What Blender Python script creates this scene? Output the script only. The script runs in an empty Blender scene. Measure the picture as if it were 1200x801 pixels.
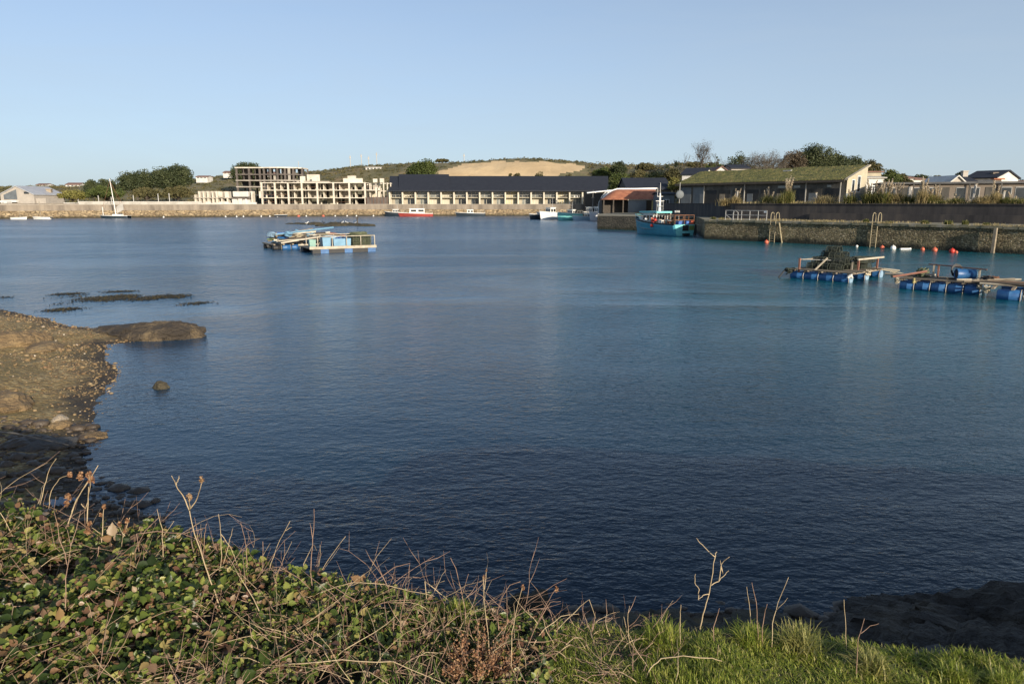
import bpy, math, random
import numpy as np
from mathutils import Matrix, Vector, noise as mn
R = math.radians
rng = np.random.default_rng(7)
random.seed(7)
sc = bpy.context.scene
col = sc.collection

# ------------------------------------------------------------------ camera model (photo 1200 x 801)
CH = 5.0
FPX = 800.0
HZ = 237.0
PIT = math.atan((400.5 - HZ) / FPX)
cp, sp = math.cos(PIT), math.sin(PIT)
def ray(px, py):
    a, b = (px - 600) / FPX, (400.5 - py) / FPX
    return Vector((a, cp + b * sp, -sp + b * cp))
def W(px, py, z=0.0):
    d = ray(px, py); t = (z - CH) / d.z
    return Vector((d.x * t, d.y * t, z))
def P(px, py, Y):
    d = ray(px, py); t = Y / d.y
    return Vector((d.x * t, Y, CH + d.z * t))
def XA(px, Y, z=4.0):
    return (px - 600) / FPX * (Y * cp - (z - CH) * sp)
def topx(x, y, z):
    dz = z - CH
    dep = y * cp - dz * sp
    up = y * sp + dz * cp
    return 600 + FPX * x / dep, 400.5 - FPX * up / dep

# ------------------------------------------------------------------ materials
def nodes(name):
    m = bpy.data.materials.new(name); m.use_nodes = True
    nt = m.node_tree
    return m, nt, nt.nodes['Principled BSDF']
def ramp(nt, fac, stops, interp='LINEAR'):
    r = nt.nodes.new('ShaderNodeValToRGB'); r.color_ramp.interpolation = interp
    e = r.color_ramp.elements
    while len(e) < len(stops): e.new(0.5)
    for i, (p, c) in enumerate(stops):
        e[i].position = p; e[i].color = (*c, 1) if len(c) == 3 else c
    nt.links.new(fac, r.inputs[0]); return r.outputs[0]
def pos(nt, scale=(1, 1, 1), rot=(0, 0, 0)):
    g = nt.nodes.new('ShaderNodeNewGeometry'); mp = nt.nodes.new('ShaderNodeMapping')
    mp.inputs['Scale'].default_value = scale; mp.inputs['Rotation'].default_value = rot
    nt.links.new(g.outputs['Position'], mp.inputs[0]); return mp.outputs[0]
def noi(nt, vec, scale, detail=4, rough=0.55, dist=0.0):
    n = nt.nodes.new('ShaderNodeTexNoise'); n.inputs['Scale'].default_value = scale
    n.inputs['Detail'].default_value = detail; n.inputs['Roughness'].default_value = rough
    n.inputs['Distortion'].default_value = dist
    nt.links.new(vec, n.inputs['Vector']); return n.outputs['Fac']
def math_(nt, op, a, b=None, c=None):
    n = nt.nodes.new('ShaderNodeMath'); n.operation = op
    for i, v in enumerate((a, b, c)):
        if v is None: continue
        if isinstance(v, (int, float)): n.inputs[i].default_value = v
        else: nt.links.new(v, n.inputs[i])
    return n.outputs[0]
def mixc(nt, fac, a, b, mode='MIX'):
    n = nt.nodes.new('ShaderNodeMix'); n.data_type = 'RGBA'; n.blend_type = mode
    for s, v in ((n.inputs[0], fac), (n.inputs[6], a), (n.inputs[7], b)):
        if isinstance(v, (int, float)): s.default_value = v
        elif isinstance(v, tuple): s.default_value = (*v, 1)
        else: nt.links.new(v, s)
    return n.outputs[2]
def bump(nt, bs, h, dist=1.0, strength=1.0):
    b = nt.nodes.new('ShaderNodeBump'); b.inputs['Distance'].default_value = dist
    b.inputs['Strength'].default_value = strength
    nt.links.new(h, b.inputs['Height']); nt.links.new(b.outputs[0], bs.inputs['Normal'])
MAT = {}
def M(name, c1, c2=None, scale=1.0, rough=0.8, bmp=0.0, bscale=None, stretch=(1, 1, 1), metal=0.0, spec=0.5, c3=None, detail=5):
    if name in MAT: return MAT[name]
    m, nt, bs = nodes(name)
    c2 = c2 or tuple(v * 0.75 for v in c1)
    v = pos(nt, stretch)
    n = noi(nt, v, scale, detail, 0.62)
    st = [(0.33, c2), (0.62, c1)]
    if c3: st = [(0.3, c2), (0.5, c1), (0.68, c3)]
    nt.links.new(ramp(nt, n, st), bs.inputs['Base Color'])
    bs.inputs['Roughness'].default_value = rough; bs.inputs['Metallic'].default_value = metal
    bs.inputs['Specular IOR Level'].default_value = spec
    if bmp: bump(nt, bs, noi(nt, v, bscale or scale * 4, 5, 0.6), bmp)
    MAT[name] = m; return m
def leafmat(name, stops, transl=0.25, rough=0.5, nscale=None):
    if name in MAT: return MAT[name]
    m, nt, bs = nodes(name)
    g = nt.nodes.new('ShaderNodeNewGeometry')
    f = g.outputs['Random Per Island']
    if nscale:
        n = noi(nt, pos(nt), nscale, 3, 0.6)
        f = math_(nt, 'ADD', math_(nt, 'MULTIPLY', f, 0.55), math_(nt, 'MULTIPLY_ADD', n, 1.3, -0.42))
    c = ramp(nt, f, stops)
    nt.links.new(c, bs.inputs['Base Color'])
    bs.inputs['Roughness'].default_value = rough
    bs.inputs['Specular IOR Level'].default_value = 0.3
    tr = nt.nodes.new('ShaderNodeBsdfTranslucent'); nt.links.new(c, tr.inputs[0])
    mx = nt.nodes.new('ShaderNodeMixShader'); mx.inputs[0].default_value = transl
    nt.links.new(bs.outputs[0], mx.inputs[1]); nt.links.new(tr.outputs[0], mx.inputs[2])
    nt.links.new(mx.outputs[0], nt.nodes['Material Output'].inputs[0])
    MAT[name] = m; return m
def stonemat(name, cols, scale, rough=0.85, bmp=0.05, mortar=(0.04, 0.038, 0.03), stretch=(1, 1, 1.7), streak=None):
    m, nt, bs = nodes(name)
    v = pos(nt, stretch)
    w = nt.nodes.new('ShaderNodeVectorMath'); w.operation = 'ADD'
    n1 = nt.nodes.new('ShaderNodeTexNoise'); n1.inputs['Scale'].default_value = scale * 1.3; nt.links.new(v, n1.inputs['Vector'])
    sc_ = nt.nodes.new('ShaderNodeVectorMath'); sc_.operation = 'SCALE'; sc_.inputs[3].default_value = 0.35 / scale
    nt.links.new(n1.outputs['Color'], sc_.inputs[0]); nt.links.new(v, w.inputs[0]); nt.links.new(sc_.outputs[0], w.inputs[1])
    vo = nt.nodes.new('ShaderNodeTexVoronoi'); vo.inputs['Scale'].default_value = scale; nt.links.new(w.outputs[0], vo.inputs['Vector'])
    ve = nt.nodes.new('ShaderNodeTexVoronoi'); ve.feature = 'DISTANCE_TO_EDGE'; ve.inputs['Scale'].default_value = scale
    nt.links.new(w.outputs[0], ve.inputs['Vector'])
    sp_ = nt.nodes.new('ShaderNodeSeparateColor'); nt.links.new(vo.outputs['Color'], sp_.inputs[0])
    k = len(cols)
    c = ramp(nt, sp_.outputs[0], [(i / (k - 1), cc) for i, cc in enumerate(cols)])
    c = mixc(nt, ramp(nt, ve.outputs['Distance'], [(0.02, (1, 1, 1)), (0.10, (0, 0, 0))]), c, mortar)
    big = noi(nt, pos(nt), 0.35, 5, 0.65)
    c = mixc(nt, math_(nt, 'MULTIPLY', ramp(nt, big, [(0.42, (0, 0, 0)), (0.62, (1, 1, 1))]), 0.55), c, tuple(x * 0.45 for x in cols[0]))
    if streak:   # weed and algae band just above the water line
        sx = nt.nodes.new('ShaderNodeSeparateXYZ'); nt.links.new(pos(nt), sx.inputs[0])
        z = math_(nt, 'ADD', sx.outputs[2], math_(nt, 'MULTIPLY_ADD', noi(nt, pos(nt, (1, 1, 0.3)), 1.2, 4), 1.4, -0.7))
        c = mixc(nt, ramp(nt, z, [(0.25, (1, 1, 1)), (0.75, (0, 0, 0))]), c, streak)
    nt.links.new(c, bs.inputs['Base Color']); bs.inputs['Roughness'].default_value = rough
    h = math_(nt, 'MINIMUM', ve.outputs['Distance'], 0.2)
    bump(nt, bs, math_(nt, 'ADD', h, math_(nt, 'MULTIPLY', sp_.outputs[1], 0.25)), bmp * 4)
    MAT[name] = m; return m

# ------------------------------------------------------------------ objects
XF = {}
def tag(o, label=None, cat=None, group=None, kind=None):
    if label: o['label'] = label
    if cat: o['category'] = cat
    if group: o['group'] = group
    if kind: o['kind'] = kind
    return o
def thing(name, label, cat, loc=(0, 0, 0), rz=0.0, group=None):
    o = bpy.data.objects.new(name, None); col.objects.link(o); o.empty_display_size = 0.2
    o.location = loc; o.rotation_euler = (0, 0, rz)
    XF[o] = Matrix.Translation(Vector(loc)) @ Matrix.Rotation(rz, 4, 'Z')
    return tag(o, label, cat, group)
def link(name, me, mat, parent=None, smooth=False):
    if mat: me.materials.append(mat)
    if smooth: me.polygons.foreach_set('use_smooth', [True] * len(me.polygons))
    o = bpy.data.objects.new(name, me); col.objects.link(o)
    if parent is not None:
        o.parent = parent; XF[o] = XF[parent]
    else: XF[o] = Matrix.Identity(4)
    return o
def npmesh(name, V, F):
    """V (n,3), F (m,k) all of one size"""
    me = bpy.data.meshes.new(name); V = np.asarray(V, dtype=np.float32); F = np.asarray(F, dtype=np.int32)
    k = F.shape[1]
    me.vertices.add(len(V)); me.vertices.foreach_set('co', V.ravel())
    me.loops.add(F.size); me.loops.foreach_set('vertex_index', F.ravel())
    me.polygons.add(len(F)); me.polygons.foreach_set('loop_start', np.arange(0, F.size, k, dtype=np.int32))
    me.polygons.foreach_set('loop_total', np.full(len(F), k, dtype=np.int32))
    me.update(calc_edges=True); me.validate(); return me
class MB:
    def __init__(s, T=None): s.v = []; s.f = []; s.T = T
    def add(s, vs, fs):
        n = len(s.v)
        if s.T is not None: vs = [s.T @ Vector(v) for v in vs]
        s.v.extend([tuple(v) for v in vs]); s.f.extend([tuple(i + n for i in f) for f in fs]); return s
    def box(s, x0, y0, z0, x1, y1, z1):
        return s.add([(x0, y0, z0), (x1, y0, z0), (x1, y1, z0), (x0, y1, z0), (x0, y0, z1), (x1, y0, z1), (x1, y1, z1), (x0, y1, z1)],
                     [(0, 3, 2, 1), (4, 5, 6, 7), (0, 1, 5, 4), (1, 2, 6, 5), (2, 3, 7, 6), (3, 0, 4, 7)])
    def cbox(s, c, size, rz=0, ry=0, rx=0):
        a, b, d = (q / 2 for q in size)
        m = Matrix.Translation(Vector(c)) @ Matrix.Rotation(rz, 4, 'Z') @ Matrix.Rotation(ry, 4, 'Y') @ Matrix.Rotation(rx, 4, 'X')
        vs = [m @ Vector(p) for p in [(-a, -b, -d), (a, -b, -d), (a, b, -d), (-a, b, -d), (-a, -b, d), (a, -b, d), (a, b, d), (-a, b, d)]]
        return s.add(vs, [(0, 3, 2, 1), (4, 5, 6, 7), (0, 1, 5, 4), (1, 2, 6, 5), (2, 3, 7, 6), (3, 0, 4, 7)])
    def tube(s, pts, r, n=6, cap=True):
        pts = [Vector(p) for p in pts]; rr = r if isinstance(r, (list, tuple)) else [r] * len(pts)
        vs = []; fs = []
        d0 = (pts[1] - pts[0]).normalized(); up = Vector((0, 0, 1)) if abs(d0.z) < 0.9 else Vector((1, 0, 0))
        a = d0.cross(up).normalized()
        for i, p in enumerate(pts):
            d = (pts[min(i + 1, len(pts) - 1)] - pts[max(i - 1, 0)]).normalized()
            a = (a - d * a.dot(d)).normalized() if (a - d * a.dot(d)).length > 1e-6 else d.orthogonal().normalized()
            b = d.cross(a)
            for k in range(n):
                t = 2 * math.pi * k / n
                vs.append(p + (a * math.cos(t) + b * math.sin(t)) * rr[i])
        for i in range(len(pts) - 1):
            for k in range(n):
                k2 = (k + 1) % n
                fs.append((i * n + k, i * n + k2, (i + 1) * n + k2, (i + 1) * n + k))
        if cap: fs.append(tuple(range(n - 1, -1, -1))); fs.append(tuple((len(pts) - 1) * n + k for k in range(n)))
        return s.add(vs, fs)
    def prism(s, poly, z0, z1):
        n = len(poly)
        vs = [(p[0], p[1], z0) for p in poly] + [(p[0], p[1], z1) for p in poly]
        fs = [tuple(range(n - 1, -1, -1)), tuple(range(n, 2 * n))] + [(i, (i + 1) % n, n + (i + 1) % n, n + i) for i in range(n)]
        return s.add(vs, fs)
    def xprism(s, prof, x0, x1):   # profile in (y, z), extruded along x
        n = len(prof)
        vs = [(x0, p[0], p[1]) for p in prof] + [(x1, p[0], p[1]) for p in prof]
        fs = [tuple(range(n)), tuple(range(2 * n - 1, n - 1, -1))] + [(i, n + i, n + (i + 1) % n, (i + 1) % n) for i in range(n)]
        return s.add(vs, fs)
    def ball(s, c, r, n=10, m=7, sq=(1, 1, 1)):
        vs = [(c[0], c[1], c[2] + r * sq[2])]
        for i in range(1, m):
            for k in range(n):
                t, p = math.pi * i / m, 2 * math.pi * k / n
                vs.append((c[0] + r * sq[0] * math.sin(t) * math.cos(p), c[1] + r * sq[1] * math.sin(t) * math.sin(p), c[2] + r * sq[2] * math.cos(t)))
        vs.append((c[0], c[1], c[2] - r * sq[2])); L = len(vs) - 1
        fs = [(0, 1 + k, 1 + (k + 1) % n) for k in range(n)]
        for i in range(m - 2):
            for k in range(n):
                fs.append((1 + i * n + k, 1 + (i + 1) * n + k, 1 + (i + 1) * n + (k + 1) % n, 1 + i * n + (k + 1) % n))
        fs += [(L, 1 + (m - 2) * n + (k + 1) % n, 1 + (m - 2) * n + k) for k in range(n)]
        return s.add(vs, fs)
    def build(s, name, mat, parent=None, smooth=False):
        me = bpy.data.meshes.new(name)
        vs = s.v
        if parent is not None and XF[parent] != Matrix.Identity(4):
            inv = XF[parent].inverted(); vs = [tuple(inv @ Vector(v)) for v in vs]
        me.from_pydata(vs, [], s.f); me.update()
        return link(name, me, mat, parent, smooth)
def copy_tree(o, parent=None):
    c = o.copy(); col.objects.link(c)
    if parent is not None: c.parent = parent
    for ch in list(o.children): copy_tree(ch, c)
    return c
def local(parent, V):
    V = np.asarray(V, dtype=float)
    if parent is None or XF[parent] == Matrix.Identity(4): return V
    m = np.array(XF[parent].inverted()); return V @ m[:3, :3].T + m[:3, 3]

# ------------------------------------------------------------------ near shore and foreground bank
SH = [(-700, 352), (-150, 357), (0, 361), (40, 370), (78, 381), (118, 386), (150, 385), (165, 392), (150, 401), (124, 403), (120, 415), (133, 430), (130, 448), (124, 462), (112, 476), (104, 490),
      (108, 512), (106, 535), (112, 560), (128, 584), (152, 600), (190, 618), (235, 640), (300, 672), (420, 703), (520, 713), (570, 716), (620, 717), (700, 721),
      (800, 725), (900, 724), (960, 722), (1000, 727), (1060, 735), (1110, 726), (1160, 716), (1200, 706), (1300, 690), (1500, 672)]
SHXY = np.array([[W(a, b).x, W(a, b).y] for a, b in SH])
SHXY = np.vstack([[-60, SHXY[0][1] + 3], SHXY, [40, 3], [40, -40], [-60, -40]])
def segdist(x, y):
    best = np.full(x.shape, 1e9)
    for i in range(len(SHXY) - 3):
        a, b = SHXY[i], SHXY[i + 1]; d = b - a; L = (d ** 2).sum()
        t = np.clip(((x - a[0]) * d[0] + (y - a[1]) * d[1]) / L, 0, 1)
        best = np.minimum(best, np.hypot(x - a[0] - t * d[0], y - a[1] - t * d[1]))
    return best
def inside(x, y):
    c = np.zeros(x.shape, bool); n = len(SHXY)
    for i in range(n):
        a, b = SHXY[i], SHXY[(i + 1) % n]
        with np.errstate(divide='ignore', invalid='ignore'):
            k = ((a[1] > y) != (b[1] > y)) & (x < (b[0] - a[0]) * (y - a[1]) / (b[1] - a[1]) + a[0])
        c ^= k
    return c
_nz = {}
def fnoise(x, y, s, seed=0, oct=4):
    """smooth value noise, numpy"""
    tot = np.zeros(np.shape(x)); amp = 1.0; fr = s; wsum = 0
    for o in range(oct):
        key = (seed, o)
        if key not in _nz: _nz[key] = np.random.default_rng(seed * 31 + o + 5).random((256, 256))
        T = _nz[key]
        u, v = x * fr + 17.3 * o, y * fr + 9.1 * o
        iu, iv = np.floor(u).astype(int), np.floor(v).astype(int); fu, fv = u - iu, v - iv
        fu = fu * fu * (3 - 2 * fu); fv = fv * fv * (3 - 2 * fv)
        g = lambda a, b: T[a & 255, b & 255]
        tot = tot + amp * ((g(iu, iv) * (1 - fu) + g(iu + 1, iv) * fu) * (1 - fv) + (g(iu, iv + 1) * (1 - fu) + g(iu + 1, iv + 1) * fu) * fv)
        wsum += amp; amp *= 0.5; fr *= 2.03
    return tot / wsum - 0.5
def sst(a, b, x):
    t = np.clip((x - a) / (b - a), 0, 1); return t * t * (3 - 2 * t)
EDX = [-15, -6, -3.2, -2.2, -1.2, -0.3, 0.3, 1.0, 1.7, 2.2, 2.7, 3.6, 6, 15]
EDY = [5.5, 4.2, 3.62, 3.5, 3.35, 3.25, 3.18, 3.14, 3.08, 2.95, 2.82, 3.3, 4.0, 4.0]  # right end, out of view, extended forward to shade the bluff
def yE(x): return np.interp(x, EDX, EDY)
def soil(x): return np.interp(x, [-15, -3, -1, 0.4, 1.5, 2.9, 4.2, 6, 15], [3.4, 2.95, 2.87, 2.85, 2.84, 2.80, 3.15, 3.2, 2.6])  # unseen rise at the right added to keep the bluff in shade
def near_h(x, y):
    x = np.asarray(x, float); y = np.asarray(y, float)
    s = segdist(x, y) * np.where(inside(x, y), 1, -1)
    s = s + 0.5 * fnoise(x, y, 0.7, 1)
    rug = sst(-1, 2, s)
    beach = np.where(s > 0, 0.085 * s + 0.004 * s * s * sst(0, 10, s), 0.16 * s)
    beach = np.maximum(np.minimum(beach, 2.6), -2.5)
    beach = beach + (0.12 * fnoise(x, y, 0.35, 2) + 0.10 * fnoise(x, y, 1.3, 3) + 0.05 * fnoise(x, y, 5, 4)) * (0.35 + 0.65 * rug)
    e = yE(x) + 0.10 * fnoise(x, y, 2.2, 5)
    d = y - e
    top = soil(x) + 0.10 * fnoise(x, y, 1.2, 6) + 0.05 * fnoise(x, y, 5, 7)
    slope = np.where(d > 0, 1.25 * d + 0.25 * np.minimum(d, 0.4), 0)
    bank = top - slope + np.where(d > 0, 0.35 * fnoise(x, y, 1.1, 8), 0)
    return np.maximum(beach, bank), s, d
def hq(x, y): return float(near_h(np.array([x]), np.array([y]))[0][0])

def build_near():
    xs = np.concatenate([np.arange(-60, -34, 1.0), np.arange(-34, -7, 0.14), np.arange(-7, 7, 0.07), np.arange(7, 14, 0.2), np.arange(14, 41, 1.0)])
    ys = np.concatenate([np.arange(-40, -2, 2.0), np.arange(-2, 1.5, 0.25), np.arange(1.5, 9, 0.07), np.arange(9, 24, 0.11), np.arange(24, 40, 0.25)])
    X, Y = np.meshgrid(xs, ys); H, S, D = near_h(X, Y)
    nx, ny = len(xs), len(ys)
    idx = np.arange(nx * ny).reshape(ny, nx)
    F = np.stack([idx[:-1, :-1], idx[:-1, 1:], idx[1:, 1:], idx[1:, :-1]], -1).reshape(-1, 4)
    V = np.stack([X, Y, H], -1).reshape(-1, 3)
    c = V[F].mean(1); Sf = S.ravel()[F].mean(1); Df = D.ravel()[F].mean(1)
    keep = (Sf > -14)
    bankf = (Df < 0.05)
    _, _, _ = 0, 0, 0
    steep = (Df >= 0.05) & ((c[:, 1] - yE(c[:, 0]) < 2.9 + 0.4 * fnoise(c[:, 0], c[:, 1], 1.2, 9)))
    def sub(name, mask, mat):
        f = F[mask & keep]; u, inv = np.unique(f, return_inverse=True)
        me = npmesh(name, V[u], inv.reshape(-1, 4))
        return tag(link(name, me, mat, None, True), kind='structure')
    sub('ground', bankf, MAT['soil'])
    sub('cliff', steep & ~bankf, MAT['darkrock'])
    sub('beach', ~bankf & ~steep, MAT['beach'])

M('soil', (0.055, 0.05, 0.025), (0.03, 0.025, 0.014), 3, 0.95, 0.02, 20)
M('darkrock', (0.085, 0.065, 0.04), (0.04, 0.032, 0.022), 1.6, 0.8, 0.12, 5, c3=(0.14, 0.105, 0.065))
def beachmat():
    m, nt, bs = nodes('beach')
    v = pos(nt)
    vo = nt.nodes.new('ShaderNodeTexVoronoi'); vo.inputs['Scale'].default_value = 11; nt.links.new(v, vo.inputs['Vector'])
    s = nt.nodes.new('ShaderNodeSeparateColor'); nt.links.new(vo.outputs['Color'], s.inputs[0])
    c = ramp(nt, s.outputs[0], [(0.0, (0.16, 0.105, 0.040)), (0.35, (0.26, 0.175, 0.068)), (0.7, (0.34, 0.24, 0.10)), (0.97, (0.43, 0.33, 0.16))])
    big = noi(nt, v, 0.42, 6, 0.7, 0.4)
    c = mixc(nt, ramp(nt, big, [(0.40, (0, 0, 0)), (0.62, (0.85, 0.85, 0.85))]), c, (0.16, 0.12, 0.040))
    sx = nt.nodes.new('ShaderNodeSeparateXYZ'); nt.links.new(v, sx.inputs[0])
    z = math_(nt, 'ADD', sx.outputs[2], math_(nt, 'MULTIPLY_ADD', noi(nt, v, 1.5, 5), 0.16, -0.08))
    wet = ramp(nt, z, [(0.02, (1, 1, 1)), (0.10, (0, 0, 0))])
    c = mixc(nt, wet, c, (0.035, 0.025, 0.014))
    nt.links.new(c, bs.inputs['Base Color'])
    bs.inputs['Roughness'].default_value = 0.85
    bump(nt, bs, math_(nt, 'ADD', math_(nt, 'MULTIPLY', vo.outputs['Distance'], -0.05), math_(nt, 'MULTIPLY', noi(nt, v, 4, 6, 0.7), 0.10)), 1.0)
    MAT['beach'] = m
beachmat()
build_near()

# ------------------------------------------------------------------ water
def water():
    m, nt, bs = nodes('harbour_water')
    big = noi(nt, pos(nt, (1, 0.55, 1)), 0.045, 4, 0.55, 0.6)
    mid = noi(nt, pos(nt, (1, 0.6, 1)), 0.30, 5, 0.6, 0.8)
    sx = nt.nodes.new('ShaderNodeSeparateXYZ'); nt.links.new(pos(nt), sx.inputs[0])
    teal = ramp(nt, math_(nt, 'ADD', math_(nt, 'DIVIDE', sx.outputs[0], math_(nt, 'ADD', sx.outputs[1], 14)), math_(nt, 'MULTIPLY', big, .5)), [(0.22, (0.003, 0.060, 0.130)), (0.58, (0.004, 0.088, 0.115))])
    c = mixc(nt, math_(nt, 'MULTIPLY', ramp(nt, mid, [(0.48, (0, 0, 0)), (0.72, (1, 1, 1))]), 0.30), teal, (0.008, 0.016, 0.022))
    nt.links.new(c, bs.inputs['Base Color'])
    open_ = nt.nodes.new('ShaderNodeMapRange'); open_.interpolation_type = 'SMOOTHSTEP'; nt.links.new(sx.outputs[1], open_.inputs[0])
    for q_, v_ in ((1, 8), (2, 70), (3, 0), (4, 1)): open_.inputs[q_].default_value = v_   # sheltered under the bank, windier out in the harbour
    op = open_.outputs[0]
    # dark weedy bottom near the bank, plus painted shade blending its shadow edge
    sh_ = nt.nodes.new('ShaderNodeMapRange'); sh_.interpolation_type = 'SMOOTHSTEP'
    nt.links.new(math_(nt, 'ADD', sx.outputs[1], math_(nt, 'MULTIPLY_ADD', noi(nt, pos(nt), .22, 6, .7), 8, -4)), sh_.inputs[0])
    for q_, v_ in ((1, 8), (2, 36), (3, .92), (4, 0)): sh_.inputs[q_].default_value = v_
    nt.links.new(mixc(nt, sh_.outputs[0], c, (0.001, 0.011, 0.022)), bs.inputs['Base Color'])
    nt.links.new(math_(nt, 'MULTIPLY_ADD', op, .17, .05), bs.inputs['Roughness']); bs.inputs['IOR'].default_value = 1.333
    # wind ripples: three sizes, crests running across the wind
    a = R(-28)
    def rip(scale, st, rot, det, dist):
        return noi(nt, pos(nt, st, (0, 0, rot)), scale, det, 0.55, dist)
    h1 = math_(nt, 'MULTIPLY', rip(1.0, (2.2, 4.6, 1), R(-30), 3, 0.9), 0.040)
    h2 = math_(nt, 'MULTIPLY', rip(1.0, (5.0, 11.0, 1), R(-34), 3, 0.5), 0.032)
    h3 = math_(nt, 'MULTIPLY', rip(1.0, (0.35, 0.9, 1), R(-15), 3, 0.4), 0.06)
    h4 = math_(nt, 'MULTIPLY', rip(1.0, (3.0, 3.4, 1), R(20), 4, 0.2), 0.050)
    h = math_(nt, 'ADD', math_(nt, 'ADD', h1, h2), math_(nt, 'ADD', h3, h4))
    h5 = math_(nt, 'MULTIPLY', rip(1.0, (1.8, 1.0, 1), R(12), 4, 0.5), math_(nt, 'MULTIPLY_ADD', noi(nt, pos(nt, (1, .45, 1), (0, 0, R(-20))), .16, 4, .6, .6), .80, -.08))
    h = math_(nt, 'MULTIPLY', math_(nt, 'ADD', h, math_(nt, 'MULTIPLY', h5, op)), math_(nt, 'MULTIPLY_ADD', op, .50, .52))
    calm = ramp(nt, noi(nt, pos(nt, (0.35, 1.0, 1), (0, 0, R(8))), 0.07, 4, 0.6, 0.7), [(0.40, (0.40, 0.40, 0.40)), (0.56, (1, 1, 1))])
    h = math_(nt, 'MULTIPLY', h, calm)
    bump(nt, bs, h, 1.0, 1.0)
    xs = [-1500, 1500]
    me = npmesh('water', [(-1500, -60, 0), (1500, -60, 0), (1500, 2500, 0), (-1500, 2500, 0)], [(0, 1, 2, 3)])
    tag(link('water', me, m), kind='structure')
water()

# ------------------------------------------------------------------ far land (polar sheet round the harbour)
PAR = [(30.5, 141), (33.6, 104.9), (33.6 + .635 * 125, 104.9 - .773 * 125)]
def par_r(px):
    a = (px - 600) / FPX * cp; best = 40
    for (x0, y0), (x1, y1) in zip(PAR, PAR[1:]):
        x0 += .5; x1 += .5; den = (x1 - x0) - a * (y1 - y0)
        t = (a * y0 - x0) / den
        if -.004 <= t <= 1.05: best = math.hypot(x0 + (x1 - x0) * t, y0 + (y1 - y0) * t)
    return best + .25
R0P = [(-3000, 190), (-600, 235), (-200, 266), (0, 272), (200, 268), (450, 268), (640, 268), (700, 268), (716, 240), (724, 210), (745, 168), (773, 150)] + [(p_, par_r(p_)) for p_ in list(range(782, 860, 8)) + list(range(860, 1400, 15)) + [1500, 1700, 2000, 2500, 3000]] + [(9000, 50)]
SKY = [(-3000, 214), (-300, 214), (0, 219), (60, 218), (120, 218), (200, 214), (240, 209), (280, 206), (340, 204), (385, 199), (410, 195.5), (440, 193), (480, 191.5), (510, 190.5), (545, 189),
       (590, 186.5), (625, 186.5), (660, 189), (700, 193), (740, 195), (780, 192), (830, 193), (880, 196), (960, 198), (1030, 206), (1100, 212), (1200, 215), (1500, 215), (9000, 215)]
GND = [(-3000, 3.9), (0, 3.9), (200, 4.0), (690, 4.2), (705, 3.4), (725, 2.7), (773, 2.7), (783, 4.6), (1200, 4.5), (9000, 4.5)]
RSP = [(-3000, 290), (0, 305), (220, 300), (300, 320), (455, 300), (520, 296), (690, 296), (730, 250), (790, 190), (860, 178), (1000, 150), (1200, 170), (9000, 170)]
RCP = [(-3000, 520), (0, 520), (200, 480), (300, 430), (450, 400), (520, 372), (690, 380), (790, 300), (900, 260), (1050, 300), (1200, 360), (9000, 400)]
def ip(tab, px): a = np.array(tab, float); return np.interp(px, a[:, 0], a[:, 1])
def land_h(x, y):
    x = np.asarray(x, float); y = np.asarray(y, float)
    r = np.hypot(x, y); px = 600 + FPX * np.where(y > 0.01 * r, x / np.maximum(y, 1e-3) / cp, np.sign(x) * 10)
    px = np.clip(px, -2900, 8900)
    g = ip(GND, px); rs = ip(RSP, px); rc = ip(RCP, px)
    yy = rc * np.cos(np.arctan2(x, np.maximum(y, 1e-3)))
    b = (400.5 - ip(SKY, px)) / FPX
    zc = CH + (-sp + b * cp) * yy / (cp + b * sp)
    t = np.clip((r - rs) / (rc - rs), 0, 1)
    t2 = t ** 0.85 * (1 - (1 - t) ** 3 * 0.2)
    rise = sst(0, 1, t) * 0.5 + t2 * 0.5
    h = g + (zc - g) * rise - np.clip(r - rc, 0, 2000) * 0.004
    amp = sst(0, 0.4, t)
    return h + amp * (2.2 * fnoise(x, y, 0.03, 20) + 1.0 * fnoise(x, y, 0.12, 21)), t, px
def dune_top(px): return np.interp(px, [495, 510, 530, 545, 560, 580, 620, 650, 680, 690, 700], [212, 202, 196, 192.5, 190.5, 189, 188.5, 190.5, 193, 195.5, 212])
def dune_bot(px): return np.interp(px, [500, 640, 655, 685, 700], [230, 230, 205, 197, 190])
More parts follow.
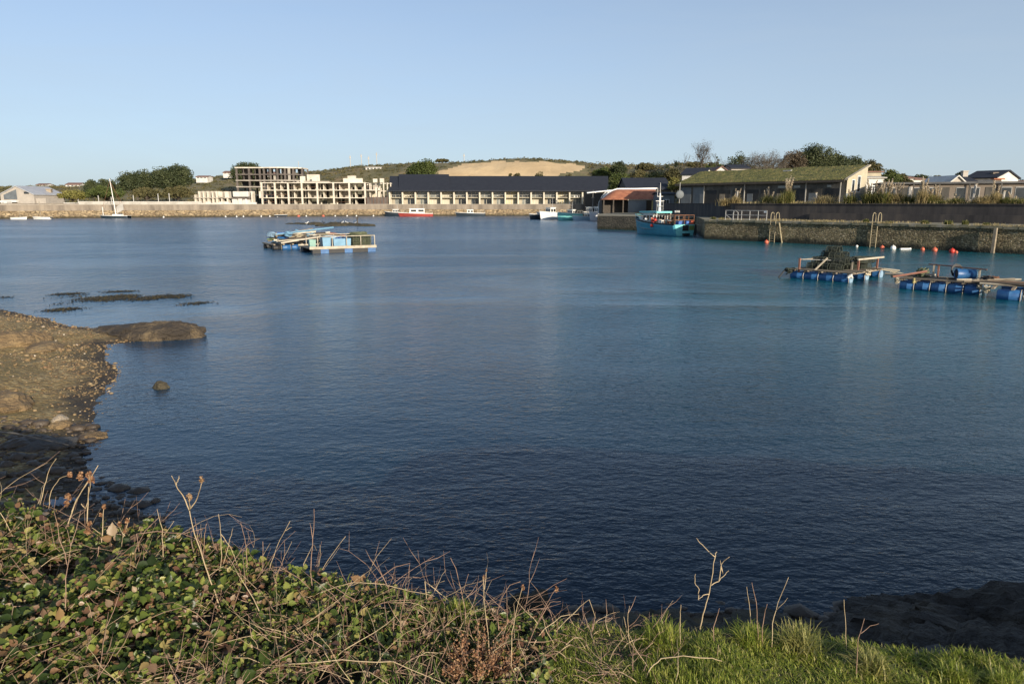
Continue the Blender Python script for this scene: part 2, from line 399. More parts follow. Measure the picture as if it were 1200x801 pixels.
def build_land():
    th = np.concatenate([np.arange(-100, -44, 2.0), np.arange(-44, -9, 0.3), np.arange(-9, 10, 0.10), np.arange(10, 44, 0.3), np.arange(44, 121, 2.0)])
    u = np.linspace(0, 1, 110)
    rows = []
    tr = np.radians(th)
    pxs = np.where(np.abs(th) < 80, 600 + FPX * np.tan(np.clip(tr, -1.4, 1.4)) / cp, np.where(th < 0, -3000, 9000))
    r0 = ip(R0P, np.clip(pxs, -3000, 9000))
    RR = r0[None, :] + (u[:, None] ** 2.6) * (2600 - r0[None, :]) * 1.0
    uu = u[:, None]
    r0 = r0 + np.where(pxs < 706, .35, 0)
    RR = r0[None, :] + 60 * uu + 380 * uu ** 2 + 2000 * uu ** 8
    X = RR * np.sin(tr)[None, :]; Y = RR * np.cos(tr)[None, :]
    H, T, PX = land_h(X, Y)
    Xs = np.vstack([X[:1], X]); Ys = np.vstack([Y[:1], Y]); Hs = np.vstack([np.full_like(H[:1], -2.0), H])
    ny, nx = Xs.shape; idx = np.arange(nx * ny).reshape(ny, nx)
    F = np.stack([idx[:-1, :-1], idx[:-1, 1:], idx[1:, 1:], idx[1:, :-1]], -1).reshape(-1, 4)
    V = np.stack([Xs, Ys, Hs], -1).reshape(-1, 3); c = V[F].mean(1)
    cx, cy = topx(c[:, 0], np.maximum(c[:, 1], 1), c[:, 2])
    ns = fnoise(c[:, 0], c[:, 2] * 6 + c[:, 1] * .3, 0.12, 30, 5)
    rr_ = np.hypot(c[:, 0], c[:, 1])
    dune = (cx > 500) & (cx < 696) & (cy > dune_top(cx) + ns * 6) & (cy < dune_bot(cx) + ns * 6) & (c[:, 1] > 285) & (rr_ < 400)
    def sub(name, mask, mat):
        f = F[mask]; uq, inv = np.unique(f, return_inverse=True)
        return tag(link(name, npmesh(name, V[uq], inv.reshape(-1, 4)), mat, None, True), kind='structure')
    sub('terrain', ~dune, MAT['scrubland']); sub('sand_dune', dune, MAT['sand'])
M('scrubland', (0.14, 0.125, 0.058), (0.07, 0.07, 0.032), 0.08, 0.95, 0.6, 0.6, c3=(0.21, 0.155, 0.085), detail=8)
M('sand', (0.56, 0.42, 0.24), (0.46, 0.335, 0.185), 0.05, 0.95, 0.35, 0.35)
build_land()
def LH(x, y): return float(land_h(np.array([x]), np.array([y]))[0][0])


# ------------------------------------------------------------------ vegetation helpers
def quads(cen, size, rg, flat=0.0, asp=0.6):
    n = len(cen)
    a = rg.normal(size=(n, 3)); a /= np.linalg.norm(a, axis=1)[:, None]
    b = rg.normal(size=(n, 3)); b[:, 2] *= (1 - flat); a[:, 2] *= (1 - flat)
    a /= np.linalg.norm(a, axis=1)[:, None]
    b -= a * (a * b).sum(1)[:, None]; b /= np.linalg.norm(b, axis=1)[:, None]
    s = (size * rg.uniform(0.6, 1.3, n))[:, None]
    a = a * s * 0.5; b = b * s * 0.5 * asp
    V = np.stack([cen - a, cen + b, cen + a, cen - b], 1).reshape(-1, 3)
    return V, np.arange(4 * n).reshape(n, 4)
def clumps(c, r, n, rg, lo=0.45, bottom=-0.5):
    """centres of leaf clumps spread through an ellipsoid crown"""
    out = []
    while len(out) < n:
        d = rg.normal(size=3); d /= np.linalg.norm(d)
        if d[2] < bottom: continue
        k = rg.uniform(lo, 0.92)
        out.append(np.array(c) + d * np.array(r) * k)
    return out
def leafcloud(cs, rad, per, size, rg, squash=0.7):
    P_ = []
    for c in cs:
        rr = rad * rg.uniform(0.6, 1.35)
        d = rg.normal(size=(per, 3)); d /= np.linalg.norm(d, axis=1)[:, None]
        P_.append(c + d * rr * (rg.uniform(0.35, 1.0, per) ** 0.5)[:, None] * np.array([1, 1, squash]))
    return quads(np.vstack(P_), size, rg)
leafmat('pine_leaf', [(0.0, (0.022, 0.032, 0.016)), (0.5, (0.052, 0.068, 0.029)), (1.0, (0.12, 0.13, 0.055))], 0.15, 0.6, 0.22)
leafmat('scrub_leaf', [(0.0, (0.035, 0.035, 0.018)), (0.35, (0.080, 0.078, 0.032)), (0.65, (0.13, 0.115, 0.045)), (1.0, (0.19, 0.145, 0.07))], 0.15, 0.7, 0.05)
leafmat('shrub_leaf', [(0.0, (0.032, 0.048, 0.016)), (0.5, (0.075, 0.100, 0.026)), (1.0, (0.13, 0.145, 0.04))], 0.2, 0.6, 0.2)
leafmat('yellow_leaf', [(0.0, (0.10, 0.105, 0.03)), (0.5, (0.20, 0.19, 0.05)), (1.0, (0.28, 0.24, 0.08))], 0.2, 0.6, 0.3)
leafmat('brown_leaf', [(0.0, (0.055, 0.045, 0.03)), (0.5, (0.10, 0.078, 0.05)), (1.0, (0.15, 0.115, 0.075))], 0.2, 0.7, 0.3)
M('bark', (0.11, 0.09, 0.07), (0.05, 0.042, 0.034), 3, 0.9)
M('palebark', (0.20, 0.18, 0.15), (0.10, 0.09, 0.075), 3, 0.9)
TREES = 0
def tree(name, label, cat, px0, px1, ytop, Y, mat='pine_leaf', group=None, zb=None, trunk=0.3, nc=None, per=70, leaf=None, lean=0.0, bottom=-0.5, lobes=None):
    """tree whose crown spans px0..px1 with its top at row ytop, standing at distance Y"""
    global TREES; TREES += 1; rg = np.random.default_rng(100 + TREES)
    xc = XA((px0 + px1) / 2, Y, 10); w = abs(XA(px1, Y, 10) - XA(px0, Y, 10)) / 2
    zt = P(600, ytop, Y).z; zb = LH(xc, Y) if zb is None else zb
    h = zt - zb; z1 = zb + h * trunk; cr = (zt - z1) / 2
    root = thing(name, label, cat, (xc, Y, zb - 0.2), 0, group)
    t = MB()
    cen = (xc + lean, Y, z1 + cr)
    top = [(xc, Y, zb - 0.3), (xc + lean * .3, Y, zb + h * trunk * .7), (xc + lean * .7, Y, z1 + cr * .4), (xc + lean, Y, z1 + cr * 1.1)]
    r = max(0.10, h * 0.022); t.tube(top, [r * 1.5, r * 1.1, r * .8, r * .35], 7)
    nc = nc or int(26 + 4.0 * w * cr)
    cs = []
    lobes = lobes or [(0, 0, 1, 1)]
    for (ox, oz, sx_, sz_) in lobes:
        cs += clumps((cen[0] + ox * w, cen[1], cen[2] + oz * cr), (w * .9 * sx_, w * .75 * sx_, cr * .9 * sz_), max(5, int(nc / len(lobes))), rg, bottom=bottom)
    for c in cs[::3]:
        s0 = Vector(top[2]) if c[2] > top[2][2] else Vector(top[1])
        mid = s0.lerp(Vector(c), 0.5) + Vector((0, 0, 0.05 * h))
        t.tube([s0, mid, Vector(c)], [r * .5, r * .32, r * .12], 5, False)
    t.build('trunk', MAT['bark'], root)
    leaf = leaf or max(0.28, Y * 0.0021)
    V, F = leafcloud(cs, max(0.35, min(w, cr) * 0.36), per, leaf, rg)
    link('crown', npmesh('crown', local(root, V), F), MAT[mat], root)
    return root
def baretree(name, label, px, ytop, Y, spread, zb=None, mat='bark', group=None, n=7, thick=1.0, haze=0):
    global TREES; TREES += 1; rr = random.Random(TREES)
    x = XA(px, Y, 10); zb = LH(x, Y) if zb is None else zb; zt = P(600, ytop, Y).z; h = (zt - zb) * .80
    root = thing(name, label, 'tree', (x, Y, zb - 0.2), 0, group)
    t = MB(); b = MB(); rad = max(0.09, h * 0.016) * thick
    pts = [Vector((x + rr.uniform(-.02, .02) * h, Y, zb - .3 + h * k * 0.8)) for k in (0, .25, .5, .75, 1)]
    t.tube(pts, [rad, rad * .85, rad * .6, rad * .4, rad * .2], 6)
    tips = []
    def grow(p, d, L, r, lv):
        q = p + d * L * .5 + Vector((rr.uniform(-.05, .05), 0, .04)) * L; e = p + d * L
        b.tube([p, q, e], [r, r * .75, r * .45], 4, False)
        tips.append(e)
        if lv > 0:
            for _ in range(3):
                nd = (d + Vector((rr.uniform(-1, 1), rr.uniform(-1, 1), rr.uniform(-.1, .8))) * .75).normalized()
                grow(p + d * L * rr.uniform(.5, 1), nd, L * rr.uniform(.5, .75), r * .6, lv - 1)
    for i in range(n):
        k = rr.uniform(.40, .98); a = i * 2.4 + rr.uniform(-.3, .3)
        p = pts[0].lerp(pts[-1], k)
        d = Vector((math.cos(a) * spread, math.sin(a) * spread, rr.uniform(.5, 1.1))).normalized()
        grow(p, d, h * (0.30 if k > .7 else .36), rad * .45, 2)
    t.build('trunk', MAT[mat], root); b.build('branches', MAT[mat], root)
    if haze:
        rg = np.random.default_rng(TREES)
        T = np.array([tuple(q) for q in tips]); T = np.repeat(T, haze, 0) + rg.normal(0, h * 0.045, (len(T) * haze, 3))
        V, F = quads(T, max(.25, Y * 0.0014), rg, 0, 0.35)
        link('crown', npmesh('crown', local(root, V), F), MAT['brown_leaf'], root)
    return root

# scrub covering the hills (nobody could count it)
def scrub():
    rg = np.random.default_rng(5); Ps = []
    n = 6500
    px = rg.uniform(-60, 1260, n)
    k = rg.uniform(0, 1, n) ** 0.8
    rs, rc = ip(RSP, px), ip(RCP, px)
    r = rs - 8 + (rc - rs + 25) * k
    a = np.arctan((px - 600) / FPX * cp); x, y = r * np.sin(a), r * np.cos(a)
    H, T, _ = land_h(x, y)
    cx, cy = topx(x, y, H)
    ok = ~((cx > 505) & (cx < 690) & (cy > dune_top(cx) - 0.6) & (r < 400))
    ok &= fnoise(x, y, 0.03, 44) + rg.uniform(-.25, .25, n) > -0.12
    for i in np.nonzero(ok)[0]:
        s = rg.uniform(0.5, 1.7) * (1.25 if px[i] > 700 else 1)
        m = 24
        d = rg.normal(size=(m, 3)); d /= np.linalg.norm(d, axis=1)[:, None]; d[:, 2] = np.abs(d[:, 2])
        Ps.append(np.array([x[i], y[i], H[i] - 0.2]) + d * np.array([s * 1.3, s * 1.3, s * 0.85]) * rg.uniform(.5, 1, m)[:, None])
    V, F = quads(np.vstack(Ps), 0.62, rg, 0, 0.7)
    tag(link('scrub', npmesh('scrub', V, F), MAT['scrub_leaf']), 'low brown and green scrub covering the hills behind the harbour', 'scrub', kind='stuff')
scrub()

# ------------------------------------------------------------------ far trees
GT = 'dark pines on the rise behind the promenade'
tree('pine_tree', 'broad dark pine with the taller rounded crown, left of the derelict dark frame', 'tree', 178, 227, 190.5, 262, group=GT, trunk=.22, lobes=[(-.35, -.1, .65, .85), (.3, .05, .7, .95)], per=90)
tree('pine_tree', 'dark pine directly behind the yacht mast, second from the tallest pine', 'tree', 138, 182, 197, 262, group=GT, trunk=.2, lobes=[(-.3, -.1, .7, .9), (.35, 0, .65, .95)], per=90)
tree('pine_tree', 'small grey green pine just left of the yacht mast', 'tree', 116, 136, 207, 266, group=GT, trunk=.2)
tree('pine_tree', 'low rounded pine between the yellow bush and the small grey pine', 'tree', 98, 120, 209, 262, group=GT, trunk=.18)
tree('bush', 'yellow green bush beside the stone pillar behind the promenade', 'bush', 64, 104, 222, 246, 'yellow_leaf', trunk=.05, bottom=-.1, per=60)
tree('bush', 'dark green hedge bush at the foot of the pines behind the yacht', 'bush', 98, 150, 218, 250, 'shrub_leaf', trunk=.05, bottom=-.1)
tree('bush', 'long low bush under the tall pines behind the promenade', 'bush', 150, 190, 219, 248, 'scrub_leaf', trunk=.05, bottom=-.1)
tree('bush', 'brownish bush in front of the tallest pine, right of the yacht', 'bush', 186, 228, 217, 250, 'scrub_leaf', trunk=.05, bottom=-.1)
tree('pine_tree', 'dark pine rising above the roof of the derelict dark frame', 'tree', 272, 311, 188.5, 322, trunk=.2, per=90)
tree('round_tree', 'bright green rounded tree beside the sand dune above the dark roof', 'tree', 478, 512, 184.5, 318, 'shrub_leaf', trunk=.12, per=90, lobes=[(-.2, -.1, .8, .85), (.3, 0, .7, 1)])
tree('bush', 'dark scrubby bush on the crest left of the dune', 'bush', 508, 530, 186, 380, 'scrub_leaf', trunk=.05, bottom=-.1)
for i, (a, b, t_, lab) in enumerate([(548, 556, 203.5, 'small round shrub at the left foot of the sand dune'), (591, 602, 200.5, 'pale shrub on the sand above the dark roof'), (600, 613, 200.5, 'darker shrub next to the pale one on the sand'),
                                (624, 641, 200.5, 'wide low shrub in the right half of the dune foot'), (660, 676, 202, 'olive shrub where the dune meets the hillside')]):
    tree('shrub', lab, 'shrub', a, b, t_, 302, 'scrub_leaf', trunk=.05, bottom=-.1, group='shrubs along the foot of the dune')
for i, (a, b, t_, Y, mt, lab) in enumerate([
        (692, 722, 196, 312, 'shrub_leaf', 'green thicket behind the right end of the dark roof'),
        (712, 742, 199, 250, 'shrub_leaf', 'bright green shrubbery behind the red arched shed'),
        (736, 764, 197, 250, 'scrub_leaf', 'brownish thicket between the shed and the white house'),
        (752, 782, 200, 232, 'pine_leaf', 'dark evergreen thicket above the slate roof'),
        (776, 800, 196, 220, 'scrub_leaf', 'scrubby bush left of the white gabled house'),
        (782, 800, 206, 190, 'yellow_leaf', 'yellowish bush in front of the white gabled house'),
        (714, 733, 187.5, 300, 'pine_leaf', 'small dark rounded tree on the crest above the red shed'),
        (742, 770, 190, 285, 'scrub_leaf', 'low brown thicket along the crest above the shed'),
        (800, 826, 189, 250, 'scrub_leaf', 'brown bush on the crest behind the white gabled house'),
        (822, 850, 191, 235, 'shrub_leaf', 'green bush on the crest under the tall bare tree')]):
    tree('bush', lab, 'bush', a, b, t_, Y, mt, trunk=.05, bottom=-.1)
baretree('bare_tree', 'tall bare tree with a fan-shaped crown on the skyline', 821, 166, 215, .40, n=12, haze=14, thick=1.2)
baretree('bare_tree', 'small leaning bare tree right of the tall fan-shaped one', 838, 179, 215, .8, n=7, haze=5)
baretree('bare_tree', 'slender bare sapling left of the tall fan-shaped tree', 799, 174, 225, .5, n=5, haze=1)
for px, y0, lab in [(781, 182, 'thin dark cypress, left one of a pair on the crest'), (791, 184, 'thin dark cypress, right one of a pair on the crest'),
                    (839, 180, 'narrow dark cypress beside the round-headed tree'), (832, 185, 'short narrow cypress between the bare tree and the round-headed tree')]:
    tree('cypress_tree', lab, 'tree', px - 2, px + 2, y0, 222, trunk=.08, nc=12, per=40, group='narrow cypresses on the skyline', leaf=.35)
tree('round_tree', 'round-headed tree with open branches beside the bare wood', 'tree', 851, 877, 175.5, 190, trunk=.42, per=55, nc=26)
GB = 'row of bare trees behind the turf roofed building'
words_ = ['first', 'second', 'third', 'fourth', 'fifth', 'sixth', 'seventh', 'eighth', 'ninth', 'tenth', 'eleventh', 'twelfth', 'thirteenth', 'fourteenth', 'fifteenth', 'sixteenth', 'seventeenth', 'eighteenth', 'nineteenth', 'twentieth']
for i in range(9):
    baretree('bare_tree', f'{words_[i]} from left in the row of bare trees behind the turf roof', 877 + i * 4.6 + random.uniform(-.8, .8), 177.5 + random.uniform(-1, 2), 178 + random.uniform(-4, 4), .30, mat='palebark', group=GB, n=7, haze=9, thick=.8)
tree('broad_tree', 'brown-tinged tree at the left shoulder of the big dark tree', 'tree', 909, 944, 174, 180, 'brown_leaf', trunk=.08, per=90, nc=80)
tree('broad_tree', 'big dark domed evergreen tree, highest behind the turf roof', 'tree', 926, 982, 166.5, 184, 'pine_leaf', trunk=.08, per=110, nc=130)
tree('broad_tree', 'dark tree on the right shoulder of the domed evergreen', 'tree', 960, 1000, 178, 184, 'pine_leaf', trunk=.08, per=90, nc=90)
tree('broad_tree', 'brown tree on the slope running down from the domed evergreen', 'tree', 984, 1016, 181.5, 190, 'pine_leaf', trunk=.1, per=80)
tree('broad_tree', 'low tree at the end of the wooded slope above the gable end', 'tree', 1002, 1034, 187, 196, 'scrub_leaf', trunk=.1, per=70)
for a, b, t_, Y, mt, lab in [(1030, 1056, 197, 170, 'shrub_leaf', 'rounded green tree right of the turf roofed building'), (1044, 1070, 203, 175, 'scrub_leaf', 'low bush behind the long low building'),
                        (1062, 1090, 204, 210, 'pine_leaf', 'dark low thicket on the skyline left of the dormer house'), (1084, 1112, 206, 215, 'scrub_leaf', 'flat low thicket next to the dormer house'),
                        (1118, 1131, 197.5, 170, 'pine_leaf', 'dark small tree behind the dormer house roof'), (1170, 1194, 210, 190, 'shrub_leaf', 'low green hedge right of the white gabled house'),
                        (1192, 1215, 209, 150, 'pine_leaf', 'dark bush at the far right edge of the rooftops')]:
    tree('bush', lab, 'bush', a, b, t_, Y, mt, trunk=.06, bottom=-.1)

# ------------------------------------------------------------------ far quay: revetment, sea wall, promenade
M('concrete', (0.36, 0.33, 0.28), (0.25, 0.225, 0.19), 0.4, 0.9)
M('paleconc', (0.58, 0.53, 0.44), (0.42, 0.38, 0.31), 0.5, 0.9, c3=(0.64, 0.59, 0.50))
M('seawall', (0.20, 0.17, 0.135), (0.10, 0.085, 0.07), 0.35, 0.9, stretch=(1, 1, .22), c3=(0.28, 0.24, 0.19), detail=9)
M('whitewash', (0.62, 0.60, 0.55), (0.48, 0.46, 0.42), 0.6, 0.8)
M('greyparapet', (0.42, 0.40, 0.36), (0.30, 0.285, 0.25), 0.5, 0.9)
M('darkconc', (0.135, 0.115, 0.10), (0.07, 0.06, 0.055), 0.4, 0.9)
M('slate', (0.024, 0.028, 0.038), (0.018, 0.021, 0.030), 0.8, 0.75, spec=0.3)
M('glass', (0.03, 0.035, 0.04), (0.015, 0.018, 0.02), 0.5, 0.12, spec=0.8)
M('cream', (0.50, 0.46, 0.36), (0.38, 0.35, 0.27), 0.6, 0.9)
M('whitepaint', (0.80, 0.80, 0.78), (0.70, 0.70, 0.67), 1.5, 0.5)
M('timber', (0.30, 0.25, 0.18), (0.19, 0.155, 0.11), 2.5, 0.85)
M('darkwood', (0.08, 0.065, 0.05), (0.045, 0.04, 0.032), 2.5, 0.85)
M('black', (0.02, 0.02, 0.02), (0.012, 0.012, 0.012), 2, 0.6)
M('steel', (0.42, 0.42, 0.40), (0.30, 0.29, 0.27), 3, 0.5)
M('rust', (0.22, 0.10, 0.05), (0.12, 0.06, 0.035), 3, 0.9)
M('yellowmat', (0.62, 0.52, 0.22), (0.5, 0.42, 0.18), 1, 0.8)
stonemat('armour', [(0.34, 0.25, 0.14), (0.46, 0.34, 0.19), (0.56, 0.43, 0.25), (0.40, 0.27, 0.14)], 0.7, bmp=.08, mortar=(0.09, 0.065, 0.035), streak=(0.07, 0.055, 0.025))
def r0(px):
    return float(ip(R0P, px))
def shore_pts(a, b, n, off=0.0):
    out = []
    for i in range(n + 1):
        px = a + (b - a) * i / n; an = math.atan((px - 600) / FPX * cp); r = r0(px) + off
        out.append((r * math.sin(an), r * math.cos(an)))
    return out
def ribbon(mb, pa, pb, za, zb, close=None):
    n = len(pa); vs = [(p[0], p[1], za) for p in pa] + [(p[0], p[1], zb) for p in pb]
    return mb.add(vs, [(i, i + 1, n + i + 1, n + i) for i in range(n - 1)])
def wallrun(mb, p, t, z0, z1):
    """a solid wall of thickness t along the points p"""
    n = len(p); q = []
    for i in range(n):
        a, b = Vector(p[max(i - 1, 0)]), Vector(p[min(i + 1, n - 1)]); d = (b - a).normalized(); nn = Vector((-d.y, d.x))
        q.append((p[i][0] + nn.x * t, p[i][1] + nn.y * t))
    L = [(x, y, z0) for x, y in p] + [(x, y, z1) for x, y in p] + [(x, y, z1) for x, y in q] + [(x, y, z0) for x, y in q]
    fs = []
    for k in range(3):
        fs += [(k * n + i, k * n + i + 1, (k + 1) * n + i + 1, (k + 1) * n + i) for i in range(n - 1)]
    fs += [(0, n, 2 * n, 3 * n), (n - 1, 4 * n - 1, 3 * n - 1, 2 * n - 1)]
    return mb.add(L, fs)
def far_quay():
    # sloping rock armour
    n = 700; cols_ = 9
    rg = np.random.default_rng(3); V = []
    P0, P1 = shore_pts(-260, 698, n, -7.5), shore_pts(-260, 698, n, -0.3)
    for j in range(cols_):
        t = j / (cols_ - 1)
        for i in range(n + 1):
            jit = (rg.random() - .5)
            V.append((P0[i][0] * (1 - t) + P1[i][0] * t + jit * .2, P0[i][1] * (1 - t) + P1[i][1] * t + (rg.random() - .5) * .7, -0.6 + 2.9 * t + (rg.random() - .5) * .55 * (1 if 0 < j < cols_ - 1 else 0)))
    idx = np.arange((n + 1) * cols_).reshape(cols_, n + 1)
    F = np.stack([idx[:-1, :-1], idx[:-1, 1:], idx[1:, 1:], idx[1:, :-1]], -1).reshape(-1, 4)
    tag(link('rubble', npmesh('rubble', V, F), MAT['armour']), 'golden sunlit rock armour slope along the far waterline', 'rock armour', kind='stuff')
    sw = thing('sea_wall', 'long brownish grey sea wall above the golden rock armour on the far shore', 'sea wall', (shore_pts(300, 300, 1)[0][0], shore_pts(300, 300, 1)[0][1], 0))
    m = MB(); wallrun(m, shore_pts(-260, 706, 90, 0.0), 0.7, 0, 4.15); m.build('wall', MAT['seawall'], sw)
    m = MB(); wallrun(m, shore_pts(-260, 706, 90, -0.12), 0.95, 4.153, 4.33); m.build('coping', MAT['concrete'], sw)
    pw = thing('promenade_wall', 'pale grey low parapet wall running behind the yacht on the far shore', 'wall', (*shore_pts(160, 160, 1)[0], 4))
    m = MB(); wallrun(m, shore_pts(92, 236, 24, 4.5), 0.35, 3.6, 5.15); m.build('wall', MAT['greyparapet'], pw)
    m = MB(); wallrun(m, shore_pts(92, 236, 24, 4.4), 0.5, 5.153, 5.28); m.build('coping', MAT['whitewash'], pw)
    m = MB(); wallrun(m, shore_pts(-60, 92, 30, 4.5), 0.35, 3.6, 4.6)
    tag(m.build('boundary_wall', MAT['seawall']), 'low brown boundary wall in front of the grey gabled house', 'wall')
far_quay()
# fence posts and small items along the promenade
for i, (px, y0) in enumerate([(74, 231), (92, 231), (116, 230), (131, 231.5), (157, 229), (186, 228), (199, 227.5)]):
    a = P(px, 238, 245); t = P(px, y0, 245).z
    root = thing('fence_post', f'{words_[i]} from left of the thin grey posts standing on the promenade', 'post', (a.x, 245, 3.9), 0, 'thin posts along the promenade')
    MB().tube([(a.x, 245, 3.7), (a.x, 245, t)], .14, 6).build('shaft', MAT['steel'], root); MB().ball((a.x, 245, t + .1), .2, 8, 6).build('cap', MAT['steel'], root)
def house(name, label, px0, px1, ybot, yeave, yridge, Y, depth, wall, roof, gable=True, rz=0.0, win=2, zb=None, chim=False, winmat='glass', group=None, cat='house', door=True):
    """gabled house. gable=True shows its gable to the viewer, else its eaves."""
    a, b = XA(px0, Y, 6), XA(px1, Y, 6); xc = (a + b) / 2; w = b - a
    z0 = P(600, ybot, Y).z if zb is None else zb
    ze, zr = P(600, yeave, Y).z, P(600, yridge, Y).z
    root = thing(name, label, cat, (xc, Y, z0), rz, group)
    T = Matrix.Translation((xc, Y, 0)) @ Matrix.Rotation(rz, 4, 'Z')
    hw = w / 2; m = MB(T); r = MB(T); o = .35
    if gable:
        m.add([(-hw, 0, z0 - 2), (hw, 0, z0 - 2), (hw, 0, ze), (0, 0, zr), (-hw, 0, ze), (-hw, depth, z0 - 2), (hw, depth, z0 - 2), (hw, depth, ze), (0, depth, zr), (-hw, depth, ze)],
              [(0, 1, 2, 3, 4), (9, 8, 7, 6, 5), (0, 4, 9, 5), (1, 6, 7, 2), (0, 5, 6, 1)])
        sl = (zr - ze) / hw; th = .22
        for s in (-1, 1):
            q = [(0, zr + .03), (s * (hw + o), ze + .03 - sl * o), (s * (hw + o), ze + .03 - sl * o + th), (0, zr + .03 + th)]
            r.add([(x, -o, z) for x, z in q] + [(x, depth + o, z) for x, z in q], [(0, 1, 2, 3), (7, 6, 5, 4), (0, 4, 5, 1), (1, 5, 6, 2), (2, 6, 7, 3), (3, 7, 4, 0)])
    else:
        hd = depth / 2
        m.add([(-hw, 0, z0 - 2), (hw, 0, z0 - 2), (hw, depth, z0 - 2), (-hw, depth, z0 - 2), (-hw, 0, ze), (hw, 0, ze), (hw, depth, ze), (-hw, depth, ze), (-hw, hd, zr), (hw, hd, zr)],
              [(0, 1, 5, 4), (1, 2, 6, 9, 5), (2, 3, 7, 6), (3, 0, 4, 8, 7)])
        sl = (zr - ze) / hd; th = .22
        for s in (0, 1):
            q = [(hd, zr + .03), (hd + (1 if s else -1) * (hd + o), ze + .03 - sl * o)]; q += [(q[1][0], q[1][1] + th), (q[0][0], q[0][1] + th)]
            r.xprism(q, -hw - o, hw + o)
    m.build('wall', wall, root); rf = r.build('roof', roof, root)
    if chim:
        c = MB(T); c.box(hw * .55, depth * .4, zr - 1.2, hw * .55 + .9, depth * .4 + .7, zr + 1.0); c.box(hw * .55 - .08, depth * .4 - .08, zr + 1.0, hw * .55 + .98, depth * .4 + .78, zr + 1.15)
        c.build('chimney', wall, rf)
    zc = z0 + (ze - z0) * .55
    for i in range(win):
        x = -hw + w * (i + 0.7) / (win + 0.4); ww, wh = min(.6, w / (win * 3)), min(.65, (ze - z0) * .28)
        f = MB(T)
        for (a0, b0, c0, d0) in ((-ww - .1, -wh - .1, ww + .1, -wh), (-ww - .1, wh, ww + .1, wh + .1), (-ww - .1, -wh, -ww, wh), (ww, -wh, ww + .1, wh), (-.04, -wh, .04, wh)):
            f.box(x + a0, -.09, zc + b0, x + c0, -.003, zc + d0)
        fo = f.build('window', MAT['whitepaint'], root)
        MB(T).box(x - ww, -.05, zc - wh, x + ww, -.004, zc + wh).build('pane', MAT[winmat], fo)
    if door and w > 6:
        MB(T).box(hw * .1 - .5, -.08, z0, hw * .1 + .5, -.005, z0 + 2.1).build('door', MAT['darkwood'], root)
    return root
M('greyclad', (0.40, 0.36, 0.31), (0.33, 0.30, 0.26), .8, .85)
M('zinc', (0.42, 0.43, 0.44), (0.34, 0.35, 0.37), .5, .45)
M('redroof', (0.22, 0.12, 0.09), (0.15, 0.09, 0.07), .5, .9)
# grey modern house on the left
def modern():
    Y = 232; z0 = 3.9
    root = house('gabled_house', 'modern grey gabled house with a framed glass gable on the left shore', 1, 40, 238, 228, 218.5, Y, 16, MAT['greyclad'], MAT['zinc'], win=0, zb=z0, door=False)
    a, b = XA(1, Y, 8), XA(40, Y, 8); hw = (b - a) / 2; xc = (a + b) / 2
    ze, zr = P(600, 228, Y).z, P(600, 218.5, Y).z
    g = MB(); g.add([(a + .8, Y - .05, z0 + 2.0), (xc - .3, Y - .05, z0 + 2.0), (xc - .3, Y - .05, zr - .9), (a + .8, Y - .05, ze - .1)], [(0, 1, 2, 3)]); g.build('window', MAT['glassgrey'], root)
    m = MB(); m.box(a - .3, Y - 1.2, z0 + 1.2, xc, Y - .1, z0 + 1.6); m.build('balcony', MAT['whitepaint'], root)
    m = MB(); m.cbox((xc + 3, Y - .1, ze + .6), (1.6, .1, .7)); m.build('window', MAT['glass'], root)
    # low wing to the right
    m = MB(); m.box(b + .02, Y + .5, z0 - 1, b + 3.2, Y + 10, ze - 1.2); m.build('wall', MAT['greyclad'], root)
M('glassgrey', (0.16, 0.18, 0.19), (0.10, 0.11, 0.12), .4, .2, spec=.7)
modern()
# chimney-like pillar and small buildings on the plateau
m = MB(); a = P(59.5, 236, 243); m.cbox((a.x, 243, 6.1), (1.4, 1.4, 6.4), .2); m.cbox((a.x, 243, 9.4), (1.7, 1.7, .3), .2)
tag(m.build('stone_pillar', M('pillar', (0.34, 0.28, 0.20), (0.25, 0.20, 0.15), 1, .9)), 'square buff stone pillar behind the promenade, beside the yellow bush', 'pillar')
for px0, px1, yb, ye, yr, Y, lab in [(45, 56, 218, 216.6, 215.2, 420, 'white bungalow on the horizon above the stone pillar'), (79, 95, 219, 216.5, 214.3, 400, 'white bungalow with a brown roof on the left horizon'),
                                     (100, 108, 219, 217, 215, 420, 'small white house between the bungalows and the pines'), (311, 325, 206, 203.6, 201.4, 385, 'white house just above the derelict light frame'),
                                     (232, 245, 209.5, 207.5, 206, 370, 'small white house right of the tallest pine'), (264, 277, 204, 202.5, 200.5, 380, 'pale cottage left of the derelict dark frame')]:
    house('bungalow', lab, px0, px1, yb, ye, yr, Y, 7, MAT['whitewash'], MAT['redroof'], gable=False, win=3, door=False, group='small white houses on the skyline')
house('flat_building', 'long flat white building on the hill under the chimneys', 430, 448, 199, 196.2, 195.6, 372, 6, MAT['whitewash'], MAT['greyparapet'], gable=False, win=4, cat='building', door=False)
for px, y0, y1, lab in [(411, 182, 195, 'tallest left hand pole on the hill behind the derelict frames'), (424, 180.5, 194, 'second pole on the hill, with a thin tip'), (432.5, 183, 194, 'short thin pole in the middle of the hilltop poles'), (442, 178.5, 193, 'thickest pole, rightmost of the four on the hilltop'),
                        (544, 180, 190, 'faint thin mast above the left end of the sand dune')]:
    Y = 398; a = P(px, y0, Y); x = XA(px, Y, 22); zb = LH(x, Y) - .5
    root = thing('mast', lab, 'mast', (x, Y, zb), 0, 'poles on the hilltop')
    MB().tube([(x, Y, zb), (x, Y, a.z)], .22, 6).build('shaft', MAT['steel'], root); MB().cbox((x, Y, a.z - 1.2), (.9, .2, .9)).build('antenna', MAT['steel'], root)
